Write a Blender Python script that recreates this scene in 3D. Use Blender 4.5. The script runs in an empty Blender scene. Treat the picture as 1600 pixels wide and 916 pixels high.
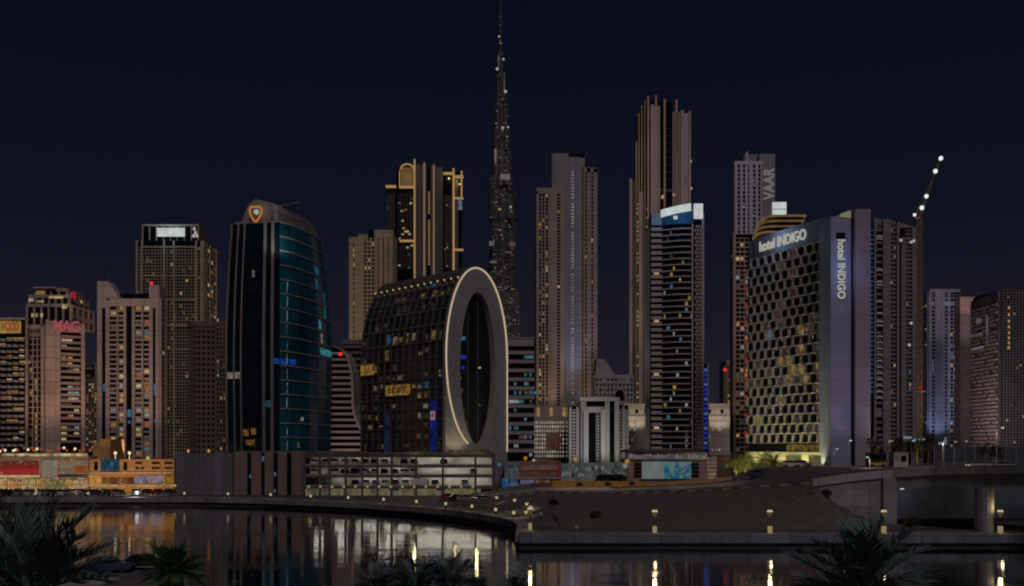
import bpy, math, random
from mathutils import Vector
R = random.Random(11)
PI = math.pi

# ------------------------------------------------------------------ camera, sky, moonlit city light, exposure
sc = bpy.context.scene
col = sc.collection
CAM_Z, HZ, F = 15.0, 700.0, 1600.0        # camera height above the water, horizon row, focal length in photo pixels
cam_d = bpy.data.cameras.new("camera")
cam = bpy.data.objects.new("camera", cam_d)
col.objects.link(cam)
cam.location = (0, 0, CAM_Z)
cam.rotation_euler = (PI / 2, 0, 0)
cam_d.sensor_width = 36.0
cam_d.lens = 36.0
cam_d.shift_y = (HZ - 458.0) / 1600.0
cam_d.clip_start = 0.5
cam_d.clip_end = 12000
sc.camera = cam

world = bpy.data.worlds.new("World")
sc.world = world
world.use_nodes = True
wn, wl = world.node_tree.nodes, world.node_tree.links
wn.clear()
wo = wn.new("ShaderNodeOutputWorld")
bg = wn.new("ShaderNodeBackground")
tc = wn.new("ShaderNodeTexCoord")
sp = wn.new("ShaderNodeSeparateXYZ")
rp = wn.new("ShaderNodeValToRGB")
wl.new(tc.outputs["Generated"], sp.inputs[0])
wl.new(sp.outputs["Z"], rp.inputs[0])
wl.new(rp.outputs[0], bg.inputs[0])
wl.new(bg.outputs[0], wo.inputs[0])
e = rp.color_ramp.elements
e[0].position = 0.0
e[0].color = (0.0165, 0.0138, 0.0210, 1)
e[1].position = 0.75
e[1].color = (0.0022, 0.0027, 0.0062, 1)
for p_, c_ in ((0.10, (0.0090, 0.0088, 0.0168, 1)), (0.22, (0.0042, 0.0056, 0.0122, 1)), (0.42, (0.0024, 0.0034, 0.0082, 1))):
    k = e.new(p_)
    k.color = c_
bg.inputs[1].default_value = 1.12

sun_d = bpy.data.lights.new("city_moonlight", "SUN")
sun_d.energy = 0.62
sun_d.angle = math.radians(14)
sun_d.color = (1.0, 0.85, 0.82)
sun = bpy.data.objects.new("city_moonlight", sun_d)
col.objects.link(sun)
sun.rotation_euler = (math.radians(46), 0, math.radians(13))

vs = sc.view_settings
vs.view_transform = "Standard"
vs.look = "None"
vs.exposure = 0.0
vs.gamma = 1.0
vs.use_curve_mapping = False
sc.render.engine = "CYCLES"
sc.cycles.use_denoising = True
sc.cycles.max_bounces = 5
sc.cycles.diffuse_bounces = 2
sc.cycles.glossy_bounces = 3
sc.cycles.transmission_bounces = 2
sc.cycles.caustics_reflective = False
sc.cycles.caustics_refractive = False
sc.cycles.sample_clamp_indirect = 0.6
sc.cycles.filter_width = 2.0


# ------------------------------------------------------------------ helpers
def lin(c):
    c = c / 255.0
    return c / 12.92 if c <= 0.04045 else ((c + 0.055) / 1.055) ** 2.4


def L3(rgb, k=1.0):
    return tuple(lin(c) * k for c in rgb) + (1.0,)


def X(px, Y):
    return (px - 800.0) / F * Y


def Z(py, Y):
    return CAM_Z + (HZ - py) / F * Y


MATS = {}


def mat(name, base, rough=0.8, metal=0.0, var=0.25, scale=0.25, bump=0.0, spec=0.4, stretch=None, panel=None):
    """painted / stone / metal surface: base colour broken up by world-scale noise"""
    if name in MATS:
        return MATS[name]
    m = bpy.data.materials.new(name)
    m.use_nodes = True
    n, l = m.node_tree.nodes, m.node_tree.links
    b = n["Principled BSDF"]
    b.inputs["Roughness"].default_value = rough
    b.inputs["Metallic"].default_value = metal
    b.inputs["Specular IOR Level"].default_value = spec
    g = n.new("ShaderNodeNewGeometry")
    mp = n.new("ShaderNodeMapping")
    if stretch:
        mp.inputs["Scale"].default_value = stretch
    l.new(g.outputs["Position"], mp.inputs[0])
    t = n.new("ShaderNodeTexNoise")
    t.inputs["Scale"].default_value = scale
    t.inputs["Detail"].default_value = 5
    l.new(mp.outputs[0], t.inputs["Vector"])
    r = n.new("ShaderNodeMapRange")
    r.inputs["From Min"].default_value = 0.3
    r.inputs["From Max"].default_value = 0.7
    r.inputs["To Min"].default_value = 1 - var
    r.inputs["To Max"].default_value = 1 + var
    l.new(t.outputs[0], r.inputs[0])
    mx = n.new("ShaderNodeVectorMath")
    mx.operation = "SCALE"
    mx.inputs[0].default_value = base[:3]
    l.new(r.outputs[0], mx.inputs["Scale"])
    out_c = mx.outputs[0]
    if panel:                                            # cladding joints and floor lines: width, height, joint, tone of the joint
        sx = n.new("ShaderNodeSeparateXYZ")
        l.new(g.outputs["Position"], sx.inputs[0])
        ad = n.new("ShaderNodeMath")
        l.new(sx.outputs["X"], ad.inputs[0])
        l.new(sx.outputs["Y"], ad.inputs[1])
        cmb = n.new("ShaderNodeCombineXYZ")
        l.new(ad.outputs[0], cmb.inputs[0])
        l.new(sx.outputs["Z"], cmb.inputs[1])
        bk_t = n.new("ShaderNodeTexBrick")
        bk_t.offset = 0.0
        bk_t.inputs["Scale"].default_value = 1.0
        bk_t.inputs["Brick Width"].default_value = panel[0]
        bk_t.inputs["Row Height"].default_value = panel[1]
        bk_t.inputs["Mortar Size"].default_value = panel[2]
        bk_t.inputs["Mortar Smooth"].default_value = 0.3
        bk_t.inputs["Color1"].default_value = (1, 1, 1, 1)
        bk_t.inputs["Color2"].default_value = (0.86, 0.86, 0.86, 1)
        bk_t.inputs["Mortar"].default_value = (panel[3],) * 3 + (1,)
        l.new(cmb.outputs[0], bk_t.inputs["Vector"])
        mul = n.new("ShaderNodeVectorMath")
        mul.operation = "MULTIPLY"
        l.new(out_c, mul.inputs[0])
        l.new(bk_t.outputs["Color"], mul.inputs[1])
        out_c = mul.outputs[0]
    l.new(out_c, b.inputs["Base Color"])
    if bump:
        bp = n.new("ShaderNodeBump")
        bp.inputs["Strength"].default_value = bump
        l.new(t.outputs[0], bp.inputs["Height"])
        l.new(bp.outputs[0], b.inputs["Normal"])
    MATS[name] = m
    return m


def em(name, rgb, k=1.0, var=0.0, scale=0.6, sample=False):
    """something that gives off light: lit room, sign, lamp"""
    if name in MATS:
        return MATS[name]
    m = bpy.data.materials.new(name)
    m.use_nodes = True
    n, l = m.node_tree.nodes, m.node_tree.links
    n.clear()
    o = n.new("ShaderNodeOutputMaterial")
    x = n.new("ShaderNodeEmission")
    x.inputs[0].default_value = L3(rgb)
    x.inputs[1].default_value = k
    l.new(x.outputs[0], o.inputs[0])
    if var:
        g = n.new("ShaderNodeNewGeometry")
        t = n.new("ShaderNodeTexNoise")
        t.inputs["Scale"].default_value = scale
        t.inputs["Detail"].default_value = 3
        l.new(g.outputs["Position"], t.inputs["Vector"])
        r = n.new("ShaderNodeMapRange")
        r.inputs["From Min"].default_value = 0.35
        r.inputs["From Max"].default_value = 0.65
        r.inputs["To Min"].default_value = k * (1 - var)
        r.inputs["To Max"].default_value = k * (1 + var)
        l.new(t.outputs[0], r.inputs[0])
        l.new(r.outputs[0], x.inputs[1])
    m.cycles.emission_sampling = "AUTO" if sample else "NONE"
    MATS[name] = m
    return m


OFF = {}


def tag(o, label=None, cat=None, group=None, kind=None):
    if label:
        o["label"] = label
    if cat:
        o["category"] = cat
    if group:
        o["group"] = group
    if kind:
        o["kind"] = kind
    return o


def empty(name, loc, label, cat, group=None):
    o = bpy.data.objects.new(name, None)
    col.objects.link(o)
    o.location = loc
    o.empty_display_size = 0.1
    OFF[o] = Vector(loc)
    return tag(o, label, cat, group)


class MB:
    """collects shapes given in world coordinates; build() links them as one mesh object"""

    def __init__(self):
        self.v, self.f, self.mi = [], [], []

    def poly(self, pts, m=0):
        i = len(self.v)
        self.v += [tuple(p) for p in pts]
        self.f.append(tuple(range(i, i + len(pts))))
        self.mi.append(m)

    def hexa(self, a, b, m=0):
        """solid between two loops of equal length (a below / behind, b above / in front)"""
        i = len(self.v)
        n = len(a)
        self.v += [tuple(p) for p in a] + [tuple(p) for p in b]
        self.f.append(tuple(range(i + n - 1, i - 1, -1)))
        self.f.append(tuple(range(i + n, i + 2 * n)))
        self.mi += [m, m]
        for k in range(n):
            q = (k + 1) % n
            self.f.append((i + k, i + q, i + n + q, i + n + k))
            self.mi.append(m)

    def box(self, x0, x1, y0, y1, z0, z1, m=0):
        a = [(x0, y0, z0), (x1, y0, z0), (x1, y1, z0), (x0, y1, z0)]
        self.hexa(a, [(p[0], p[1], z1) for p in a], m)

    def obox(self, o, u, a0, a1, b0, b1, z0, z1, m=0):
        """box on a wall: a along the wall direction u, b outwards from it"""
        n = (u[1], -u[0])
        q = lambda s, t: (o[0] + u[0] * s + n[0] * t, o[1] + u[1] * s + n[1] * t)
        a = [q(a0, b1), q(a1, b1), q(a1, b0), q(a0, b0)]
        self.hexa([(p[0], p[1], z0) for p in a], [(p[0], p[1], z1) for p in a], m)

    def oquad(self, o, u, a0, a1, b, z0, z1, m=0):
        n = (u[1], -u[0])
        q = lambda s: (o[0] + u[0] * s + n[0] * b, o[1] + u[1] * s + n[1] * b)
        p, r = q(a0), q(a1)
        self.poly([(p[0], p[1], z0), (r[0], r[1], z0), (r[0], r[1], z1), (p[0], p[1], z1)], m)

    def ring(self, cx, cy, r0, r1, z0, z1, n=24, m=0, a0=0.0, ry=1.0):
        A = [(cx + r0 * math.cos(a0 + 2 * PI * k / n), cy + ry * r0 * math.sin(a0 + 2 * PI * k / n), z0) for k in range(n)]
        B = [(cx + r1 * math.cos(a0 + 2 * PI * k / n), cy + ry * r1 * math.sin(a0 + 2 * PI * k / n), z1) for k in range(n)]
        self.hexa(A, B, m)

    def tube(self, p, q, r0, r1=None, n=6, m=0):
        r1 = r0 if r1 is None else r1
        p, q = Vector(p), Vector(q)
        d = (q - p).normalized()
        s = d.cross(Vector((0, 0, 1)))
        if s.length < 1e-3:
            s = Vector((1, 0, 0))
        s.normalize()
        t = s.cross(d)
        A = [p + (s * math.cos(2 * PI * k / n) + t * math.sin(2 * PI * k / n)) * r0 for k in range(n)]
        B = [q + (s * math.cos(2 * PI * k / n) + t * math.sin(2 * PI * k / n)) * r1 for k in range(n)]
        self.hexa(A, B, m)

    def ball(self, c, r, n=8, k=5, m=0, sz=1.0):
        rows = []
        i0 = len(self.v)
        for j in range(k + 1):
            ph = PI * j / k
            for q in range(n):
                a = 2 * PI * q / n
                self.v.append((c[0] + r * math.sin(ph) * math.cos(a), c[1] + r * math.sin(ph) * math.sin(a), c[2] + sz * r * math.cos(ph)))
        for j in range(k):
            for q in range(n):
                a, b = i0 + j * n + q, i0 + j * n + (q + 1) % n
                self.f.append((a, b, b + n, a + n))
                self.mi.append(m)

    def mesh(self, name, mats, off=(0, 0, 0), smooth=False):
        me = bpy.data.meshes.new(name)
        ox, oy, oz = off
        me.from_pydata([(x - ox, y - oy, z - oz) for x, y, z in self.v], [], self.f)
        for m in (mats if isinstance(mats, (list, tuple)) else [mats]):
            me.materials.append(m)
        if any(self.mi):
            me.polygons.foreach_set("material_index", self.mi)
        if smooth:
            me.polygons.foreach_set("use_smooth", [True] * len(self.f))
        me.update()
        return me

    def build(self, name, mats, parent=None, kind=None, label=None, cat=None, group=None, smooth=False, at=None):
        if not self.f:
            return None
        off = OFF[parent] if parent is not None else Vector(at or (0, 0, 0))
        o = bpy.data.objects.new(name, self.mesh(name, mats, off, smooth))
        col.objects.link(o)
        o.parent = parent
        if parent is None:
            o.location = off
        OFF[o] = off
        return tag(o, label, cat, group, kind)


def put(name, me, parent, world_loc, rot=(0, 0, 0), scale=None):
    """a piece that shares its mesh with its alikes"""
    o = bpy.data.objects.new(name, me)
    col.objects.link(o)
    o.parent = parent
    o.location = Vector(world_loc) - (OFF[parent] if parent is not None else Vector((0, 0, 0)))
    o.rotation_euler = rot
    if scale:
        o.scale = scale
    OFF[o] = Vector(world_loc)
    return o


SPOT_K = 5.0


def lamp(name, loc, power, color, parent=None, radius=0.5, spot=None, target=None, blend=0.6):
    d = bpy.data.lights.new(name, "SPOT" if spot else "POINT")
    d.energy = power * (SPOT_K if spot else 1.6)
    d.color = color
    d.shadow_soft_size = radius
    o = bpy.data.objects.new(name, d)
    col.objects.link(o)
    if spot:
        d.spot_size = math.radians(spot)
        d.spot_blend = blend
        o.rotation_euler = (Vector(target) - Vector(loc)).to_track_quat("-Z", "Y").to_euler()
    o.parent = parent
    o.location = Vector(loc) - (OFF[parent] if parent is not None else Vector((0, 0, 0)))
    return o


def down_lamp(name, loc, power, color, parent=None, radius=0.4):
    """shielded street lantern: shines down only"""
    return lamp(name, loc, power * 0.4, color, parent, radius, spot=150, target=(loc[0], loc[1], loc[2] - 5), blend=0.3)


def sign_text(name, body, mats, parent, loc, rot, size, extrude=0.05, width=None, bold=0.022):
    c = bpy.data.curves.new("lettering", "FONT")
    c.body = body
    c.size = size
    c.offset = bold * size
    c.extrude = extrude
    c.align_x = "CENTER"
    c.align_y = "CENTER"
    t = bpy.data.objects.new("lettering_tmp", c)
    col.objects.link(t)
    dg = bpy.context.evaluated_depsgraph_get()
    me = bpy.data.meshes.new_from_object(t.evaluated_get(dg))
    bpy.data.objects.remove(t)
    me.materials.clear()
    me.materials.append(mats)
    xs = [v.co.x for v in me.vertices]
    k = width / (max(xs) - min(xs)) if width else 1.0
    o = put(name, me, parent, loc, rot, (k, 1, 1))
    return o


UX = (1.0, 0.0)      # wall that faces the camera
UR = (0.0, 1.0)      # wall that faces +x
UL = (0.0, -1.0)     # wall that faces -x

# lit rooms: final colour of a lit window as the camera records it
LIT = [em("lit_room_warm", (128, 100, 60), 1.15, 0.5, 0.5), em("lit_room_bright", (142, 124, 90), 1.15, 0.4, 0.5), em("lit_room_amber", (118, 80, 38), 1.1, 0.5, 0.5),
       em("lit_room_white", (112, 116, 114), 1.0, 0.4, 0.5), em("lit_room_teal", (52, 88, 98), 1.0, 0.5, 0.5), em("lit_room_dim", (66, 56, 46), 1.0, 0.6, 0.5)]
W_STD = (5, 3, 2, 3, 1, 5)
W_WARM = (6, 4, 5, 1, 0, 4)
W_COOL = (2, 2, 0, 5, 5, 5)

GLASS = mat("dark_window_glass", (0.008, 0.009, 0.013), 0.12, 0, 0.3, 0.2, spec=0.35)
GLASS_B = mat("brown_window_glass", (0.016, 0.011, 0.010), 0.2, 0, 0.3, 0.2, spec=0.3)


def facade(fr, lt, o, u, W, z0, z1, nc, nr, pw=0.3, bh=0.3, pd=0.35, plit=0.08, wts=W_STD, m=0, panes=None):
    """piers and floor bands proud of a glass core, with lit rooms in some of the openings; pw, bh are shares of a cell"""
    cw, ch = W / nc, (z1 - z0) / nr
    if pw > 0:
        for i in range(nc + 1):
            a, w = i * cw, pw * cw / 2
            fr.obox(o, u, max(0, a - w), min(W, a + w), -0.1, pd, z0, z1, m)
    if bh > 0:
        for j in range(nr + 1):
            z, h = z0 + j * ch, bh * ch / 2
            fr.obox(o, u, 0.01, W - 0.01, -0.1, pd - 0.06, max(z0, z - h), min(z1, z + h), m)
    for i in range(nc):
        for j in range(nr):
            if R.random() < plit:
                s = R.uniform(0.0, 0.25) * cw * (1 - pw)
                lt.oquad(o, u, (i + pw / 2) * cw + s, (i + 1 - pw / 2) * cw - R.uniform(0, 0.2) * cw * (1 - pw),
                         0.04, z0 + (j + bh / 2) * ch, z0 + (j + 1 - bh / 2) * ch, R.choices(range(6), wts)[0])


class Tower:
    """an Empty at the foot of a building plus one core, frame and lit-room mesh; p = photo columns at the front plane"""

    def __init__(self, name, label, pc, Y, base=3.0, cat="building", group=None):
        self.Y = Y
        self.base = base
        self.root = empty(name, (X(pc, Y), Y, base), label, cat, group)
        self.core, self.fr, self.lt, self.fin = MB(), MB(), MB(), MB()

    def block(self, p0, p1, yt, depth, dy=0.0, yb=None, m=0):
        Y = self.Y + dy
        self.core.box(X(p0, Y), X(p1, Y), Y, Y + depth, self.base if yb is None else Z(yb, Y), Z(yt, Y), m)

    def front(self, p0, p1, yt, yb, nc, nr, pw=0.3, bh=0.3, pd=0.35, plit=0.08, wts=W_STD, dy=0.0, m=0):
        Y = self.Y + dy
        facade(self.fr, self.lt, (X(p0, Y), Y), UX, X(p1, Y) - X(p0, Y), Z(yb, Y), Z(yt, Y), nc, nr, pw, bh, pd, plit, wts, m)

    def side(self, p, yt, yb, depth, nc, nr, pw=0.3, bh=0.3, pd=0.35, plit=0.08, wts=W_STD, dy=0.0, m=0):
        Y = self.Y + dy
        if p < 800:
            facade(self.fr, self.lt, (X(p, Y), Y), UR, depth, Z(yb, Y), Z(yt, Y), nc, nr, pw, bh, pd, plit, wts, m)
        else:
            facade(self.fr, self.lt, (X(p, Y), Y + depth), UL, depth, Z(yb, Y), Z(yt, Y), nc, nr, pw, bh, pd, plit, wts, m)

    def bar(self, mb, p0, p1, yt, yb, out=0.6, dy=0.0, m=0, back=0.2):
        Y = self.Y + dy
        mb.box(X(p0, Y), X(p1, Y), Y - out, Y + back, self.base if yb is None else Z(yb, Y), Z(yt, Y), m)

    def pane(self, mb, p0, p1, yt, yb, out=0.05, dy=0.0, m=0):
        Y = self.Y + dy
        mb.oquad((X(p0, Y), Y), UX, 0, X(p1, Y) - X(p0, Y), out, Z(yb, Y), Z(yt, Y), m)

    def dots(self, p, y0, y1, step, w, h, m, out=0.45, dy=0.0, prob=0.8):
        y = y0
        while y < y1:
            if R.random() < prob:
                self.pane(self.lt, p - w / 2, p + w / 2, y, y + h, out, dy, m)
            y += step

    def done(self, wall, glass=None, core_name="core"):
        g = glass or GLASS
        self.core.build(core_name, [g, wall], self.root)
        self.fr.build("facade_frame", wall, self.root)
        self.lt.build("lit_windows", LIT, self.root, kind="stuff")
        return self.root


# ------------------------------------------------------------------ setting: water, land, quays, embankment
def water_material():
    m = bpy.data.materials.new("canal_water")
    m.use_nodes = True
    n, l = m.node_tree.nodes, m.node_tree.links
    b = n["Principled BSDF"]
    b.inputs["Base Color"].default_value = (0.004, 0.006, 0.009, 1)
    b.inputs["IOR"].default_value = 2.4
    b.inputs["Specular IOR Level"].default_value = 0.5
    g = n.new("ShaderNodeNewGeometry")

    def noise(sx, sy, scale, detail=3):
        mp = n.new("ShaderNodeMapping")
        mp.inputs["Scale"].default_value = (sx, sy, 1)
        l.new(g.outputs["Position"], mp.inputs[0])
        t = n.new("ShaderNodeTexNoise")
        t.inputs["Scale"].default_value = scale
        t.inputs["Detail"].default_value = detail
        l.new(mp.outputs[0], t.inputs["Vector"])
        return t
    wake = noise(0.35, 1.6, 0.035, 2)          # long patches of breeze between still water
    mr = n.new("ShaderNodeMapRange")
    mr.inputs["From Min"].default_value = 0.50
    mr.inputs["From Max"].default_value = 0.58
    sxy = n.new("ShaderNodeSeparateXYZ")
    l.new(g.outputs["Position"], sxy.inputs[0])

    def ramp(src, a0, a1):
        q = n.new("ShaderNodeMapRange")
        q.interpolation_type = "SMOOTHSTEP"
        q.inputs["From Min"].default_value = a0
        q.inputs["From Max"].default_value = a1
        l.new(src, q.inputs[0])
        return q.outputs[0]

    def mth(op, a_, b_):
        q = n.new("ShaderNodeMath")
        q.operation = op
        for i, v in enumerate((a_, b_)):
            if isinstance(v, float):
                q.inputs[i].default_value = v
            else:
                l.new(v, q.inputs[i])
        return q.outputs[0]
    wob = mth("MULTIPLY_ADD", wake.outputs[0], 26.0)
    q_ = wob.node
    q_.inputs[2].default_value = -13.0
    yy_ = mth("ADD", sxy.outputs["Y"], wob)
    band = mth("MULTIPLY", ramp(yy_, 132.0, 140.0), ramp(yy_, 180.0, 168.0))
    band = mth("MULTIPLY", band, ramp(sxy.outputs["X"], 4.0, -14.0))
    l.new(mth("ADD", mth("MULTIPLY", band, 0.12), mth("MULTIPLY", wake.outputs[0], 0.88)), mr.inputs[0])
    rr = n.new("ShaderNodeMapRange")
    rr.inputs["To Min"].default_value = 0.015
    rr.inputs["To Max"].default_value = 0.14
    l.new(mr.outputs[0], rr.inputs[0])
    l.new(rr.outputs[0], b.inputs["Roughness"])
    rip = noise(0.35, 1.25, 0.8, 4)
    swl = noise(0.25, 0.7, 0.16, 2)
    add = n.new("ShaderNodeMath")
    add.operation = "MULTIPLY_ADD"
    add.inputs[1].default_value = 3.0
    l.new(swl.outputs[0], add.inputs[0])
    l.new(rip.outputs[0], add.inputs[2])
    bp = n.new("ShaderNodeBump")
    bp.inputs["Strength"].default_value = 0.07
    bp.inputs["Distance"].default_value = 0.25
    l.new(add.outputs[0], bp.inputs["Height"])
    l.new(bp.outputs[0], b.inputs["Normal"])
    gs = n.new("ShaderNodeBsdfGlossy")
    gs.inputs["Color"].default_value = (0.86, 0.86, 0.86, 1)
    l.new(rr.outputs[0], gs.inputs["Roughness"])
    l.new(bp.outputs[0], gs.inputs["Normal"])
    fz = n.new("ShaderNodeLayerWeight")
    fz.inputs["Blend"].default_value = 0.25
    mxs = n.new("ShaderNodeMixShader")
    l.new(fz.outputs["Facing"], mxs.inputs[0])
    l.new(b.outputs[0], mxs.inputs[1])
    l.new(gs.outputs[0], mxs.inputs[2])
    l.new(mxs.outputs[0], n["Material Output"].inputs["Surface"])
    return m


w = MB()
w.box(-700, 700, 40, 420, -3, 1.1)
w.build("water", water_material(), kind="structure")

CONC = mat("quay_concrete", (0.20, 0.185, 0.20), 0.85, 0, 0.3, 0.35, panel=(6.0, 5.0, 0.10, 0.5))
CONC_D = mat("quay_concrete_shade", (0.045, 0.043, 0.05), 0.6, 0, 0.4, 0.5)  # shade under the coping put into the colour of the lower wall
CONC_B = mat("embankment_kerb_concrete", (0.16, 0.17, 0.21), 0.85, 0, 0.3, 0.35, panel=(6.0, 5.0, 0.10, 0.5))
PAVE = mat("promenade_paving", (0.10, 0.09, 0.085), 0.8, 0, 0.3, 0.5, panel=(3.0, 2.0, 0.05, 0.6))
ASPH = mat("asphalt", (0.05, 0.05, 0.053), 0.75, 0, 0.3, 0.4)
LAND_Z = 3.0
coast = [(-420, 245), (-250, 245), (-160, 245), (-122, 245), (-77, 247), (-58, 240), (-43, 230), (-30, 220), (-19.6, 208), (-11.5, 198), (-5.8, 187),
         (-1.5, 176), (0.6, 168), (1.4, 158), (1.2, 149), (1.0, 142), (40, 142), (90, 142), (170, 142), (420, 142)]


def offset_line(pts, d):
    out = []
    for i, p in enumerate(pts):
        a, b = pts[max(0, i - 1)], pts[min(len(pts) - 1, i + 1)]
        t = Vector((b[0] - a[0], b[1] - a[1])).normalized()
        out.append((p[0] - t.y * d, p[1] + t.x * d))     # d > 0: landwards (left of travel)
    return out


g = MB()
g.poly([(x, y, LAND_Z) for x, y in coast] + [(420, 400, LAND_Z), (6000, 400, LAND_Z), (6000, 9000, LAND_Z), (-6000, 9000, LAND_Z), (-6000, 245, LAND_Z)])
g.build("ground", ASPH, kind="structure")


def strip(mb, pts, d0, d1, z0, z1, m=0):
    A, B_ = offset_line(pts, d0), offset_line(pts, d1)
    for i in range(len(pts) - 1):
        mb.hexa([(A[i][0], A[i][1], z0), (A[i + 1][0], A[i + 1][1], z0), (B_[i + 1][0], B_[i + 1][1], z0), (B_[i][0], B_[i][1], z0)],
                [(A[i][0], A[i][1], z1), (A[i + 1][0], A[i + 1][1], z1), (B_[i + 1][0], B_[i + 1][1], z1), (B_[i][0], B_[i][1], z1)], m)


left_c, right_c = coast[:16], coast[15:]
q = MB()
strip(q, left_c, 0.0, 2.0, -3, 2.98, 1)
strip(q, right_c, 0.0, 2.0, -3, 2.98, 1)
quay = q.build("quay_wall", [CONC, CONC_D], kind="structure")
cp = MB()
strip(cp, left_c, -0.55, 1.6, 1.95, 3.05)
cp.build("coping", CONC, quay)
cp = MB()
strip(cp, right_c, -0.6, 1.6, 1.85, 3.05)
cp.build("coping", CONC_B, quay)
pv = MB()
PL = offset_line(left_c, 1.65)
PL2 = offset_line(left_c, 9)
for i in range(len(left_c) - 3):
    pv.poly([(PL[i][0], PL[i][1], 3.012), (PL[i + 1][0], PL[i + 1][1], 3.012), (PL2[i + 1][0], PL2[i + 1][1], 3.012), (PL2[i][0], PL2[i][1], 3.012)])
pv.poly([(5, 143.7, 3.012), (420, 143.7, 3.012), (420, 149, 3.012), (5, 149, 3.012)])
pv.build("promenade", PAVE, kind="structure")

# near shore under the palms
n_ = MB()
near = [(-400, -60), (400, -60), (400, 84), (-30, 84), (-33, 103), (-400, 104)]
n_.hexa([(x, y, -3) for x, y in near], [(x, y, LAND_Z) for x, y in near])
n_.build("near_shore", [mat("near_shore_paving", (0.10, 0.095, 0.09), 0.85, 0, 0.35, 0.3)], kind="structure")
n_ = MB()
n_.box(-300, -36, 88, 94.5, 2.9, 3.02)
n_.build("service_road", mat("service_road_slab", (0.28, 0.26, 0.25), 0.85, 0, 0.3, 0.3), kind="structure")


def lerp_tab(tab, x):
    if x <= tab[0][0]:
        return tab[0][1]
    for (a, va), (b, vb) in zip(tab, tab[1:]):
        if x <= b:
            return va + (vb - va) * (x - a) / (b - a)
    return tab[-1][1]


def rim_y(x):
    return lerp_tab([(-12, 222), (4, 212), (47, 160.2), (60, 160.2)], x)


PLATEAU = [(-14, 3.02), (-4, 4.4), (6, 5.8), (20, 6.4), (34, 7.6), (47, 9.4), (58, 10.6), (80, 10.9)]


def rim_z(x):
    return lerp_tab(PLATEAU, x)


def sstep(t):
    t = max(0.0, min(1.0, t))
    return t * t * (3 - 2 * t)


# sandy slope in front of the raised street
em_b = MB()
NX, NY = 110, 40
grid = []
rr_ = random.Random(3)
for j in range(NY + 1):
    row = []
    for i in range(NX + 1):
        x = -12 + 76 * i / NX
        foot = lerp_tab([(-12, 205), (-4, 188), (4, 160), (8, 149.6), (64, 149.6)], x)
        t = j / NY
        y = foot + (rim_y(x) - foot) * t
        top = rim_z(x)
        if x > 47:                                     # spills down past the wing wall of the bridge
            top = lerp_tab([(47, 9.3), (50, 6.6), (54, 4.1), (60, 3.05), (64, 2.9)], x)
        s = 0.45 * t + 0.55 * sstep(t)
        z = 2.9 + (top - 2.9) * s + (0 if t in (0, 1) else 0.10 * (math.sin(x * 0.7 + y * 0.3) * math.sin(y * 0.45 - x * 0.2)) * sstep(4 * t * (1 - t)) + rr_.uniform(-0.09, 0.09))
        row.append((x, y, z))
    grid.append(row)
for j in range(NY):
    for i in range(NX):
        em_b.poly([grid[j][i], grid[j][i + 1], grid[j + 1][i + 1], grid[j + 1][i]])
SAND = mat("compacted_sand", (0.092, 0.082, 0.076), 0.95, 0, 0.22, 1.2, bump=0.45, stretch=(1.0, 0.4, 1.0))
em_b.build("embankment", SAND, kind="structure", smooth=True)
rk = MB()
rr4 = random.Random(5)


def slope_pt(fi, fj):
    i, j = int(fi * NX), int(fj * NY)
    return Vector(grid[min(j, NY)][min(i, NX)])


def rock(mb, c, r):
    pts_ = [Vector((rr4.uniform(0.6, 1.2) * math.cos(2 * PI * k / 6), rr4.uniform(0.6, 1.2) * math.sin(2 * PI * k / 6), 0)) * r for k in range(6)]
    mb.hexa([c + p - Vector((0, 0, 0.3 * r)) for p in pts_], [c + p * rr4.uniform(0.4, 0.8) + Vector((0, 0, r * rr4.uniform(0.4, 0.9))) for p in pts_])


for _ in range(150):                                   # broken stones along the edge by the wing wall
    x_ = rr4.uniform(45.5, 60)
    f_ = (x_ + 12) / 76
    rock(rk, slope_pt(f_, rr4.uniform(0.86, 0.99)), rr4.uniform(0.08, 0.34))
for _ in range(420):                                   # stones and clods over the slope
    rock(rk, slope_pt(rr4.uniform(0.15, 0.93), rr4.random()), rr4.uniform(0.04, 0.15))
rk.build("rubble", mat("rubble_stone", (0.075, 0.068, 0.064), 0.95, 0, 0.5, 1.5), kind="stuff", at=(30, 160, 3))
# raised street behind the slope
DROP = [(8, 0.0), (20, 0.5), (34, 1.3), (46, 2.3), (54, 2.2), (58.5, 0.1), (62, 0.0)]


def street_z(x, y):
    top = rim_z(x)
    inner = top - lerp_tab(DROP, x)
    if y <= rim_y(x) + 1.5:
        return top
    z = inner if y > rim_y(x) + 7 else top + (inner - top) * (y - rim_y(x) - 1.5) / 5.5
    if y > 240:
        z = z + (min(z, 7.4) - z) * min(1.0, (y - 240) / 8)
    return z


ps = MB()
xs = [-12 + 2.0 * i for i in range(0, 80)]
for a, b in zip(xs, xs[1:]):
    ra, rb = [rim_y(a) + d for d in (0, 1.5, 4, 7)] + [236, 240, 244, 248, 330], [rim_y(b) + d for d in (0, 1.5, 4, 7)] + [236, 240, 244, 248, 330]
    for k in range(len(ra) - 1):
        ps.poly([(a, ra[k], street_z(a, ra[k])), (b, rb[k], street_z(b, rb[k])), (b, rb[k + 1], street_z(b, rb[k + 1])), (a, ra[k + 1], street_z(a, ra[k + 1]))])
ps.build("raised_street", mat("raised_street_asphalt", (0.08, 0.073, 0.07), 0.8, 0, 0.3, 0.4), kind="structure")

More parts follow.
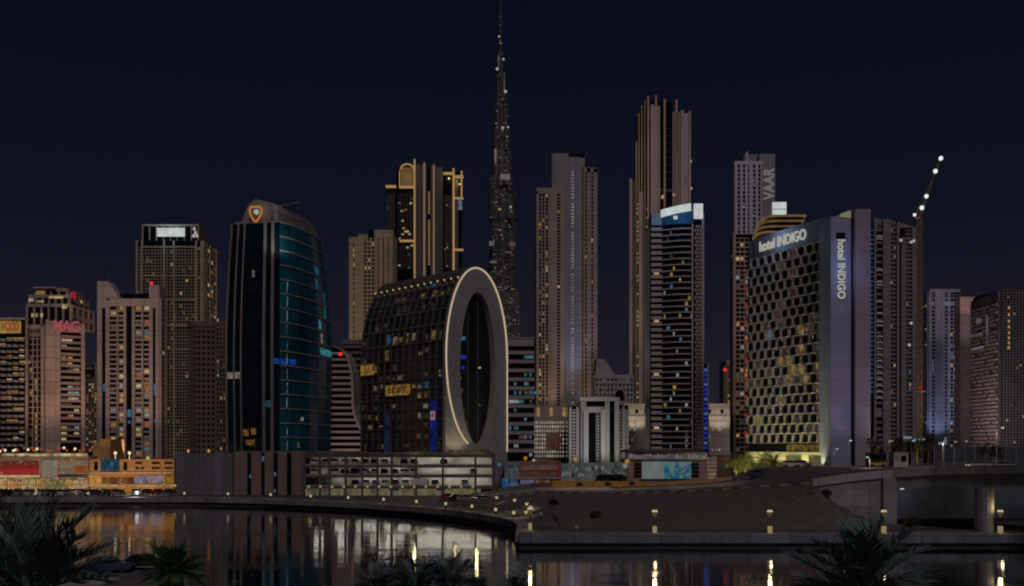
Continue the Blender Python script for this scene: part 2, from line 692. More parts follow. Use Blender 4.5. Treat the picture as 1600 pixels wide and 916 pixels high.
# ------------------------------------------------------------------ wall materials
PINK = mat("pink_stone_cladding", (0.50, 0.39, 0.36), 0.8, 0, 0.15, 0.1)
BEIGE = mat("beige_stone_cladding", (0.46, 0.37, 0.30), 0.8, 0, 0.15, 0.1)
TAN = mat("tan_render", (0.34, 0.27, 0.21), 0.8, 0, 0.2, 0.1)
BROWN = mat("brown_stone_cladding", (0.15, 0.115, 0.105), 0.8, 0, 0.2, 0.1)
GREY = mat("grey_aluminium_panel", (0.27, 0.25, 0.26), 0.6, 0, 0.15, 0.1)
WHITE = mat("white_render", (0.62, 0.58, 0.56), 0.8, 0, 0.12, 0.1)
LILAC = mat("lilac_grey_cladding", (0.42, 0.37, 0.46), 0.75, 0, 0.12, 0.1)
DARK = mat("dark_metal", (0.03, 0.03, 0.033), 0.5, 0.3, 0.2, 0.4)
CROWN_M = mat("crown_panel", (0.25, 0.235, 0.235), 0.6, 0, 0.15, 0.12, panel=(5.0, 3.0, 0.1, 0.7))
ORANGE = mat("ochre_render", (0.50, 0.30, 0.13), 0.8, 0, 0.2, 0.15, panel=(3.6, 2.5, 0.08, 0.6))
STONE = mat("pale_ring_panel", (0.25, 0.25, 0.265), 0.55, 0, 0.08, 0.08, panel=(2.6, 2.6, 0.07, 0.62))
EM_GOLD = em("gold_light_line", (132, 104, 64), 1.4)
EM_ROSE = em("rose_light_line", (112, 90, 76), 1.15)
EM_WHITE = em("white_sign_light", (150, 150, 142), 1.15)
EM_BLUEW = em("blue_white_sign_light", (146, 152, 150), 1.7, 0.12, 0.3, sample=True)
EM_BLUE = em("deep_blue_light", (24, 34, 120), 1.2)
EM_RED = em("red_sign_light", (128, 34, 40), 1.1)
EM_REDW = em("rose_sign_light", (142, 66, 72), 1.1)
EM_YEL = em("yellow_sign_light", (130, 108, 52), 1.0, 0.3, 0.8)
EM_CREAM = em("cream_shop_light", (138, 116, 78), 1.7, 0.3, 0.8, sample=True)
EM_SHOP = em("warm_shop_light", (140, 98, 52), 1.6, 0.3, 0.8, sample=True)
EM_TEAL = em("teal_light", (34, 96, 104), 1.1, 0.4, 0.6)
EM_CAR = em("car_park_tube", (205, 200, 186), 13.0, sample=True)
EM_GLOBE = em("lamp_globe", (200, 184, 140), 1.6)

# ================================================================== left bank
# ---- hotel with round balconies, red signs and a stepped crown
Y = 295
t = Tower("balcony_hotel", "brick pink hotel with rows of round balconies, stepped crown and red sign", 60, Y)
rt = t.root
t.block(-40, 43, 497, 22)
t.block(43, 70, 508, 20, dy=1.5)
for y0, y1, p0, p1 in ((497, 500, -40, 43.5), (497, 706, 41.5, 44.5), (508, 511, 44.5, 68), (508, 706, 65.5, 71)):
    t.bar(t.fr, p0, p1, y0, y1, 0.7)
for j in range(20):
    t.bar(t.fr, 44.5, 65.5, 529 + j * 8.9, 530.4 + j * 8.9, 0.2, dy=1.5)
for pz in (51, 58):
    t.bar(t.fr, pz, pz + 1.6, 527, 706, 0.26, dy=1.5)
t.bar(t.fr, 44.5, 65.5, 511, 526, 0.3, dy=1.5)
for j in range(20):
    for k in range(2):
        if R.random() < 0.45:
            t.pane(t.lt, 46.5 + k * 8.5, 50 + k * 9, 531 + j * 8.9, 537 + j * 8.9, 0.04, 1.5, R.choice((0, 2, 5, 5)))
# round balconies, one by one
bal = MB()
r_ = 4.2 * Y / F
pts = [(r_ * math.cos(a), r_ * math.sin(a)) for a in [PI + PI * k / 8 for k in range(9)]]
bal.hexa([(x, y, 0) for x, y in pts], [(x, y, 0.65) for x, y in pts])
bal.box(-0.38, 0.38, -r_ - 0.12, -r_ + 0.1, 0.42, 0.68, 1)
bal_me = bal.mesh("balcony", [mat("balcony_parapet", (0.34, 0.31, 0.30), 0.7, 0, 0.2, 0.3), em("balcony_lamp_glow", (84, 80, 76), 1.0, 0.6, 0.3)])
for j in range(19):
    for k in range(7):
        p = 5.5 + 9.6 * k - 29
        put("balcony", bal_me, rt, (X(p, Y), Y - 0.02, Z(533.5 + j * 9.15, Y)))
        if R.random() < 0.24:
            t.pane(t.lt, p - 4, p + 4 + R.choice((0, 0, 9)), 527.5 + j * 9.15, 532 + j * 9.15, 0.05, 0, R.choice((0, 1, 2)))
# angled wing with the second sign
ang = math.radians(33)
u_w = (math.cos(ang), math.sin(ang))
o_w = (X(71.5, Y), Y - 0.4)
W_w = 10.6
z_w = Z(505, Y)
n_w = (u_w[1], -u_w[0])
c = t.core
c.hexa([(o_w[0], o_w[1], 3), (o_w[0] + u_w[0] * W_w, o_w[1] + u_w[1] * W_w, 3), (o_w[0] + u_w[0] * W_w - n_w[0] * 14, o_w[1] + u_w[1] * W_w - n_w[1] * 14, 3), (o_w[0] - n_w[0] * 14, o_w[1] - n_w[1] * 14, 3)],
       [(o_w[0], o_w[1], z_w), (o_w[0] + u_w[0] * W_w, o_w[1] + u_w[1] * W_w, z_w), (o_w[0] + u_w[0] * W_w - n_w[0] * 14, o_w[1] + u_w[1] * W_w - n_w[1] * 14, z_w), (o_w[0] - n_w[0] * 14, o_w[1] - n_w[1] * 14, z_w)])
t.fr.obox(o_w, u_w, 0, 4.0, -0.1, 0.6, 3, z_w + 0.6)
t.fr.obox(o_w, u_w, 0, 0.9, 0.6, 0.9, 3, z_w + 0.9)
t.fr.obox(o_w, u_w, W_w - 1.0, W_w, -0.1, 0.7, 3, z_w + 0.4)
t.fr.obox(o_w, u_w, 4.0, W_w - 1.0, -0.1, 0.35, z_w - 2.4, z_w + 0.3)
bm_ = MB()
bm_.obox((0, 0), u_w, 0, W_w - 5.2, 0, 0.75, 0, 0.72)
bb_me = bm_.mesh("floor_band", mat("wing_floor_band", (0.33, 0.25, 0.24), 0.8, 0, 0.2, 0.2))
for j in range(19):
    zz = 16.5 + j * (z_w - 20.5) / 18
    put("floor_band", bb_me, rt, (o_w[0] + u_w[0] * 4.05, o_w[1] + u_w[1] * 4.05, zz))
    for k in range(3):
        if R.random() < 0.5:
            a = 4.3 + 1.75 * k
            t.lt.oquad(o_w, u_w, a, a + R.choice((1.3, 1.5, 3.0)), 0.05, zz + 0.75, zz + 1.4, R.choices(range(6), W_STD)[0])
# stepped crown
for p0, p1, y0, y1, dp, dy in ((43, 111, 476, 512, 16, 4), (47, 108, 462, 477, 13, 5), (56, 105, 452, 463, 10, 6)):
    t.block(p0, p1, y0, dp, dy, y1)
    t.bar(t.fr, p0 - 1, p1 + 1, y0 - 1, y0 + 4, 0.5, dy)
    t.side(p1, y0, y1, dp, 4, 2, 0.35, 0.4, 0.4, 0.2, W_WARM, dy=dy)
    n = int((p1 - p0) / 10)
    for i in range(n + 1):
        a = p0 + (p1 - p0) * i / n
        t.bar(t.fr, a - 1.6, a + 1.6, y0 + 4, y1, 0.4, dy)
t.bar(t.fr, 55, 90, 449.5, 451.5, 1.5, 6, back=8)
for p, y in ((52, 493), (58, 493), (66, 493)):
    t.pane(t.lt, p - 2, p + 2, y - 3, y + 3, 0.42, 4, 1)
for p0, p1, y0, y1, dy in ((46, 54, 467, 472, 5), (59, 70, 470, 473, 5), (78, 100, 463, 467, 5), (98, 106, 476, 483, 4), (58, 72, 455, 461, 6)):
    t.pane(t.lt, p0, p1, y0, y1, 0.55, dy, 1 if dy < 6 else 0)
t.done(mat("hotel_pink_render", (0.46, 0.37, 0.335), 0.8, 0, 0.2, 0.12, panel=(4.2, 3.4, 0.24, 0.68)), GLASS_B)
sb = MB()
sb.box(X(-40, Y), X(33, Y), Y - 0.65, Y + 0.1, Z(521, Y), Z(502, Y))
sg = sb.build("sign_board", EM_YEL, rt, label="yellow lit sign board with red letters")
sign_text("lettering", "VOCO", EM_RED, sg, (X(18, Y), Y - 0.72, Z(511, Y)), (PI / 2, 0, 0), 3.6, width=5.0)
sign_text("sign_lettering", "MAG", EM_REDW, rt, (o_w[0] + u_w[0] * 5.6 + n_w[0] * 0.9, o_w[1] + u_w[1] * 5.6 + n_w[1] * 0.9, z_w - 0.8), (PI / 2, 0, ang), 4.4, width=7.0)
rb = MB()
rb.box(X(97, Y), X(106, Y), Y + 5.2, Y + 5.5, Z(461, Y), Z(452, Y))
rb.build("roof_sign", EM_RED, rt)

# ---- shopping podium in front of it
Y = 275
po = empty("shopping_podium", (X(60, Y), Y, 3), "low shopping podium under the round balcony hotel with red panel and lit shops", "building")
b = MB()
b.box(X(-60, Y), X(137.5, Y), Y, Y + 16, 3, Z(713, Y))
b.build("podium_wall", mat("podium_brown_render", (0.40, 0.29, 0.21), 0.8, 0, 0.2, 0.2, panel=(4.0, 2.5, 0.08, 0.6)), po)
for p0, p1, y0, y1, nm, mt in ((2, 60, 722, 733, "red_panel", mat("red_sign_panel", (0.30, 0.035, 0.03), 0.6)), (0, 60, 733, 742, "lit_red_panel", EM_RED), (0, 62, 742.5, 746, "light_strip", EM_CREAM),
                               (66, 90, 719, 747, "screen", em("pale_screen", (112, 104, 92), 1.0, 0.25, 0.4, sample=True)), (93, 137, 719, 741, "billboard", em("pale_billboard", (116, 98, 78), 0.85, 0.15, 0.5, sample=True)),
                               (118, 136, 728, 739, "orange_panel", em("orange_panel_light", (122, 62, 30), 1.0, 0.2)), (91.5, 94, 728, 742, "red_strip", EM_RED)):
    b = MB()
    dpt = 0.5 if nm != "orange_panel" else 0.7
    b.box(X(p0, Y), X(p1, Y), Y - dpt, Y - 0.02, Z(y1, Y), Z(y0, Y))
    o = b.build(nm, mt, po)
    if nm == "screen":
        mu = MB()
        for k in range(1, 3):
            mu.box(X(66 + 8 * k, Y) - 0.06, X(66 + 8 * k, Y) + 0.06, Y - 0.56, Y - 0.49, Z(747, Y), Z(719, Y))
        mu.box(X(66, Y), X(90, Y), Y - 0.57, Y - 0.5, Z(733.4, Y), Z(732.6, Y))
        mu.build("mullion", mat("podium_brown_render", ()), o)
SHOP_SIGNS = [em('shop_sign_red', (128, 44, 38), 1.1), em('shop_sign_white', (128, 124, 112), 1.1), em('shop_sign_amber', (130, 92, 44), 1.1), em('shop_sign_green', (60, 104, 60), 1.0)]
# ground floor shops, bay by bay
for k in range(15):
    p0 = -34 + k * 11.4
    b = MB()
    b.box(X(p0, Y) + 0.12, X(p0 + 10.2, Y), Y - 0.3, Y - 0.02, 3.0, Z(750 + R.uniform(-2, 3), Y))
    gb = MB()
    for f_ in (0.02, R.uniform(0.3, 0.4), R.uniform(0.6, 0.7), 0.96):
        xm = X(p0, Y) + 0.12 + (X(p0 + 10.2, Y) - X(p0, Y) - 0.12) * f_
        gb.box(xm - 0.05, xm + 0.05, Y - 0.36, Y - 0.29, 3.0, Z(750, Y))
    gb.box(X(p0, Y) + 0.12, X(p0 + 10.2, Y), Y - 0.37, Y - 0.3, 5.0, 5.14)
    for _ in range(3):                                   # stands and counters seen against the light
        xm = X(p0, Y) + R.uniform(0.2, 1.5)
        gb.box(xm, xm + R.uniform(0.15, 0.4), Y - 0.35, Y - 0.3, 3.0, 3.0 + R.uniform(0.7, 1.7))
    sg_ = MB()
    sg_.box(X(p0 + 1.5, Y), X(p0 + R.uniform(6, 9.5), Y), Y - 2.32, Y - 2.21, Z(748.6, Y), Z(746.2, Y))
    sg_.build("shop_sign", R.choice(SHOP_SIGNS), po)
    gb.build("glazing_frame", DARK, po)
    b.build("shop_front", R.choice((EM_CREAM, EM_SHOP, EM_CREAM, em("lime_shop_light", (118, 112, 66), 1.0, 0.3, 0.8, sample=True))), po)
    b = MB()
    b.box(X(p0, Y), X(p0 + 11.2, Y), Y - 2.2, Y - 0.02, Z(748.4, Y), Z(746.6, Y))
    b.build("awning", R.choice((PINK, BEIGE, mat("red_sign_panel", ()))), po)
# terrace lamps and parasol-like lights along the podium roof
b = MB()
b.box(X(-60, Y), X(137, Y), Y - 0.25, Y + 0.1, Z(713, Y), Z(708.5, Y))
b.build("roof_parapet", em("terrace_strip_light", (132, 114, 84), 1.3, 0.8, 0.5, sample=True), po)
sph = MB()
sph.ball((0, 0, 0), 0.36, 8, 5)
terr_w, terr_r = sph.mesh("terrace_lamp", EM_GLOBE), sph.mesh("terrace_lamp", em("red_terrace_lamp", (128, 58, 40), 1.2))
for k in range(26):
    put("terrace_lamp", R.choice((terr_w, terr_r, terr_r)), po, (X(-20 + k * 6.1, Y), Y + R.uniform(0.5, 4), Z(708.2, Y) + R.uniform(0.5, 1.5)))
for px_ in (0, 45, 90, 125):
    lamp("podium_wall_lamp", (X(px_, Y), Y - 9, 4.0), 170, (1.0, 0.68, 0.42), po, 1.0, spot=110, target=(X(px_, Y), Y, 9), blend=1.0)
lamp("podium_glow", (X(100, Y), Y + 3, Z(700, Y)), 900, (1.0, 0.58, 0.36), po, 2.0, spot=120, target=(X(100, 300), 300, 80))
lamp("podium_glow", (X(30, Y), Y + 3, Z(700, Y)), 900, (1.0, 0.58, 0.36), po, 2.0, spot=120, target=(X(30, 300), 300, 80))

# ---- twin-fin tower
Y = 315
t = Tower("twin_fin_tower", "pink twin slab tower with tall end fins and red roof beacon", 201, Y)
rt = t.root
t.block(153, 250, 466, 5.5)
for p0, p1, yt in ((153, 160, 440), (166, 172, 470), (183, 185.5, 480), (194, 198, 480), (207, 211.5, 480), (222, 224.5, 480), (234, 239.5, 446), (244, 250, 446)):
    t.bar(t.fr, p0, p1, yt, 716, 0.6)
t.bar(t.fr, 160, 166.5, 440, 482, 0.55)
t.bar(t.fr, 239.5, 244, 446, 482, 0.55)
t.bar(t.fr, 172, 234, 467, 479, 0.5)
t.fr.hexa([(X(166.5, Y), Y - 0.6, Z(467, Y)), (X(187, Y), Y - 0.6, Z(467, Y)), (X(170, Y), Y - 0.6, Z(440, Y)), (X(166.5, Y), Y - 0.6, Z(440, Y))],
          [(X(166.5, Y), Y + 4, Z(467, Y)), (X(187, Y), Y + 4, Z(467, Y)), (X(170, Y), Y + 4, Z(440, Y)), (X(166.5, Y), Y + 4, Z(440, Y))])
t.fr.box(X(153, Y), X(166, Y), Y + 0.2, Y + 5.3, Z(466, Y), Z(440, Y))
t.fr.box(X(236, Y), X(250, Y), Y + 0.2, Y + 5.3, Z(466, Y), Z(446, Y))
t.block(172, 236, 459, 3, 2.4, 467)
t.side(250, 466, 716, 5.3, 1, 34, 0.5, 0.35, plit=0.06)
t.done(mat("twin_tower_pink", (0.50, 0.40, 0.395), 0.8, 0, 0.15, 0.1, panel=(4.2, 3.4, 0.24, 0.68)))
fl = MB()
fl.box(0, X(183, Y) - X(172, Y) - 0.06, -0.35, 0.1, 0, 0.55)
fl_me = fl.mesh("window_sill", MATS["twin_tower_pink"])
wp = MB()
wp.poly([(0, 0, 0), (1.55, 0, 0), (1.55, 0, 1.2), (0, 0, 1.2)])
W_DARK = wp.mesh("window", GLASS_B)
W_LIT = [wp.mesh("window", m_) for m_ in LIT]
for p in (172.2, 185.7, 211.7, 224.7):
    for j in range(31):
        zz = Z(714, Y) + j * (Z(480, Y) - Z(714, Y)) / 31
        put("window_sill", fl_me, rt, (X(p, Y), Y, zz))
        pl = 0.55 if j < 20 else 0.3
        put("window", W_LIT[R.choices(range(6), (4, 2, 5, 3, 1, 6))[0]] if R.random() < pl else W_DARK, rt, (X(p, Y) + 0.2, Y - 0.06, zz + 0.56))
gl = MB()
for p0, p1, y0, y1 in ((199, 205, 640, 652), (200, 204, 657, 662), (161, 165, 600, 612), (240.5, 243.5, 600, 618), (162, 165, 470, 473), (241, 243.5, 655, 660)):
    t.pane(gl, p0, p1, y0, y1, 0.06)
gl.build("blue_lit_pane", em("blue_lit_room", (40, 84, 112), 1.0, 0.5, 0.5), rt)
bc = MB()
bc.ball((X(237, Y), Y - 0.2, Z(443, Y)), 0.55)
bc.build("roof_beacon", em("red_beacon", (190, 40, 40), 1.6), rt)
an = MB()
an.tube((X(160, Y), Y + 2, Z(440, Y)), (X(160, Y), Y + 2, Z(413, Y)), 0.12)
an.build("antenna", DARK, rt)
# ---- ochre podium
Y = 276
po = empty("ochre_podium", (X(205, Y), Y, 3), "ochre lit podium with slot windows and blue screen under the twin fin tower", "building")
b = MB()
b.box(X(138, Y), X(272, Y), Y, Y + 20, 3, Z(718, Y))
b.box(X(146, Y), X(163, Y), Y + 4, Y + 14, Z(718, Y), Z(686, Y))
b.box(X(133, Y), X(146, Y), Y + 5, Y + 14, Z(718, Y), Z(692, Y))
b.build("podium_wall", ORANGE, po)
for p0, p1, y0, y1, nm, mt, d in ((147, 153, 722, 735, "window_slot", GLASS, 0.1), (193, 199, 722, 735, "window_slot", GLASS, 0.1), (158, 187, 717, 736, "screen", em("night_blue_screen", (30, 58, 74), 1.0, 0.5, 1.2), 0.4),
                                  (212, 222, 722, 725, "window_slot", GLASS_B, 0.1), (212, 225, 730, 733, "window_slot", GLASS_B, 0.1), (237, 250, 722, 725, "window_slot", GLASS_B, 0.1), (237, 250, 730, 733, "window_slot", GLASS_B, 0.1),
                                  (257, 270, 722, 725, "window_slot", GLASS_B, 0.1), (257, 270, 730, 733, "window_slot", GLASS_B, 0.1),
                                  (140, 270, 738, 740, "cornice", PINK, 0.5), (213, 231, 744, 755, "poster_screen", em("lilac_screen", (104, 96, 118), 1.0, 0.4, 0.8, sample=True), 0.3),
                                  (234, 254, 743, 755, "poster_screen", em("pink_screen", (118, 104, 112), 1.0, 0.4, 0.8, sample=True), 0.3), (258, 270, 742, 756, "poster_screen", em("amber_screen", (120, 80, 30), 1.0, 0.4, 0.8, sample=True), 0.3),
                                  (140, 148, 743, 757, "shop_front", EM_SHOP, 0.3), (149.5, 158, 743, 757, "shop_front", EM_SHOP, 0.3), (160, 170, 746, 757, "shop_front", em("amber_shop_light", (104, 64, 32), 1.0, 0.3, 0.8, sample=True), 0.3), (171.5, 183, 746, 757, "shop_front", em("dusk_shop_light", (78, 50, 34), 1.0, 0.3, 0.8), 0.3), (184.5, 197, 746, 757, "shop_front", MATS["amber_shop_light"] if "amber_shop_light" in MATS else EM_SHOP, 0.3), (198.5, 210, 746, 757, "shop_front", em("dusk_shop_light", ()), 0.3)):
    b = MB()
    b.box(X(p0, Y), X(p1, Y), Y - d, Y - 0.02, Z(y1, Y), Z(y0, Y))
    b.build(nm, mt, po)
b = MB()
b.box(X(140, Y), X(282, Y), Y - 3, Y - 0.6, Z(759.5, Y), Z(757, Y))
b.build("canopy", em("canopy_light", (128, 106, 66), 1.3, 0.5, 0.5, sample=True), po)
for px_ in (170, 215, 250):
    lamp("podium_wall_lamp", (X(px_, Y), Y - 9, 4.0), 260, (1.0, 0.60, 0.28), po, 1.0, spot=110, target=(X(px_, Y), Y, 9))
for px_ in (176, 230):
    lamp("tower_uplight", (X(px_, Y), Y + 14, Z(716, Y)), 1300, (1.0, 0.62, 0.42), po, 1.0, spot=100, target=(X(px_, 315), 317, 70))
b = MB()
b.ball((X(232, Y), Y - 0.5, Z(716, Y)), 0.55)
b.build("globe_lamp", em("lime_globe", (140, 140, 70), 1.3), po)
for px_ in (178, 200):
    b = MB()
    b.ball((X(px_, Y), Y + 1.0, Z(708, Y)), 0.45)
    b.tube((X(px_, Y), Y + 1.0, Z(718, Y)), (X(px_, Y), Y + 1.0, Z(709, Y)), 0.1)
    b.build("globe_lamp", EM_GLOBE, po)

# strings of small shop lamps and signs across both podium fronts
BITS = [em("bit_cream", (138, 120, 84), 1.3), em("bit_white", (132, 130, 122), 1.2), em("bit_amber", (132, 86, 40), 1.2), em("bit_red", (124, 40, 36), 1.1), em("bit_lime", (104, 112, 60), 1.0)]
for root_, pa, pb, n_b in ((bpy.data.objects["shopping_podium"], -30, 136, 150), (po, 140, 272, 70)):
    mb = MB()
    for _ in range(n_b):
        p = R.uniform(pa, pb)
        y_ = R.choice((R.uniform(744, 758), R.uniform(748, 764), R.uniform(716, 744)))
        w_, h_ = R.uniform(0.6, 2.6), R.uniform(0.5, 1.7)
        Yb = 274.2 - 0.02 * R.random() - (0 if y_ < 745 else 0.6)
        mb.box(X(p, Yb), X(p + w_, Yb), Yb - 0.15, Yb, max(3.05, Z(y_ + h_, Yb)), max(3.25, Z(y_, Yb)), R.choices(range(5), (6, 4, 3, 2, 1))[0])
    mb.build("shop_lamps", BITS, root_, kind="stuff")
for p in (10, 55, 100, 145, 190, 240):
    down_lamp("shop_street_fill_lamp", (X(p, 268), 268.5, 8.0), 800, (1.0, 0.72, 0.42), po, 0.4)  # added fill without a fixture, brightens the parked cars and promenade

# ---- small lit block between the two
Y = 395
t = Tower("slim_office_block", "small dim block with pale frame between the balcony hotel and twin tower", 138, Y)
t.block(120, 156, 572, 14)
t.front(121, 156, 590, 706, 8, 26, 0.35, 0.3, plit=0.3, wts=W_WARM)
t.bar(t.fr, 120, 146, 574, 578, 0.8)
t.bar(t.fr, 123, 143, 586, 589, 0.8)
t.bar(t.fr, 126, 129, 589, 605, 0.8)
t.block(148, 156, 566, 8, -1, 610, 1)
t.done(mat("slim_block_wall", (0.20, 0.18, 0.14), 0.8, 0, 0.2, 0.1), GLASS_B)

# ---- grid tower with a white rooftop sign
Y = 430
t = Tower("grid_tower", "tall dark grid tower with glowing white rooftop sign, left of the blue glass tower", 265, Y)
rt = t.root
t.block(213, 318, 376, 18.5)
t.block(223, 310, 352, 12, 3, 377)
t.front(214, 318, 386, 716, 22, 66, 0.16, 0.2, 0.25, 0.06, (1, 1, 1, 1, 0, 9))
for p in (214.5, 222.5, 257, 272, 307):
    t.bar(t.fr, p - 1.3, p + 1.3, 376, 716, 0.7)
t.bar(t.fr, 314, 318.5, 377, 716, 0.7)
for y_ in (385, 430, 468, 508, 545):
    t.bar(t.fr, 222, 307, y_, y_ + 2.4, 0.6)
t.side(318, 376, 716, 18.5, 4, 44, 0.3, 0.3, 0.3, 0.3, (3, 3, 1, 3, 0, 8))
for a, b_ in ((0, 1.3), (8, 9.0), (17.2, 18.5)):
    t.fr.obox((X(318, Y), Y), UR, a, b_, 0, 0.6, 3, Z(378, Y))
for i in range(9):
    p = 223 + 87 * i / 8
    t.bar(t.fr, p - 0.8, p + 0.8, 352, 377, 0.3, 3)
t.bar(t.fr, 222, 311, 351, 354, 0.4, 3)
t.done(mat("grid_tower_stone", (0.46, 0.38, 0.28), 0.8, 0, 0.15, 0.08, panel=(4.2, 3.4, 0.24, 0.68)))
b = MB()
b.box(X(243, Y), X(286, Y), Y + 1.5, Y + 2.4, Z(368, Y), Z(355, Y))
b.build("rooftop_sign", EM_BLUEW, rt)
b = MB()
for p, y_ in ((304, 358), (306, 364), (308, 369), (303, 369)):
    t.pane(b, p - 2, p + 2, y_ - 2.5, y_ + 2.5, 0.5, 3)
b.build("lit_pane", EM_WHITE, rt)
lamp("sign_glow", (X(264, Y), Y - 4, Z(352, Y)), 700, (0.45, 0.72, 1.0), rt, 2.0)

# ---- brown round-cornered tower
Y = 372
t = Tower("brown_round_tower", "dark brown tower with rounded drum front beside the blue glass tower", 322, Y)
cx = X(315, Y)
r_ = 26 * Y / F
t.core.ring(cx, Y + r_, r_, r_, 3, Z(503, Y), 32)
t.block(338, 358, 497, 12, 2.0)
for j in range(29):
    zz = 4 + j * (Z(503, Y) - 5) / 28
    t.fr.ring(cx, Y + r_, r_ + 0.3, r_ + 0.3, zz, zz + 0.95, 32)
for k in range(13):
    a = PI + PI * k / 12
    t.fr.obox((cx + r_ * math.cos(a), Y + r_ + r_ * math.sin(a)), (math.cos(a + PI / 2), math.sin(a + PI / 2)), -0.38, 0.38, -0.2, 0.42, 3, Z(503, Y))
t.fr.ring(cx, Y + r_, r_ + 0.6, r_ + 0.6, Z(510, Y), Z(502, Y), 32)
t.front(338, 358, 497, 712, 4, 30, 0.45, 0.45, 0.35, 0.12, (1, 2, 1, 3, 0, 5), dy=2.0)
t.side(358, 497, 712, 12, 3, 30, 0.4, 0.45, 0.35, 0.15, dy=2.0)
t.done(BROWN, GLASS_B)

# ---- blue glass tower with the shield emblem
Y = 326
bt = empty("blue_glass_tower", (X(430, Y), Y, 3), "blue black curved glass tower with grey slanted crown and glowing shield emblem", "building")
TEAL = mat("teal_curtain_glass", (0.008, 0.085, 0.125), 0.12, 0, 0.7, 0.10, spec=0.6, stretch=(1, 1, 0.35))
NIGHT = mat("night_curtain_glass", (0.005, 0.011, 0.018), 0.10, 0, 0.4, 0.15, spec=0.5)
FLOORM = mat("curtain_wall_rail", (0.30, 0.31, 0.33), 0.5, 0.2, 0.15, 0.2)
plan_px = [(357, 328, 0), (380, 327, 0), (403, 326, 0), (426, 325, 0), (437, 325.5, 1), (452, 328, 1), (467, 333, 1), (482, 339.5, 1), (496, 347, 1), (508, 355, 1), (516, 362, 1)]
zb, zt_ = 9.0, Z(347, 325)


def prof(s, k):
    """plan point k of the tower at relative height s; it swells in the middle and leans in at the top"""
    p, yy, _f = plan_px[k]
    x = X(p, yy)
    xc = X(437, 330)
    bulge = 1.0 + 0.035 * math.sin(PI * min(1, s * 1.1)) - 0.20 * max(0.0, (s - 0.45) / 0.55) ** 2.0 * (1.0 if k > 4 else 0.36)
    return (xc + (x - xc) * bulge, 330 + (yy - 330) * bulge)


def bpt(k, s, out=0.0):
    x, y = prof(s, k)
    a, b_ = prof(s, max(0, k - 1)), prof(s, min(len(plan_px) - 1, k + 1))
    d = Vector((b_[0] - a[0], b_[1] - a[1])).normalized()
    zk = zb + (zt_ - zb) * s
    return (x + d.y * out, y - d.x * out, zk)


NF = 17
core = MB()
for j in range(NF):
    s0, s1 = j / NF, (j + 1) / NF
    for k in range(len(plan_px) - 1):
        core.poly([bpt(k, s0, -0.3), bpt(k + 1, s0, -0.3), bpt(k + 1, s1, -0.3), bpt(k, s1, -0.3)])
    # back of the shaft
    A, B_ = bpt(len(plan_px) - 1, s0, -0.3), bpt(len(plan_px) - 1, s1, -0.3)
    C_, D_ = bpt(0, s0, -0.3), bpt(0, s1, -0.3)
    core.poly([A, (A[0] - 8, A[1] + 14, A[2]), (B_[0] - 8, B_[1] + 14, B_[2]), B_])
    core.poly([(C_[0], 376, C_[2]), C_, D_, (D_[0], 376, D_[2])])
core.poly([bpt(k, 1.0, -0.3) for k in range(len(plan_px))] + [(bpt(0, 1, 0)[0], 376, zt_)])
core.build("shaft", NIGHT, bt)
for j in range(NF):
    s0, s1 = (j + 0.06) / NF, (j + 0.98) / NF
    for k in range(len(plan_px) - 1):
        mb = MB()
        a, b_, c_, d_ = bpt(k, s0), bpt(k + 1, s0), bpt(k + 1, s1), bpt(k, s1)
        g_ = 0.012
        mb.poly([Vector(a).lerp(Vector(b_), g_), Vector(b_).lerp(Vector(a), g_), Vector(c_).lerp(Vector(d_), g_), Vector(d_).lerp(Vector(c_), g_)])
        m_ = TEAL if plan_px[k][2] else NIGHT
        mb.build("pane", m_, bt)
for nm_, rgb_, spots in (("teal", (44, 104, 108), ((8, 8.2, 9.9, 0.25, 0.8), (10, 8.1, 8.4, 0.1, 0.9))), ("blue", (16, 46, 112), ((7, 3.2, 5.6, 0.1, 0.55),)), ("amber", (84, 56, 26), ((2, 1.05, 1.4, 0.1, 0.6), (2, 1.55, 1.9, 0.2, 0.7), (1, 1.2, 1.8, 0.5, 0.9))),
                         ("cyan", (22, 62, 78), ((4, 2.5, 2.95, 0.1, 0.6), (13, 8.0, 8.3, 0.0, 0.9), (14, 8.1, 8.6, 0.2, 0.8), (12, 9.0, 9.3, 0, 1), (11, 8.9, 9.2, 0.1, 1))), ("pale", (98, 92, 78), ((6, 0.05, 0.45, 0.1, 0.6), (6, 0.55, 0.95, 0.1, 0.6), (13, 1.6, 1.75, 0.2, 0.7), (9, 8.3, 8.5, 0.1, 0.9), (3, 6.1, 6.4, 0.2, 0.5), (1, 5.8, 6.0, 0.3, 0.7)))):
    for (j, k0, k1, h0, h1) in spots:
        mb = MB()
        ks = [k0] + [q_ for q_ in range(int(k0) + 1, int(k1) + 1) if q_ < k1] + [k1]

        def gp(kk, s_):
            i_ = min(int(kk), len(plan_px) - 2)
            return Vector(bpt(i_, s_, 0.1)).lerp(Vector(bpt(i_ + 1, s_, 0.1)), kk - i_)
        for ka, kb_ in zip(ks, ks[1:]):
            sa_, sb_ = (j + 0.06 + 0.9 * h0) / NF, (j + 0.06 + 0.9 * h1) / NF
            mb.poly([gp(ka, sa_), gp(kb_, sa_), gp(kb_, sb_), gp(ka, sb_)])
        mb.build("lit_office", em("office_light_" + nm_, rgb_, 1.0, 0.7, 0.7), bt)
for j in range(1, NF + 1):
    s = j / NF
    rails = MB()
    for k in range(4, len(plan_px) - 1):
        a, b_ = bpt(k, s, 0.25), bpt(k + 1, s, 0.25)
        c_, d_ = bpt(k + 1, s, -0.2), bpt(k, s, -0.2)
        up = 0.42
        rails.hexa([a, b_, c_, d_], [(p[0], p[1], p[2] + up) for p in (a, b_, c_, d_)])
    rails.build("floor_rail", FLOORM, bt)
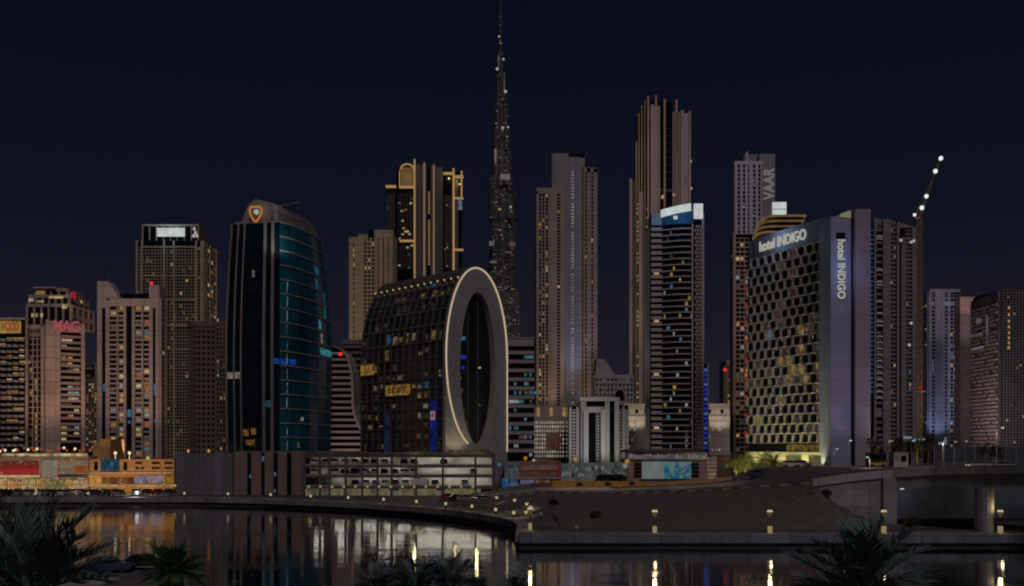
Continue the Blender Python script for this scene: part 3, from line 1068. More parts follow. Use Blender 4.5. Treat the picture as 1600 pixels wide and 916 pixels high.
for k, wd in ((0.5, 0.5), (0.95, 0.5), (2.45, 0.9), (3.0, 0.9), (0.0, 0.5)):
    mb = MB()
    for j in range(NF):
        for sgn in (0,):
            k0 = int(k)
            f_ = k - k0
            P_ = [Vector(bpt(k0, s, 0.05)).lerp(Vector(bpt(min(k0 + 1, 10), s, 0.05)), f_) for s in (j / NF, (j + 1) / NF)]
            w_ = wd / 2
            mb.hexa([P_[0] + Vector((-w_, -0.5, 0)), P_[0] + Vector((w_, -0.5, 0)), P_[0] + Vector((w_, 0.2, 0)), P_[0] + Vector((-w_, 0.2, 0))],
                    [P_[1] + Vector((-w_, -0.5, 0)), P_[1] + Vector((w_, -0.5, 0)), P_[1] + Vector((w_, 0.2, 0)), P_[1] + Vector((-w_, 0.2, 0))])
    mb.build("vertical_fin", mat("vertical_fin_metal", (0.17, 0.17, 0.185), 0.5, 0.2, 0.15, 0.2), bt)
# broken glowing strip beside the corner, a painted reflection in the glass
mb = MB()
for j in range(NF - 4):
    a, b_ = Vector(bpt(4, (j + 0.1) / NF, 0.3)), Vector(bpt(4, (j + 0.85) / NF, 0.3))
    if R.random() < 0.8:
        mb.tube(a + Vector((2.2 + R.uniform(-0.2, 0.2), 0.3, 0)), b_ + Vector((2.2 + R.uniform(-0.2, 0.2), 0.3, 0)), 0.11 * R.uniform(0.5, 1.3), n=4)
mb.build("edge_reflection_strip", em("pale_edge_reflection", (84, 96, 98), 1.0, 0.9, 0.5), bt, kind="stuff")
# crown
cy0 = 325.0
ctop = [(357, 347.5), (376, 347), (387, 320), (397, 310), (426, 317), (437, 322.5), (452, 330), (467, 337), (479, 342), (486, 364), (500, 384)]
b = MB()
lo_, hi_ = [], []
for k in range(len(plan_px)):
    q_ = Vector(bpt(k, 1.0, -1.6))
    lo_.append(q_ + Vector((0, 0, -0.4)))
    px_ = 800 + q_.x / q_.y * F
    hi_.append(Vector((q_.x, q_.y + 0.6, max(q_.z + 0.3, Z(lerp_tab(ctop, px_), q_.y)))))
# finer steps along the front so that the slanted outline reads
fl_, fh_ = [], []
for k in range(len(lo_) - 1):
    for j in range(4):
        q_ = lo_[k].lerp(lo_[k + 1], j / 4)
        px_ = 800 + q_.x / q_.y * F
        fl_.append(q_)
        fh_.append(Vector((q_.x, q_.y + 0.6, max(q_.z + 0.6, Z(lerp_tab(ctop, px_), q_.y)))))
fl_.append(lo_[-1])
fh_.append(hi_[-1])
for k in range(len(fl_) - 1):
    a_, c_ = fl_[k], fl_[k + 1]
    d_, e_ = fh_[k + 1], fh_[k]
    bk_ = Vector((0, 15, 0))
    b.hexa([a_ + bk_, c_ + bk_, d_ + bk_, e_ + bk_], [a_, c_, d_, e_])
cr = b.build("crown", CROWN_M, bt)
b = MB()
SY = lambda p: lerp_tab([(426, 326.2), (440, 326.9), (452, 328.9), (467, 333.9), (482, 339.9)], p)
seam = [(424, 345), (426, 331), (452, 340), (478, 349), (482, 364)]
for (p0, y0), (p1, y1) in zip(seam, seam[1:]):
    b.tube((X(p0, SY(p0)), SY(p0), Z(y0, SY(p0))), (X(p1, SY(p1)), SY(p1), Z(y1, SY(p1))), 0.12, n=4)
b.build("panel_seam", DARK, cr)
b = MB()
shield = [(-9.5, 8), (-5, 11.5), (0, 10), (5, 11.5), (9.5, 8), (9, 1), (6, -6), (0, -13), (-6, -6), (-9, 1)]
pc, yc = 399.5, 334
ly = cy0 + 1.3
sc_ = cy0 / F
for i in range(len(shield)):
    a, c_ = shield[i], shield[(i + 1) % len(shield)]
    b.tube((X(pc, ly) + a[0] * sc_, ly, Z(yc, ly) + a[1] * sc_), (X(pc, ly) + c_[0] * sc_, ly, Z(yc, ly) + c_[1] * sc_), 0.34, n=6)
b.build("shield_emblem", em("orange_emblem_light", (150, 92, 40), 1.3), cr, label="glowing orange shield outline emblem")
b = MB()
inner = [(-3, 5.5), (4, 6.5), (5, 1), (1, -2), (-2, 0)]
b.hexa([(X(pc, ly) + p * sc_, ly + 0.3, Z(yc, ly) + q_ * sc_) for p, q_ in inner], [(X(pc, ly) + p * sc_, ly - 0.1, Z(yc, ly) + q_ * sc_) for p, q_ in inner])
b.build("emblem_centre", EM_WHITE, cr)
b = MB()
cb = (X(438, 338), 338, Z(331, 338))
b.tube((cb[0], cb[1], cb[2] - 2), (cb[0], cb[1], cb[2] + 2.2), 0.5)
b.tube((cb[0] - 3.5, cb[1], cb[2] + 1.0), (cb[0] + 6.5, cb[1], cb[2] + 3.2), 0.42, 0.22)
b.build("cleaning_crane", mat("crane_grey", (0.16, 0.15, 0.15), 0.6), bt, label="window cleaning crane on the slanted roof")
lamp("crown_uplight", (X(440, 318), 318, Z(395, 318)), 500, (1.0, 0.85, 0.75), bt, 1.0, spot=110, target=(X(440, 330), 330, Z(335, 330)))

# ---- wall panels and rose columns along the quay, below the blue tower
Y = 262
pw_ = empty("panel_wall", (X(320, Y), Y, 3), "plain blue grey wall of tall concrete panels beside rose columns on the quay", "wall")
bw = MB()
bw.box(X(275, Y), X(366, Y), Y + 0.3, Y + 10, 3, Z(708, Y))
bw.build("backing", DARK, pw_)
PANELM = [mat("slate_panel_a", (0.145, 0.145, 0.185), 0.7, 0, 0.12, 0.2), mat("slate_panel_b", (0.115, 0.115, 0.145), 0.7, 0, 0.12, 0.2)]
edges = [275, 289, 312, 316, 333, 349, 364]
for i, (a, c_) in enumerate(zip(edges, edges[1:])):
    mb = MB()
    mb.box(X(a, Y) + 0.05, X(c_, Y) - 0.03, Y - 0.1 * (i % 2), Y + 0.35, 3, Z(707 + (i % 2), Y))
    mb.build("panel", PANELM[i % 2], pw_)
for px_ in (293, 325):
    mb = MB()
    mb.ball((X(px_, Y), Y + 0.6, Z(704.5, Y)), 0.36, 8, 5)
    mb.tube((X(px_, Y), Y + 0.6, Z(709, Y)), (X(px_, Y), Y + 0.6, Z(706, Y)), 0.1)
    mb.build("wall_lamp", em("orange_wall_lamp", (170, 104, 40), 1.6), pw_)
ro = empty("rose_colonnade", (X(420, Y), Y, 3), "rose brown block of broad flat columns with dark glass between them", "building")
mb = MB()
mb.box(X(366, Y), X(475, Y), Y + 0.8, Y + 14, 3, Z(708, Y))
mb.build("glass_wall", GLASS, ro)
for k, (a, c_) in enumerate(((365.5, 386), (392.5, 408), (413.5, 427), (434, 448), (455.5, 474.5))):
    mb = MB()
    mb.box(X(a, Y), X(c_, Y), Y, Y + 1.2, 3, Z(706.5, Y))
    mb.build("column", mat("rose_column_stone", (0.20, 0.14, 0.125), 0.75, 0, 0.15, 0.2), ro)
mb = MB()
mb.box(X(365, Y), X(476, Y), Y + 1.3, Y + 14.2, Z(708, Y), Z(705, Y))
mb.build("roof_slab", BROWN, ro)
for p, y0, y1 in ((410, 713, 721), (429, 738, 744), (390, 742, 747), (428, 765, 770)):
    mb = MB()
    mb.box(X(p - 1.5, Y), X(p + 1.5, Y), Y + 0.7, Y + 0.79, Z(y1, Y), Z(y0, Y))
    mb.build("lit_pane", em("blue_pale_pane", (58, 80, 108), 1.0), ro)

# ---- open car park with lit decks
Y = 258
cpk = empty("car_park", (X(625, Y), Y, 3), "open sided car park with three white lit decks on the quay", "car park")
x0, x1 = X(476, Y), X(771, Y)
DECKM = mat("car_park_slab", (0.10, 0.092, 0.088), 0.8, 0, 0.2, 0.3)
CPW = mat("car_park_white_wall", (0.62, 0.60, 0.56), 0.8, 0, 0.2, 0.5)
decks = [Z(y_, Y) for y_ in (760, 742.5, 727, 711)]      # slab tops, the last is the roof
for k, zz in enumerate(decks):
    mb = MB()
    mb.box(x0 - 0.3, x1 + 0.2, Y - 0.25, Y + 24, zz - 0.45, zz)
    mb.box(x0 - 0.3, x1 + 0.2, Y - 0.27, Y + 0.12, zz - 0.62, zz - 0.44)
    mb.build("deck_slab", DECKM, cpk)
    if k < 3:
        mb = MB()
        mb.box(x0, x1, Y - 0.2, Y, zz, zz + 0.28)
        mb.build("parapet", mat("car_park_rail", (0.24, 0.23, 0.22), 0.7, 0, 0.2, 0.4), cpk)
mb = MB()
mb.box(x0 - 0.3, x1 + 0.2, Y - 0.35, Y + 0.1, decks[3] + 0.0, decks[3] + 0.75)
mb.build("roof_parapet", DECKM, cpk)
mb = MB()
mb.box(x0, x1, Y + 6.5, Y + 6.8, 3, decks[3] - 0.46)
mb.build("back_wall", CPW, cpk)
for p in (476, 500, 515, 540, 566, 590, 612, 650, 692, 743, 770.5):
    mb = MB()
    mb.box(X(p, Y) - 0.28, X(p, Y) + 0.28, Y - 0.32, Y + 0.3, 3, decks[3] - 0.46)
    mb.build("column", DECKM, cpk)
tube_ = MB()
tube_.box(-1.2, 1.2, -0.12, 0.12, -0.1, 0)
tube_me = tube_.mesh("ceiling_light", EM_CAR)
for k in range(3):
    zc = decks[k + 1] - 0.47
    lo = 487 if k else 520
    for i in range(22):
        p = lo + (766 - lo) * (i + 0.5) / 22
        if R.random() < (0.6 if p < 650 else 0.95):
            put("ceiling_light", tube_me, cpk, (X(p, Y), Y + 4.6 + R.uniform(-0.5, 0.5), zc))
# ground floor bays under the decks
for k in range(16):
    p0 = 478 + k * 18.3
    if p0 > 752:
        break
    mb = MB()
    mb.box(X(p0, Y) + 0.25, X(p0 + 17, Y), Y + 0.2, Y + 0.5, 3, decks[0] - 0.5)
    mb.build("shop_front", em("olive_shop_light", (82, 78, 56), 1.0, 0.45, 0.35, sample=True) if k not in (7, 11) else mat("car_park_white_wall", ()), cpk)
    mb = MB()
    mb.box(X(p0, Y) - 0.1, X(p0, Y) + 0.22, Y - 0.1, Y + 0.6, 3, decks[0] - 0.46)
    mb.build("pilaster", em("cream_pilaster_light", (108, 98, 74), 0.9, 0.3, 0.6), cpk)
    mb = MB()
    mb.box(X(p0 + 3, Y), X(p0 + 6.5, Y), Y - 0.5, Y - 0.33, decks[0] - 0.4, decks[0] + 0.25)
    mb.build("wall_lantern", em("peach_lantern", (128, 110, 84), 1.1), cpk)
mb = MB()
mb.box(X(642, Y), X(668, Y), Y - 0.7, Y - 0.45, Z(757, Y), Z(744, Y) - 0.6)
mb.build("banner", WHITE, cpk)

# ---- curved sail building behind the blue tower
Y = 400
sl = empty("sail_building", (X(548, Y), Y, 3), "curved sail shaped building with stacked pale balcony bands beside blue glass tower", "building")
curve = [(541, 523), (548, 537), (560, 545), (575, 549), (590, 551.5), (610, 552.5), (632, 552.5), (648, 555), (662, 560), (675, 567), (688, 576), (700, 583), (712, 586)]


def sail_r(y_):
    return lerp_tab(curve, y_)


core = MB()
for (ya, pa), (yb_, pb) in zip(curve, curve[1:]):
    core.hexa([(X(516, Y), Y, Z(yb_, Y)), (X(pb, Y), Y, Z(yb_, Y)), (X(pb, Y), Y + 16, Z(yb_, Y)), (X(516, Y), Y + 16, Z(yb_, Y))],
              [(X(516, Y), Y, Z(ya, Y)), (X(pa, Y), Y, Z(ya, Y)), (X(pa, Y), Y + 16, Z(ya, Y)), (X(516, Y), Y + 16, Z(ya, Y))])
core.build("core", GLASS_B, sl)
SAILM = mat("sail_band_render", (0.36, 0.31, 0.29), 0.8, 0, 0.15, 0.2)
for j in range(17):
    y_ = 551 + j * 9.4
    mb = MB()
    mb.box(X(516, Y), X(sail_r(y_ + 3), Y), Y - 1.4, Y + 0.1, Z(y_ + 3.8, Y), Z(y_, Y))
    mb.build("balcony_band", SAILM, sl)
mb = MB()
for (ya, pa), (yb_, pb) in zip(curve, curve[1:]):
    w_ = 2.4
    mb.hexa([(X(pb - w_, Y), Y - 1.7, Z(yb_, Y)), (X(pb + 1, Y), Y - 1.7, Z(yb_, Y)), (X(pb + 1, Y), Y + 16, Z(yb_, Y)), (X(pb - w_, Y), Y + 16, Z(yb_, Y))],
            [(X(pa - w_, Y), Y - 1.7, Z(ya, Y)), (X(pa + 1, Y), Y - 1.7, Z(ya, Y)), (X(pa + 1, Y), Y + 16, Z(ya, Y)), (X(pa - w_, Y), Y + 16, Z(ya, Y))])
mb.build("edge_rib", SAILM, sl)
mb = MB()
mb.ball((X(533, Y), Y - 1.6, Z(554, Y)), 0.8)
mb.build("red_beacon", em("red_beacon", ()), sl)
lamp("sail_uplight", (X(535, 385), 380, 6), 800, (1.0, 0.60, 0.52), sl, 1.0, spot=80, target=(X(540, Y), Y, 30))
Y = 425
t = Tower("striped_low_block", "dim striped block tucked between the sail building and the ring building", 560, Y)
t.block(536, 582, 533, 16)
for j in range(18):
    t.bar(t.fr, 536, 582, 540 + j * 9.6, 544 + j * 9.6, 0.5)
t.bar(t.fr, 536, 582, 531, 538, 0.6)
t.done(mat("striped_block_band", (0.17, 0.15, 0.14), 0.8, 0, 0.2, 0.2, panel=(4.2, 3.4, 0.24, 0.68)))

# ---- beige tower behind
Y = 560
t = Tower("beige_stepped_tower", "beige stepped tower with columns of dark windows left of the gold lit towers", 580, Y)
t.block(546, 577, 372, 20)
t.block(575, 613, 361, 20, -1.5)
t.bar(t.fr, 545.5, 552, 372, None, 0.3)
t.bar(t.fr, 554.5, 568, 375, None, 1.6)
t.bar(t.fr, 545, 577, 371, 380, 0.5)
for p0, p1 in ((586, 590.5), (592, 599), (600.5, 606), (607.5, 613.5)):
    t.bar(t.fr, p0, p1, 362, None, 0.9, -1.5)
t.bar(t.fr, 585, 614, 360, 372, 1.0, -1.5)
t.front(568, 586, 372, 560, 3, 30, 0.4, 0.42, 0.6, 0.12, W_WARM, dy=-1.6)
t.front(550.5, 556, 380, 560, 1, 24, 0.3, 0.4, 0.4, 0.2, W_WARM)
t.side(613, 362, 560, 20, 5, 30, 0.5, 0.45, 0.35, 0.06, dy=-1.5)
t.block(560, 606, 366, 10, 6, 380, 1)
t.done(mat("beige_tower_stone", (0.44, 0.36, 0.24), 0.8, 0, 0.12, 0.06, panel=(4.2, 3.4, 0.24, 0.68)))
lamp("beige_tower_uplight", (X(560, 540), 535, 20), 9000, (1.0, 0.72, 0.36), t.root, 2.0, spot=70, target=(X(562, 560), 560, 100))

# ---- gold-lined art deco towers
Y = 720
GOLDW = mat("deco_tower_cladding", (0.12, 0.105, 0.105), 0.7, 0, 0.12, 0.05, panel=(4.2, 3.4, 0.24, 0.68))
t = Tower("gold_lined_tower", "dark art deco tower with bright gold vertical fins and glowing arched crown", 650, Y)
rt = t.root
t.block(604, 622, 295, 25, 6)
t.block(619, 695, 262, 32)
t.bar(t.fr, 650, 662, 258, None, 1.4)
t.bar(t.fr, 664.5, 667, 258, None, 1.0)
t.bar(t.fr, 673, 676.5, 260, None, 1.0)
t.bar(t.fr, 680.5, 692, 262, None, 1.4)
t.front(604, 619, 300, 420, 4, 34, 0.3, 0.3, 0.4, 0.05, dy=6)
t.front(622, 646, 302, 420, 5, 34, 0.14, 0.2, 0.3, 0.04)
t.side(695, 262, 420, 30, 6, 40, 0.3, 0.3, 0.4, 0.03)
for (p, y_) in ((634, 362), (640, 366), (637, 362), (631, 357), (642, 318), (644, 384), (637, 387), (628, 330)):
    t.pane(t.lt, p - 2, p + 2, y_ - 1.5, y_ + 1.5, 0.4, 0, R.choice((0, 1)))
t.done(GOLDW)
for p0, p1, yt, mt in ((646.9, 649.1, 250, EM_GOLD), (661.9, 664.1, 255, EM_ROSE), (677, 679.2, 258.5, EM_ROSE), (623.8, 625, 268, EM_GOLD)):
    mb = MB()
    t.bar(mb, p0, p1, yt, None if p0 > 640 else 292, 1.9)
    mb.build("light_fin", mt, rt)
for y_, p0, p1 in ((292, 603, 625), (293, 624, 647), (377, 613, 625), (377, 625, 647)):
    mb = MB()
    t.bar(mb, p0, p1, y_ - 1.3, y_ + 1.6, 2.2, dy=4 if p1 == 625 else 0, back=0.5)
    mb.build("light_cornice", EM_GOLD, rt)
mb = MB()
for k in range(8):
    a0_, a1_ = PI * k / 8, PI * (k + 1) / 8
    mb.tube((X(636.5, Y) + 10.5 * Y / F * math.cos(a0_), Y - 1.2, Z(266, Y) + 9 * Y / F * math.sin(a0_)), (X(636.5, Y) + 10.5 * Y / F * math.cos(a1_), Y - 1.2, Z(266, Y) + 9 * Y / F * math.sin(a1_)), 0.6, n=5)
mb.build("arch_light", EM_GOLD, rt)
mb = MB()
t.bar(mb, 626, 646.4, 262, 291, 0.5)
mb.build("crown_panel", mat("gilded_panel", (0.34, 0.24, 0.11), 0.5, 0.2, 0.1, 0.1), rt)
lamp("crown_glow", (X(636, Y), Y - 9, Z(274, Y)), 300, (1.0, 0.72, 0.3), rt, 2.0)
mb = MB()
for j in range(42):
    y_ = 300 + j * 2.75
    if not 333 < y_ < 342:
        t.pane(mb, 669.2, 671.6, y_, y_ + 1.5, 0.3)
mb.build("stair_windows", EM_GOLD, rt, kind="stuff")
t = Tower("gold_cross_tower", "slim dark tower with gold light fin and cross bars right of the gold lined tower", 707, Y)
rt = t.root
t.block(693, 721, 268, 28)
t.front(694, 706, 305, 420, 4, 40, 0.25, 0.3, 0.3, 0.05)
t.bar(t.fr, 711, 716, 275, None, 0.8)
t.done(GOLDW)
for p0, p1, y0, y1, mt in ((707.3, 710.3, 264, None, EM_GOLD), (693, 707, 270, 273.5, EM_GOLD), (710.5, 724, 275, 279, EM_GOLD), (710.5, 724, 309, 312, EM_GOLD), (710.5, 724, 389.5, 392.5, EM_GOLD), (720, 722.4, 268, 310, EM_GOLD)):
    mb = MB()
    t.bar(mb, p0, p1, y0, y1, 1.7)
    mb.build("light_fin" if y1 is None else "light_bar", mt, rt)
mb = MB()
t.bar(mb, 716.3, 722, 314, 328, 1.2)
mb.build("screen", em("pale_blue_screen", (86, 96, 122), 1.0, 0.5, 0.2), rt)
lamp("crown_glow", (X(701, Y), Y - 3.5, Z(277, Y)), 500, (1.0, 0.7, 0.3), rt, 0.5)
lamp("crown_glow", (X(718, Y), Y - 3.5, Z(286, Y)), 400, (1.0, 0.7, 0.3), rt, 0.5)

# ---- the very tall stepped spire tower
Y = 1800
bk = empty("spire_tower", (X(785, Y), Y, 3), "extremely tall stepped needle tower tapering to a thin spire", "tower")
BKM = mat("spire_tower_steel", (0.12, 0.118, 0.13), 0.4, 0.5, 0.5, 0.02, stretch=(1, 1, 0.4))
tiers = [(786, 26, 0, 452), (784.5, 24.5, 452, 420), (786, 21.5, 420, 345), (785, 23, 345, 300), (781.5, 20, 300, 276), (784, 15.5, 276, 236), (783.5, 13.5, 236, 203), (783.5, 11, 203, 160), (783, 7.8, 160, 118), (782.4, 5, 118, 82), (782.2, 2.6, 82, 30), (782.3, 1.2, 30, -25)]
lt, lt2 = MB(), MB()
m_px = Y / F
for i, (pc, hw, yb_, yt) in enumerate(tiers):
    z0 = 3 if i == 0 else Z(yb_, Y)
    z1 = Z(yt, Y)
    rw = hw * m_px
    mb = MB()
    n = 30 if hw > 6 else 10
    # three rounded wings around a core
    mb.ring(X(pc, Y), Y, rw * 0.62, rw * 0.60, z0, z1, n)
    if hw > 3:
        for a in (PI * 1.5 - 1.15, PI * 1.5 + 1.15, PI * 0.5):
            s = (0.86 if i % 2 else 1.0)
            zz = z1 - (z1 - z0) * (0.0 if a < 4 else 0.25)
            mb.ring(X(pc, Y) + 0.55 * rw * math.cos(a) * 1.0, Y + 0.45 * rw * math.sin(a), rw * 0.47, rw * 0.46, z0, zz, n)
    mb.build("tier", BKM, bk)
    if hw > 6:
        fin = MB()
        for k in range(int(hw * 0.8)):
            a = PI + PI * (k + 0.5) / int(hw * 0.8)
            px_, py_ = X(pc, Y) + rw * 0.97 * math.cos(a), Y + rw * 0.9 * math.sin(a)
            fin.tube((px_, py_, z0), (px_, py_, z1 - (z1 - z0) * R.choice((0, 0.1, 0.3))), 0.55, n=4)
        fin.build("steel_fins", mat("spire_tower_fin", (0.22, 0.21, 0.22), 0.4, 0.4, 0.2, 0.05), bk, kind="stuff")
    # rooms, ledges and service floors lit across the shaft
    nl = int(hw * abs((z1 - z0)) / 34)
    for k in range(nl):
        dx = R.uniform(-0.8, 0.8)
        zc = R.uniform(max(z0, Z(520, Y)), z1)
        yy = Y - rw * (1.02 * math.sqrt(1 - dx * dx)) - 0.6
        w_ = R.choice((0.7, 0.9, 1.2, 2.2))
        lt.poly([(X(pc, Y) + dx * rw - w_, yy, zc - 0.7), (X(pc, Y) + dx * rw + w_, yy, zc - 0.7), (X(pc, Y) + dx * rw + w_, yy, zc + 0.7), (X(pc, Y) + dx * rw - w_, yy, zc + 0.7)], R.choices(range(3), (6, 3, 1))[0])
lt.build("lit_windows", [em("spire_room_grey", (62, 60, 64), 1.0, 0.5, 0.05), em("spire_room_warm", (84, 74, 56), 1.0, 0.5, 0.05), em("spire_room_bright", (118, 112, 98), 1.2)], bk, kind="stuff")
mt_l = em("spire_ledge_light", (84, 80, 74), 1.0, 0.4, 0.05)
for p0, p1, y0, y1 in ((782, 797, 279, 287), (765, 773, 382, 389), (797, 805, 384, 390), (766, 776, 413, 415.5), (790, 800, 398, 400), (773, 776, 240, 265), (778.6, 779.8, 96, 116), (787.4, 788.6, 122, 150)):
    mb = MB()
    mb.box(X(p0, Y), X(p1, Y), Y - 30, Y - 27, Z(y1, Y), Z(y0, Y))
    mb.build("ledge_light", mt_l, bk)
mb = MB()
for p, y_, s in ((777.2, 115, 2.6), (786.8, 100, 2.0), (780, 65, 1.8), (790, 150, 2.8), (785.5, 206, 2.4), (794, 205, 1.8), (798, 328, 2.0)):
    mb.ball((X(p, Y), Y - 22, Z(y_, Y)), s, 6, 4)
mb.build("tier_floodlights", em("tier_flood", (140, 136, 130), 1.3), bk, kind="stuff")
mb = MB()
mb.ball((X(781, Y), Y - 33, Z(334, Y)), 3.0, 8, 5, sz=0.6)
mb.build("amber_beacon", em("amber_beacon_light", (128, 104, 50), 1.4), bk)
# ---- base block of the spire tower, grainy with lights
t = Tower("grainy_lit_block", "dim block speckled with tiny lights at the foot of the spire tower", 798, 1500)
t.block(776, 812, 455, 60)
t.front(777, 812, 456, 560, 12, 34, 0.4, 0.5, 1.0, 0.22, (1, 0, 1, 1, 0, 7))
t.done(mat("grainy_block_wall", (0.12, 0.11, 0.11), 0.7, 0, 0.2, 0.05))

# ------------------------------------------------------------------ ring-fronted vault building
oo = (-17.4, 265.0)
AL = math.radians(48)
DV = Vector((math.cos(AL), -math.sin(AL), 0))        # long axis, towards the ring face
FV = Vector((math.sin(AL), math.cos(AL), 0))         # across the ring face, left to right
WF, LF = 20.9, 38.5
ZT = 62.6
ZC = 39.0                                            # springing of the arch
RH = ZT - ZC
ob = empty("ring_building", (oo[0], oo[1], 3), "barrel vaulted glass building ending in a pale slab with tall oval opening", "building")


def arch(t_, out=0.0):
    """t 0..1 round the cross-section: up the left wall, over the vault, down the right wall -> (across, height)"""
    L1 = ZC - 3
    La = 1.30 * (RH + WF / 2)
    T = 2 * L1 + La
    s = t_ * T
    if s < L1:
        return (-out, 3 + s)
    if s < L1 + La:
        a = PI - PI * (s - L1) / La
        return (WF / 2 + (WF / 2 + out) * math.cos(a), ZC + (RH + out) * math.sin(a))
    return (WF + out, ZC - (s - L1 - La))


def opt(l, t_, out=0.0):
    a, z = arch(t_, out)
    p = Vector((oo[0], oo[1], 0)) - DV * l + FV * a
    return Vector((p.x, p.y, z))


NT = 60
core = MB()
for k in range(NT):
    core.poly([opt(0.4, k / NT, -0.35), opt(0.4, (k + 1) / NT, -0.35), opt(LF, (k + 1) / NT, -0.35), opt(LF, k / NT, -0.35)])
core.poly([opt(LF, k / NT, -0.35) for k in range(NT + 1)])
core.build("vault_core", NIGHT, ob)
# panes of the vault, one by one (left wall and the vault the camera sees)
T0, T1, NR_, NC_ = 0.075, 0.56, 21, 13
PANE_B = mat("vault_pane_glass", (0.028, 0.034, 0.046), 0.12, 0, 0.5, 0.2, spec=0.5)
PANE_R = mat("vault_roof_panel", (0.022, 0.019, 0.017), 0.4, 0, 0.3, 0.2)
PE = [em("vault_room_amber", (78, 62, 34), 1.0, 1.0, 0.9), em("vault_room_dim", (38, 32, 27), 1.0, 1.0, 0.9), em("vault_room_cyan", (26, 58, 72), 1.0, 1.0, 0.9), em("vault_room_white", (74, 68, 56), 1.0, 1.0, 0.9)]
special = {(3, 1): 0, (4, 1): 0, (10, 11): 1, (8, 14): 0, (4, 14): 1, (5, 14): 0, (8, 15): 2, (9, 15): 2, (10, 14): 0, (11, 14): 0, (2, 12): 1, (3, 12): 1, (4, 11): 2, (6, 11): 0, (7, 11): 0, (8, 11): 3,
           (10, 7): 2, (10, 6): 0, (10, 5): 3, (5, 8): 1, (6, 8): 3, (3, 8): 1, (4, 7): 1, (5, 7): 1, (9, 2): 0, (4, 2): 1, (5, 4): 1, (6, 4): 1, (12, 11): 1, (1, 9): 0, (2, 9): 0}
for r in range(NR_):
    for c_ in range(NC_):
        t0 = T0 + (T1 - T0) * (r + 0.05) / NR_
        t1 = T0 + (T1 - T0) * (r + 0.95) / NR_
        l1 = 0.5 + (LF - 0.5) * (NC_ - c_ - 0.95) / NC_
        l0 = 0.5 + (LF - 0.5) * (NC_ - c_ - 0.05) / NC_
        mb = MB()
        mb.poly([opt(l0, t0), opt(l1, t0), opt(l1, t1), opt(l0, t1)])
        k = special.get((c_, r))
        if k is None and r < 15 and R.random() < 0.24:
            k = R.choice((1, 1, 1, 0, 3))
        pane_ = mb.build("pane", PANE_R if r > 15 else PANE_B, ob)
        if k is not None:
            mb = MB()
            fa, fb = R.uniform(0, 0.35), R.uniform(0.6, 1.0)
            ta, tb = t0 + (t1 - t0) * R.uniform(0, 0.3), t0 + (t1 - t0) * R.uniform(0.55, 0.9)
            la, lb_ = l0 + (l1 - l0) * fa, l0 + (l1 - l0) * fb
            mb.poly([opt(la, ta, 0.05), opt(lb_, ta, 0.05), opt(lb_, tb, 0.05), opt(la, tb, 0.05)])
            mb.build("lit_room", PE[k], pane_)
# standing ribs between the panes
RIB = mat("vault_rib_metal", (0.13, 0.12, 0.11), 0.5, 0.3, 0.2, 0.3)
for c_ in range(NC_ + 1):
    l = 0.5 + (LF - 0.5) * (NC_ - c_) / NC_
    mb = MB()
    for k in range(34):
        ta, tb = 0.02 + 0.60 * k / 34, 0.02 + 0.60 * (k + 1) / 34
        A, B_ = opt(l, ta, -0.3), opt(l, tb, -0.3)
        big = 0.32 if ta < 0.43 else 0.75
        C_, D_ = opt(l, tb, big), opt(l, ta, big)
        w_ = DV * 0.11
        mb.hexa([A - w_, B_ - w_, C_ - w_, D_ - w_], [A + w_, B_ + w_, C_ + w_, D_ + w_])
    mb.build("rib", RIB, ob)
for r in range(NR_ + 1):
    tt = T0 + (T1 - T0) * r / NR_
    mb = MB()
    A, B_ = opt(0.5, tt, 0.2), opt(LF, tt, 0.2)
    C_, D_ = opt(0.5, tt, -0.3), opt(LF, tt, -0.3)
    tt2 = tt + 0.0032
    mb.hexa([A, B_, D_, C_], [opt(0.5, tt2, 0.2), opt(LF, tt2, 0.2), opt(LF, tt2, -0.3), opt(0.5, tt2, -0.3)])
    mb.build("floor_rail", RIB, ob)
# roof ridge lamps
bulb = MB()
bulb.ball((0, 0, 0), 0.26, 6, 4)
bulb_me = bulb.mesh("rib_lamp", em("rib_lamp_light", (150, 124, 84), 1.6))
for c_ in range(NC_ + 1):
    l = 0.5 + (LF - 0.5) * (NC_ - c_) / NC_
    put("rib_lamp", bulb_me, ob, opt(l, 0.435, 0.55))
    if c_ in (3, 6, 8, 11):
        put("rib_lamp", bulb_me, ob, opt(l, 0.56, 0.9))
# ring face: a slab with an oval opening
HC, HRX, HRZ = 36.0, 6.1, 20.3                       # oval centre height, half width, half height
NO = 64
OUT, INN = [], []
for k in range(NO):
    a = 2 * PI * k / NO
    ca, sa = math.cos(a), math.sin(a)
    INN.append((WF / 2 + 0.3 + HRX * ca, HC + HRZ * sa))
    if sa >= 0:
        OUT.append((WF / 2 + (WF / 2 + 0.25) * ca, ZC + (RH + 0.25) * sa))
    else:                                            # straight sides down to the ground
        x_ = WF / 2 + (WF / 2 + 0.25) * (1 if ca > 0 else -1) if abs(ca) > 0.71 else WF / 2 + (WF / 2 + 0.25) * ca / 0.71
        z_ = ZC + (3 - ZC) * (-sa / 0.71 if abs(ca) > 0.71 else 1.0)
        OUT.append((x_, z_))


def fpt(a, z, d):
    p = Vector((oo[0], oo[1], 0)) + FV * a + DV * d
    return (p.x, p.y, z)


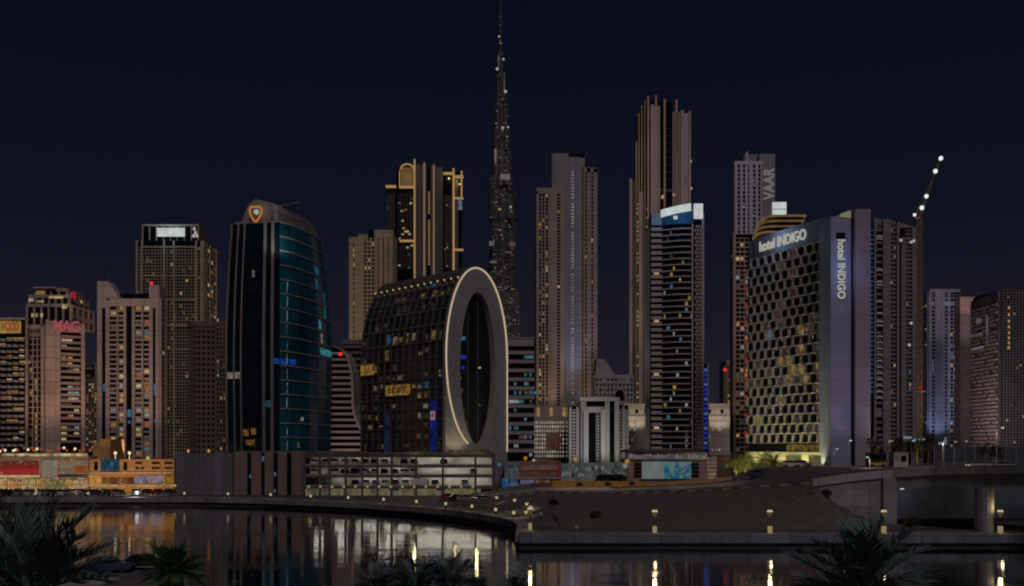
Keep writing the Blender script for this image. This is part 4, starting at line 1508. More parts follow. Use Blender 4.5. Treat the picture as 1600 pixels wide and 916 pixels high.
mb = MB()
for k in range(NO):
    q = (k + 1) % NO
    mb.poly([fpt(*OUT[k], 0.6), fpt(*INN[k], 0.6), fpt(*INN[q], 0.6), fpt(*OUT[q], 0.6)])      # front
    mb.poly([fpt(*OUT[k], -0.4), fpt(*OUT[k], 0.6), fpt(*OUT[q], 0.6), fpt(*OUT[q], -0.4)])    # outer edge
    mb.poly([fpt(*INN[k], 0.6), fpt(*INN[k], -1.5), fpt(*INN[q], -1.5), fpt(*INN[q], 0.6)])    # reveal
mb.build("ring_slab", STONE, ob)
mb = MB()
mb.poly([fpt(a, z, -1.4) for a, z in INN])
og = mb.build("oval_glass", mat("oval_dark_glass", (0.010, 0.012, 0.016), 0.08, 0, 0.3, 0.2, spec=0.5), ob)
for a_ in (-2.0, 1.4):
    mb = MB()
    hz = HRZ * math.sqrt(1 - (a_ / HRX) ** 2)
    c0 = WF / 2 + 0.3 + a_
    mb.hexa([fpt(c0 - 0.12, HC - hz, -1.38), fpt(c0 + 0.12, HC - hz, -1.38), fpt(c0 + 0.12, HC - hz, -1.2), fpt(c0 - 0.12, HC - hz, -1.2)],
            [fpt(c0 - 0.12, HC + hz, -1.38), fpt(c0 + 0.12, HC + hz, -1.38), fpt(c0 + 0.12, HC + hz, -1.2), fpt(c0 - 0.12, HC + hz, -1.2)])
    mb.build("mullion", RIB, og)
for a_, z_, rr2, mt in ((-3.6, 44, 0.9, em("cyan_oval_room", (40, 84, 96), 1.0, 0.6, 0.8)), (-4.6, 33.5, 0.5, PE[3]), (2.2, 36.5, 0.4, em("lamp_white_small", (150, 140, 110), 1.2)), (2.2, 26.5, 0.4, PE[0]), (-3.4, 39, 0.9, EM_BLUE), (-3.6, 36.2, 0.6, EM_BLUE)):
    mb = MB()
    c0 = WF / 2 + 0.3 + a_
    mb.poly([fpt(c0 - rr2, z_ - rr2 * 0.6, -1.34), fpt(c0 + rr2, z_ - rr2 * 0.6, -1.34), fpt(c0 + rr2, z_ + rr2 * 0.6, -1.34), fpt(c0 - rr2, z_ + rr2 * 0.6, -1.34)])
    mb.build("lit_pane", mt, ob)
# a lit garden terrace seen through the oval
mb = MB()
for k in range(26):
    z_ = R.uniform(17, 33)
    lim = HRX * math.sqrt(max(0.0, 1 - ((z_ - HC) / HRZ) ** 2))
    c0 = WF / 2 + 0.3 - lim + R.uniform(0.4, 2.2)
    s = R.uniform(0.25, 0.6)
    mb.poly([fpt(c0 - s, z_ - 0.3, -1.3), fpt(c0 + s, z_ - 0.3, -1.3), fpt(c0 + s, z_ + 0.5, -1.3), fpt(c0 - s, z_ + 0.5, -1.3)])
mb.build("dim_rooms", em("oval_dim_room", (46, 42, 30), 1.0, 0.7, 0.7), og, kind="stuff")
# line of light round the ring, an ellipse that leaves the outline at the foot on the left
mb = MB()
EL = []
for k in range(54):
    a = -0.28 * PI + 1.72 * PI * k / 53 - 0.02
    a = PI * 0.0 + (1.40 * PI) * k / 53
    EL.append(a)
zc_e, rz_e = ZC - 1.0, RH + 1.0
for a, b_ in zip(EL, EL[1:]):
    def ep(a):
        ca, sa = math.cos(a), math.sin(a)
        return fpt(WF / 2 + (WF / 2 + 0.1) * ca, ZC + (RH + 0.1) * sa if sa >= 0 else ZC + 24.0 * sa, 0.72)
    mb.tube(ep(a), ep(b_), 0.24, n=5)
mb.tube(fpt(WF + 0.1, ZC, 0.72), fpt(WF + 0.1, 14, 0.72), 0.2, n=5)
mb.build("ring_light_line", em("ring_line_light", (150, 134, 110), 1.6), ob)
lamp("ring_foot_light", tuple(Vector(fpt(2.5, 13.5, 4.5))), 170, (1.0, 0.76, 0.44), ob, 0.5, spot=130, target=fpt(4, 26, 0))
lamp("ring_foot_light", tuple(Vector(fpt(19, 9, 7))), 420, (1.0, 0.70, 0.56), ob, 0.5, spot=120, target=fpt(19, 24, 0))
# hanging banner and sign strip on the long wall


def wall_panel(name, l0, l1, z0, z1, mt, out=0.6, par=None, label=None):
    mb = MB()
    P_ = lambda l, z, o_: tuple(Vector((oo[0], oo[1], 0)) - DV * l - FV * o_ + Vector((0, 0, z)))
    mb.hexa([P_(l0, z0, 0.36), P_(l1, z0, 0.36), P_(l1, z1, 0.36), P_(l0, z1, 0.36)], [P_(l0, z0, out), P_(l1, z0, out), P_(l1, z1, out), P_(l0, z1, out)])
    return mb.build(name, mt, par or ob, label=label), P_


bn, P_ = wall_panel("hanging_banner", 5.5, 2.9, 13, 27.5, em("royal_blue_banner", (14, 22, 70), 1.0, 0.5, 0.4), 0.7, label="tall royal blue banner with white square and red dot")
wall_panel("banner_square", 5.2, 3.2, 22.3, 24.6, em("banner_white", (118, 100, 100), 1.0), 0.75, bn)
mb = MB()
c0 = Vector(P_(4.2, 23.45, 0.78))
mb.tube(c0, c0 - FV * 0.05, 0.6, n=10)
mb.build("banner_dot", em("banner_red", (130, 30, 36), 1.1), bn)
wall_panel("hanging_banner", 26.2, 24.0, 13, 25, em("navy_banner", (22, 26, 44), 1.0, 0.6, 0.4), 0.7, label="narrow navy banner with pale marks")
ls, P2 = wall_panel("sign_strip", 25.5, 14.6, 29.3, 32.2, em("amber_sign_strip", (106, 80, 38), 1.0, 0.6, 0.7), 0.7, label="amber lit strip with dark capital letters")
sign_text("lettering", "L O O T", mat("sign_letter_brown", (0.05, 0.035, 0.02), 0.7), ls, P2(20.2, 30.7, 0.8), (PI / 2, 0, math.atan2(DV.y, DV.x)), 2.2, width=7.4)
wall_panel("sign_strip", 38.0, 31.6, 35.6, 38.6, em("amber_sign_strip", ()), 0.7)

# roof garden on the car park: lit shrubs in a row
LEAFY = mat("shrub_leaf", (0.07, 0.085, 0.02), 0.7, 0, 0.4, 1.5)


def shrub_mesh(name, n, rx, rz, size, seed, m):
    rr2 = random.Random(seed)
    mb = MB()
    for _ in range(n):
        a, ph, q_ = rr2.uniform(0, 2 * PI), rr2.uniform(-0.4, 1.5), rr2.random() ** 0.5
        c = Vector((rx * q_ * math.cos(a) * math.cos(ph), rx * q_ * math.sin(a) * math.cos(ph), rz * (0.55 + 0.5 * q_ * math.sin(ph))))
        d1 = Vector((rr2.uniform(-1, 1), rr2.uniform(-1, 1), rr2.uniform(-1, 1))).normalized() * size
        d2 = Vector((rr2.uniform(-1, 1), rr2.uniform(-1, 1), rr2.uniform(-1, 1))).normalized() * size * 0.6
        mb.poly([c - d1, c + d2, c + d1, c - d2])
    return mb.mesh(name, m)


SH = [shrub_mesh("foliage", 160, 1.0, 1.3, 0.28, k, LEAFY) for k in range(3)]
for k, p in enumerate((640, 652, 663, 676, 704, 718, 730, 741, 752, 763)):
    s = empty("roof_shrub", (X(p, 260), 260 + R.uniform(0, 3), decks[3]), "small leafy shrub on the roof edge of the car park", "shrub", "shrubs on the car park roof")
    put("foliage", SH[k % 3], s, s.location, (0, 0, R.uniform(0, 6)), (R.uniform(0.7, 1.1),) * 3)
    mb = MB()
    mb.tube(s.location, Vector(s.location) + Vector((0, 0, 0.8)), 0.08)
    mb.build("stem", BROWN, s)
for p in (648, 712, 745):
    lamp("roof_garden_lamp", (X(p, 258), 257.2, decks[3] + 2.2), 130, (1.0, 0.86, 0.36), cpk, 0.3)

# ------------------------------------------------------------------ middle distance, right of the ring
Y = 400
t = Tower("ribbon_office", "office block of pale floor ribbons and teal lit windows right of the oval ring", 812, Y)
rt = t.root
t.block(780, 835, 529, 22)
t.core.box(X(781, Y), X(834, Y), Y - 0.5, Y, Z(541, Y), Z(528, Y), 1)
RIBN = mat("ribbon_spandrel", (0.30, 0.27, 0.27), 0.7, 0, 0.15, 0.15)
for j in range(12):
    y_ = 548.5 + j * 13.9
    mb = MB()
    mb.box(X(780, Y), X(835, Y), Y - 0.7, Y + 0.05, Z(y_ + 5.6, Y), Z(y_, Y))
    mb.build("floor_ribbon", RIBN, rt)
    for i in range(6):
        if R.random() < 0.3:
            t.pane(t.lt, 787 + i * 8, 787 + i * 8 + R.choice((4, 7, 15)), y_ + 7, y_ + 12, 0.1, 0, R.choice((4, 4, 5, 3)))
t.bar(t.fr, 780, 835.5, 527.5, 529.5, 0.8)
t.done(RIBN)

Y = 560
t = Tower("slab_cluster_tower", "tall beige apartment tower of joined slabs with blue lit window strip", 885, Y)
rt = t.root
t.block(839, 880, 295, 24)
t.block(863, 913, 241, 28, 2)
t.block(910, 933, 264, 24, 3)
mb = MB()
t.bar(mb, 862.5, 888, 240, None, 0.5, 2)
mb.build("grey_slab", mat("grey_slab_render", (0.26, 0.24, 0.25), 0.8, 0, 0.12, 0.06), rt)
t.bar(t.fr, 905, 913.5, 247, None, 0.6, 2)
t.bar(t.fr, 857, 870, 300, None, 1.4)
t.bar(t.fr, 875.5, 881, 297, None, 1.0)
t.bar(t.fr, 838, 881, 294, 303, 0.9)
t.bar(t.fr, 838, 841, 300, None, 0.9)
t.front(841, 857, 303, 660, 3, 64, 0.42, 0.22, 0.6, 0.2, W_WARM)
t.front(870, 875.5, 303, 660, 1, 70, 0.2, 0.35, 0.8, 0.06)
t.front(913, 932.5, 268, 660, 4, 60, 0.5, 0.3, 0.6, 0.08, dy=3)
t.bar(t.fr, 917, 922, 262, None, 0.9, 3)
t.bar(t.fr, 927, 933.5, 264, None, 0.9, 3)
t.side(839, 296, 660, 24, 5, 80, 0.4, 0.4, 0.5, 0.03)
t.bar(t.fr, 912, 933, 263, 270, 0.9, 3)
t.done(mat("slab_tower_stone", (0.37, 0.305, 0.26), 0.8, 0, 0.12, 0.06, panel=(4.2, 3.4, 0.24, 0.68)), GLASS_B)
mb = MB()
t.bar(mb, 888.2, 905, 246, None, 0.35, 2)
mb.build("pale_strip_wall", mat("strip_wall_blue", (0.27, 0.27, 0.36), 0.7, 0, 0.1, 0.1, panel=(4.2, 3.4, 0.24, 0.68)), rt)
mb = MB()
for j in range(78):
    y_ = 268 + j * 5.0
    if R.random() < 0.85:
        t.pane(mb, 893, 896.4, y_, y_ + 2.5, 0.42, 2)
mb.build("strip_windows", em("strip_window_light", (112, 108, 100), 1.0, 0.4, 0.1), rt, kind="stuff")
mb = MB()
for j in range(110):
    t.pane(mb, 909 if j % 2 else 908.6, 911.4, 262 + j * 3.5, 263.8 + j * 3.5, 0.7, 2)
mb.build("dark_windows", GLASS, rt, kind="stuff")
lamp("strip_bluelight", (X(900, 548), 546, 30), 6000, (0.42, 0.52, 1.0), rt, 1.5, spot=40, target=(X(897, 562), 563, 110))
lamp("slab_uplight", (X(925, 545), 540, 20), 3600, (1.0, 0.64, 0.34), rt, 1.5, spot=60, target=(X(928, 562), 563, 80))
lamp("slab_uplight", (X(855, 545), 538, 20), 3000, (1.0, 0.66, 0.42), rt, 1.5, spot=60, target=(X(858, 562), 560, 80))

Y = 470
t = Tower("lantern_podium", "white latticed podium block with three lit lantern piers below the slab cluster tower", 860, Y)
rt = t.root
t.block(832, 893, 634, 20, 0, None, 1)
t.front(833, 882, 657, 716, 12, 9, 0.4, 0.42, 0.5, 0.05)
t.done(mat("lantern_podium_wall", (0.30, 0.25, 0.21), 0.8, 0, 0.15, 0.15))
for p in (841, 861, 881):
    mb = MB()
    t.bar(mb, p - 2.2, p + 2.2, 637, 651, 0.6)
    mb.build("lantern_pier", em("lantern_pier_light", (124, 98, 64), 1.2, 0.3, 0.3), rt)
mb = MB()
for i in range(12):
    for j in range(9):
        if not (2 < j < 7 and 4 < i < 10):
            t.pane(mb, 833.8 + i * 4.05, 836.4 + i * 4.05, 658.5 + j * 6.5, 662.5 + j * 6.5, 0.08)
mb.build("lattice_lights", em("lattice_light", (118, 110, 102), 1.3, 0.5, 0.3), rt, kind="stuff")
mb = MB()
for p0, p1, p2, p3 in ((854, 858, 861, 864), (867, 872, 874, 877)):
    t.pane(mb, p0, p1, 676, 702, 0.55)
    t.pane(mb, p2, p3, 682, 694, 0.55)
mb.build("poster", em("rust_poster", (70, 38, 34), 1.0), rt)

# white hotel with a tall dark portal
Y = 440
t = Tower("portal_hotel", "white floodlit hotel with stepped wings and a tall dark portal", 935, Y)
rt = t.root
t.block(888, 982, 634, 20)
t.block(906, 968, 622, 20, -2)
t.block(919, 931, 646, 3, -4.4)
for p0, p1, yt, out, dy in ((889, 893, 636, 0.9, 0), (900, 905, 636, 0.9, 0), (907, 916, 628, 1.2, -2), (945, 952, 628, 1.2, -2), (960, 967, 624, 1.2, -2), (972, 976, 636, 0.9, 0), (979, 982, 640, 0.9, 0)):
    t.bar(t.fr, p0, p1, yt, None, out, dy)
t.bar(t.fr, 906, 968, 621, 627, 1.5, -2)
t.bar(t.fr, 908, 945, 636, 645, 2.0, -2)
t.bar(t.fr, 911, 918.5, 642, None, 4.0, -2)
t.bar(t.fr, 938, 944, 642, None, 4.0, -2)
t.front(892, 906, 640, 722, 3, 16, 0.3, 0.4, 0.5, 0.05, W_COOL)
t.front(945, 982, 640, 722, 8, 16, 0.3, 0.42, 0.5, 0.1, W_COOL, dy=-0.2)
t.front(931, 938, 646, 722, 2, 16, 0.3, 0.4, 0.5, 0.1, W_WARM, dy=-2.2)
t.done(WHITE)
for p, c_ in ((900, (0.8, 0.88, 1.0)), (925, (0.75, 0.82, 1.0)), (962, (0.85, 1.0, 0.9)), (978, (1.0, 0.9, 0.7))):
    lamp("portal_uplight", (X(p, 415), 416, 7), 420, c_, rt, 1.0, spot=85, target=(X(p, 436), 438, 28))
Y = 520
t = Tower("gabled_hall", "pale stepped gable building behind the portal hotel", 955, Y)
t.block(928, 990, 588, 20)
t.core.hexa([(X(930, Y), Y, Z(588, Y)), (X(962, Y), Y, Z(588, Y)), (X(945, Y), Y, Z(562, Y)), (X(932, Y), Y, Z(560, Y))],
            [(X(930, Y), Y + 14, Z(588, Y)), (X(962, Y), Y + 14, Z(588, Y)), (X(945, Y), Y + 14, Z(562, Y)), (X(932, Y), Y + 14, Z(560, Y))], 1)
t.front(929, 990, 590, 660, 10, 9, 0.55, 0.5, 0.5, 0.1, W_COOL)
t.bar(t.fr, 928, 990, 586, 592, 0.8)
mb = MB()
for k in range(7):
    a0_, a1_ = PI * k / 7, PI * (k + 1) / 7
    mb.tube((X(968, Y) + 2.6 * math.cos(a0_), Y - 0.9, Z(618, Y) + 3.2 * math.sin(a0_)), (X(968, Y) + 2.6 * math.cos(a1_), Y - 0.9, Z(618, Y) + 3.2 * math.sin(a1_)), 0.3, n=4)
mb.build("arch_trim", WHITE, t.root)
mb = MB()
mb.poly([(X(968, Y) - 2.3, Y - 0.7, Z(626, Y))] + [(X(968, Y) - 2.3 * math.cos(PI * k / 8), Y - 0.7, Z(618, Y) + 2.9 * math.sin(PI * k / 8)) for k in range(9)] + [(X(968, Y) + 2.3, Y - 0.7, Z(626, Y))])
mb.build("arched_window", GLASS, t.root)
t.done(mat("gabled_hall_stone", (0.40, 0.38, 0.39), 0.8, 0, 0.15, 0.1, panel=(4.2, 3.4, 0.24, 0.68)))

# ---- tall finned tower
Y = 680
t = Tower("tall_finned_tower", "tallest dark glass tower of the right side with pale vertical fins and stepped crown", 1030, Y)
rt = t.root
FINM = mat("fin_stone", (0.44, 0.36, 0.36), 0.75, 0, 0.1, 0.05)
t.block(990, 1080, 300, 18, 3)
t.block(998, 1078, 176, 16, 4)
t.block(1004, 1050, 160, 26, 6)
for p0, p1, yt, out in ((983, 987, 280, 2.0), (993, 995, 222, 1.5), (997, 999, 178, 1.5), (1001.5, 1003.5, 166, 1.2), (1006.5, 1008, 158, 1.0), (1011, 1014, 151, 1.0), (1016, 1021, 165, 2.0), (1027.5, 1030.5, 167, 2.0), (1023, 1026, 150, 1.4), (1036.5, 1039.5, 156, 1.4), (1054.8, 1058, 157, 1.4),  (1063, 1067.5, 174, 2.2), (1075.5, 1078.5, 175, 2.2)):
    if p1 - p0 > 8:
        t.bar(t.fr, p0, p1, yt, None, out, 3)
        continue
    mb = MB()
    t.bar(mb, p0, p1, yt, None, out, 3)
    mb.build("fin", FINM, rt)
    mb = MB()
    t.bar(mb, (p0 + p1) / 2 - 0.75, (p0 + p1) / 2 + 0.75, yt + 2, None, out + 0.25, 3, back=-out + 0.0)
    mb.build("fin_light_standin", em("fin_light_standin_%s" % ("gold" if p0 < 1010 else "rose"), (82, 66, 44) if p0 < 1010 else (88, 72, 64), 1.0, 0.35, 0.03), rt)  # glowing strip stands in for floodlight falling on the fin
t.bar(t.fr, 987, 992, 282, None, 1.4, 3)
t.front(1040, 1050, 190, 640, 1, 40, 0, 0.06, 0.2, 0.03, dy=4)
for j in range(46):
    y_ = 318 + j * 7
    if R.random() < 0.55:
        t.pane(t.lt, 994, 997, y_, y_ + 3, 0.3, 3, R.choice((0, 0, 1)))
    if R.random() < 0.4:
        t.pane(t.lt, 1009.5, 1013.5, y_, y_ + 3, 0.3, 3, R.choice((0, 1, 3)))
for p, y_ in ((1034, 310), (1035, 308), (1052, 306), (1078.5, 254), (1079, 296)):
    t.pane(t.lt, p - 1.6, p + 1.6, y_ - 2, y_ + 2, 2.4, 3, 1)
for p0, p1, y0, y1 in ((1004, 1015, 236, 237.5), (1004, 1015, 242, 243.5), (1004, 1015, 248, 249.5), (1004, 1015, 254, 255.5), (1030, 1050, 296, 300), (1031, 1050, 306, 309)):
    t.bar(t.fr, p0, p1, y0, y1, 0.8, 4)
t.done(mat("finned_tower_stone", (0.11, 0.092, 0.092), 0.75, 0, 0.1, 0.05))
mb = MB()
t.bar(mb, 1050, 1062.8, 176, None, 1.4, 3)
mb.build("broad_pilaster", mat("broad_pilaster_stone", (0.30, 0.24, 0.23), 0.75, 0, 0.1, 0.05), rt)
mb = MB()
for p0, p1, yt in ((1021, 1027.4, 168), (1067.5, 1075.5, 178), (999, 1004.5, 300)):
    t.bar(mb, p0, p1, yt, None, 1.2, 3)
mb.build("lilac_pilaster", LILAC, rt)
lamp("fin_uplight", (X(985, 655), 655, 40), 8000, (1.0, 0.72, 0.44), rt, 2.0, spot=45, target=(X(990, 680), 682, 160))
lamp("fin_uplight", (X(1050, 650), 650, 60), 9000, (1.0, 0.72, 0.55), rt, 2.0, spot=45, target=(X(1045, 680), 682, 170))

# ---- round-front balcony tower with the blue lit head
Y = 390
t = Tower("curved_balcony_tower", "round fronted tower of stacked balconies with blue white lit top", 1056, Y)
rt = t.root
cx = X(1050, Y)
rr3 = 33.5 * Y / F
pts = [(cx - rr3, Y + 9), (cx - rr3, Y + 1.5), (cx - rr3 * 0.52, Y + 0.8)]
NA = 14
arc = [(cx - rr3 * 0.52 + (1.52 + 0.36) * rr3 * k / NA, Y + 0.8 - 3.6 * math.sin(PI * (k / NA) * 0.82 + 0.06) + (2.0 * max(0, k / NA - 0.7))) for k in range(NA + 1)]
outl = pts + arc
zt2 = Z(352, Y)
t.core.hexa([(x, y, 3) for x, y in outl] + [(arc[-1][0], Y + 16, 3), (cx - rr3, Y + 16, 3)], [(x, y, zt2) for x, y in outl] + [(arc[-1][0], Y + 16, zt2), (cx - rr3, Y + 16, zt2)])
zb2 = 12.0
NFL = 39
BALM = mat("balcony_band_render", (0.40, 0.34, 0.33), 0.75, 0, 0.15, 0.2)
for j in range(NFL):
    zz = zb2 + (zt2 - zb2) * j / NFL
    mb = MB()
    for k in range(len(arc) - 1):
        (ax, ay), (bx, by) = arc[k], arc[k + 1]
        if bx > X(1080, Y):
            break
        mb.hexa([(ax, ay - 0.9, zz), (bx, by - 0.9, zz), (bx, by, zz), (ax, ay, zz)], [(ax, ay - 0.9, zz + 0.5), (bx, by - 0.9, zz + 0.5), (bx, by, zz + 0.5), (ax, ay, zz + 0.5)])
    mb.build("balcony_rail", BALM, rt)
    mb = MB()
    mb.box(X(1017, Y), X(1034, Y), Y - 0.6 - 0.25 * (j % 2), Y + 1.4, zz, zz + 1.25)
    mb.build("corner_balcony", BALM, rt)
    for k in range(3):
        if R.random() < 0.26:
            i = R.randrange(1, 11)
            (ax, ay), (bx, by) = arc[i], arc[i + 1]
            s_ = R.choice((0.5, 0.9))
            t.lt.poly([(ax, ay - 0.08, zz + 0.6), (ax + (bx - ax) * s_, ay + (by - ay) * s_ - 0.08, zz + 0.6), (ax + (bx - ax) * s_, ay + (by - ay) * s_ - 0.08, zz + 1.9), (ax, ay - 0.08, zz + 1.9)], R.choices(range(6), (3, 2, 0, 3, 2, 4))[0])
    if j in (3, 12, 21, 29):
        t.pane(t.lt, 1021, 1029, 690 - (zz - 15) * F / Y - 8, 690 - (zz - 15) * F / Y - 4, 0.9, 0, 1)
# flank with a woven screen
for j in range(62):
    zz = zb2 + (zt2 - zb2) * j / 62
    for k in range(4):
        a_ = X(1080.5 + k * 4.2 + (2.1 if j % 2 else 0), Y - 1.2)
        t.fr.box(a_, a_ + 0.62, Y - 1.9, Y - 0.8, zz, zz + 1.05)
t.fr.box(X(1079, Y), X(1081.5, Y), Y - 2.6, Y, 3, Z(330, Y))
t.fr.box(X(1095.5, Y), X(1099, Y), Y - 1.6, Y + 2, 3, Z(335, Y))
t.core.box(X(1080, Y), X(1098, Y), Y - 1.0, Y + 14, 3, Z(345, Y))
t.done(mat("balcony_tower_screen", (0.42, 0.34, 0.34), 0.75, 0, 0.15, 0.2))
mb = MB()
mb.box(X(1018, Y), X(1034, Y), Y, Y + 10, zt2, Z(334, Y))
mb.build("crown_block", mat("crown_teal_panel", (0.22, 0.30, 0.36), 0.6, 0, 0.1, 0.2), rt)
mb = MB()
A = [(arc[k][0], arc[k][1] - 0.4, zt2) for k in range(0, 12)]
Bq = [(p[0], p[1], Z(340 - 8 * k / 11, Y)) for k, p in enumerate(A)]
for k in range(11):
    mb.hexa([A[k], A[k + 1], (A[k + 1][0], A[k + 1][1] + 1, zt2), (A[k][0], A[k][1] + 1, zt2)], [Bq[k], Bq[k + 1], (Bq[k + 1][0], Bq[k + 1][1] + 1, Bq[k + 1][2]), (Bq[k][0], Bq[k][1] + 1, Bq[k][2])])
mb.build("crown_glass", em("deep_blue_crown", (22, 50, 80), 1.0, 0.5, 0.2), rt)
mb = MB()
for k in range(10):
    h = 2.9
    mb.hexa([(Bq[k][0], Bq[k][1] - 0.3, Bq[k][2]), (Bq[k + 1][0], Bq[k + 1][1] - 0.3, Bq[k + 1][2]), (Bq[k + 1][0], Bq[k + 1][1] + 0.5, Bq[k + 1][2]), (Bq[k][0], Bq[k][1] + 0.5, Bq[k][2])],
            [(Bq[k][0], Bq[k][1] - 0.3, Bq[k][2] + h), (Bq[k + 1][0], Bq[k + 1][1] - 0.3, Bq[k + 1][2] + h), (Bq[k + 1][0], Bq[k + 1][1] + 0.5, Bq[k + 1][2] + h), (Bq[k][0], Bq[k][1] + 0.5, Bq[k][2] + h)])
mb.build("crown_light_band", EM_BLUEW, rt)
mb = MB()
mb.box(X(1083, Y), X(1097, Y), Y - 1.8, Y - 0.9, Z(343, Y), Z(320, Y))
mb.build("crown_sign", EM_BLUEW, rt)
mb = MB()
mb.box(X(1050, Y), X(1056, Y), Y - 3.9, Y - 3.4, Z(346, Y), Z(341, Y))
mb.build("crown_mark", EM_BLUEW, rt)
lamp("crown_bluelight", (X(1056, Y), Y - 9, Z(328, Y)), 900, (0.30, 0.55, 1.0), rt, 1.0)
# ---- blue-lit stair strip beside it
Y = 420
t = Tower("blue_stair_block", "narrow block with glowing blue stair landings beside the curved balcony tower", 1101, Y)
t.block(1090, 1107, 568, 10)
t.done(LILAC)
for j in range(17):
    mb = MB()
    t.bar(mb, 1096, 1106.5 - 0.12 * j, 576 + j * 7.6, 580.5 + j * 7.6, 0.5)
    mb.build("stair_landing", EM_BLUE if j % 3 else em("pale_blue_landing", (60, 84, 140), 1.0), t.root)
mb = MB()
t.bar(mb, 1104.6, 1107, 567, None, 0.8)
mb.build("edge_column", WHITE, t.root)

# ---- low palace wings and a small tower further back
for nm, lb, p0, p1, Y in (("stone_palace_wing", "pale stone wing with arched cornice right of the portal hotel", 976, 1012, 465), ("stone_palace_hall", "pale stone hall with arched cornice between the blue stairs and the slim tower", 1104, 1150, 470)):
    t = Tower(nm, lb, (p0 + p1) / 2, Y)
    t.block(p0, p1, 633, 18, 0, None, 1)
    t.bar(t.fr, p0 - 1, p1 + 1, 631, 636, 1.0)
    t.bar(t.fr, p0, p1, 650, 655, 0.6)
    for k in range(3):
        p = p0 + 5 + k * (p1 - p0 - 8) / 2
        mb = MB()
        t.pane(mb, p - 2.2, p + 2.2, 640, 646, 0.06)
        mb.build("arched_window", GLASS_B, t.root)
    t.front(p0 + 1, p0 + (p1 - p0) * 0.5, 658, 706, 4, 9, 0.5, 0.45, 0.4, 0.25, (2, 3, 1, 4, 0, 4))
    t.done(mat("palace_stone", (0.43, 0.38, 0.37), 0.8, 0, 0.12, 0.1, panel=(4.2, 3.4, 0.24, 0.68)))
    lamp("palace_uplight", (X((p0 + p1) / 2, Y - 10), Y - 10, 22), 900, (1.0, 0.84, 0.58), t.root, 1.0, spot=100, target=(X((p0 + p1) / 2, Y), Y, 36))
Y = 640
t = Tower("far_ochre_tower", "small far ochre tower with red beacon beside the slim tower", 1139, Y)
t.block(1131, 1152, 565, 14)
t.front(1131, 1152, 572, 640, 4, 14, 0.5, 0.4, 0.4, 0.15, W_WARM)
t.bar(t.fr, 1134, 1146, 563, 572, 0.8)
t.done(mat("far_ochre_wall", (0.32, 0.23, 0.17), 0.8))
mb = MB()
mb.ball((X(1132, Y), Y - 1, Z(578, Y)), 1.1, 6, 4)
mb.build("red_beacon", em("red_beacon", ()), t.root)

# ------------------------------------------------------------------ right group
Y = 520
t = Tower("lettered_tower", "lilac grey tower with white vertical lettering on its blank shaft", 1178, Y)
rt = t.root
t.block(1148, 1190, 254, 6)
t.fin.box(X(1187, Y), X(1212, Y), Y + 1, Y + 20, 3, Z(240, Y))
t.fin.box(X(1165, Y), X(1187, Y) - 0.02, Y + 4.2, Y + 19.8, Z(254, Y), Z(237.6, Y))
t.fin.build("blank_shaft", mat("blank_shaft_panel", (0.24, 0.23, 0.28), 0.75, 0, 0.1, 0.06), rt)
t.front(1150, 1190, 258, 420, 5, 1, 0.5, 0.0, 0.7, 0.0)
facade(MB(), t.lt, (X(1150, Y), Y), UX, X(1190, Y) - X(1150, Y), Z(420, Y), Z(258, Y), 5, 46, 0.55, 0.4, 0.3, 0.12, (1, 1, 0, 2, 0, 8))
for j in range(24):
    t.bar(t.fr, 1149, 1190, 263 + j * 6.8, 264.6 + j * 6.8, 0.5)
for p in (1148.5, 1158, 1171.5, 1182):
    t.bar(t.fr, p - 1, p + 2.2, 254, 420, 0.8)
t.bar(t.fr, 1147, 1190.5, 252.5, 258, 0.9)
t.bar(t.fr, 1165, 1168.5, 238, 254, 0.6, 4)
t.side(1148, 256, 420, 6, 1, 46, 0.5, 0.4, 0.4, 0.05)
t.done(mat("lettered_tower_panel", (0.48, 0.47, 0.60), 0.75, 0, 0.12, 0.06))
sign_text("sign_lettering", "VAAR", em("white_tower_letters", (104, 100, 98), 1.0), rt, (X(1203, Y), Y + 0.9, Z(287, Y)), (PI / 2, -PI / 2, 0), 7.6, width=16.5, bold=0.03)

Y = 395
t = Tower("slim_lit_tower", "slim dark tower with bright edge column left of the honeycomb hotel", 1157, Y)
t.block(1146, 1176, 366, 5)
t.front(1149, 1170, 372, 706, 3, 46, 0.16, 0.3, 0.35, 0.3, (3, 1, 2, 1, 0, 9))
t.bar(t.fr, 1145, 1149, 364, None, 0.8)
t.side(1146, 366, 706, 5, 1, 46, 0.5, 0.35, 0.3, 0.08)
t.done(mat("slim_tower_stone", (0.42, 0.30, 0.26), 0.75, 0, 0.12, 0.06, panel=(4.2, 3.4, 0.24, 0.68)))
lamp("slim_uplight", (X(1146, 380), 382, 12), 1100, (1.0, 0.62, 0.5), t.root, 1.0, spot=50, target=(X(1148, 395), 396, 60))

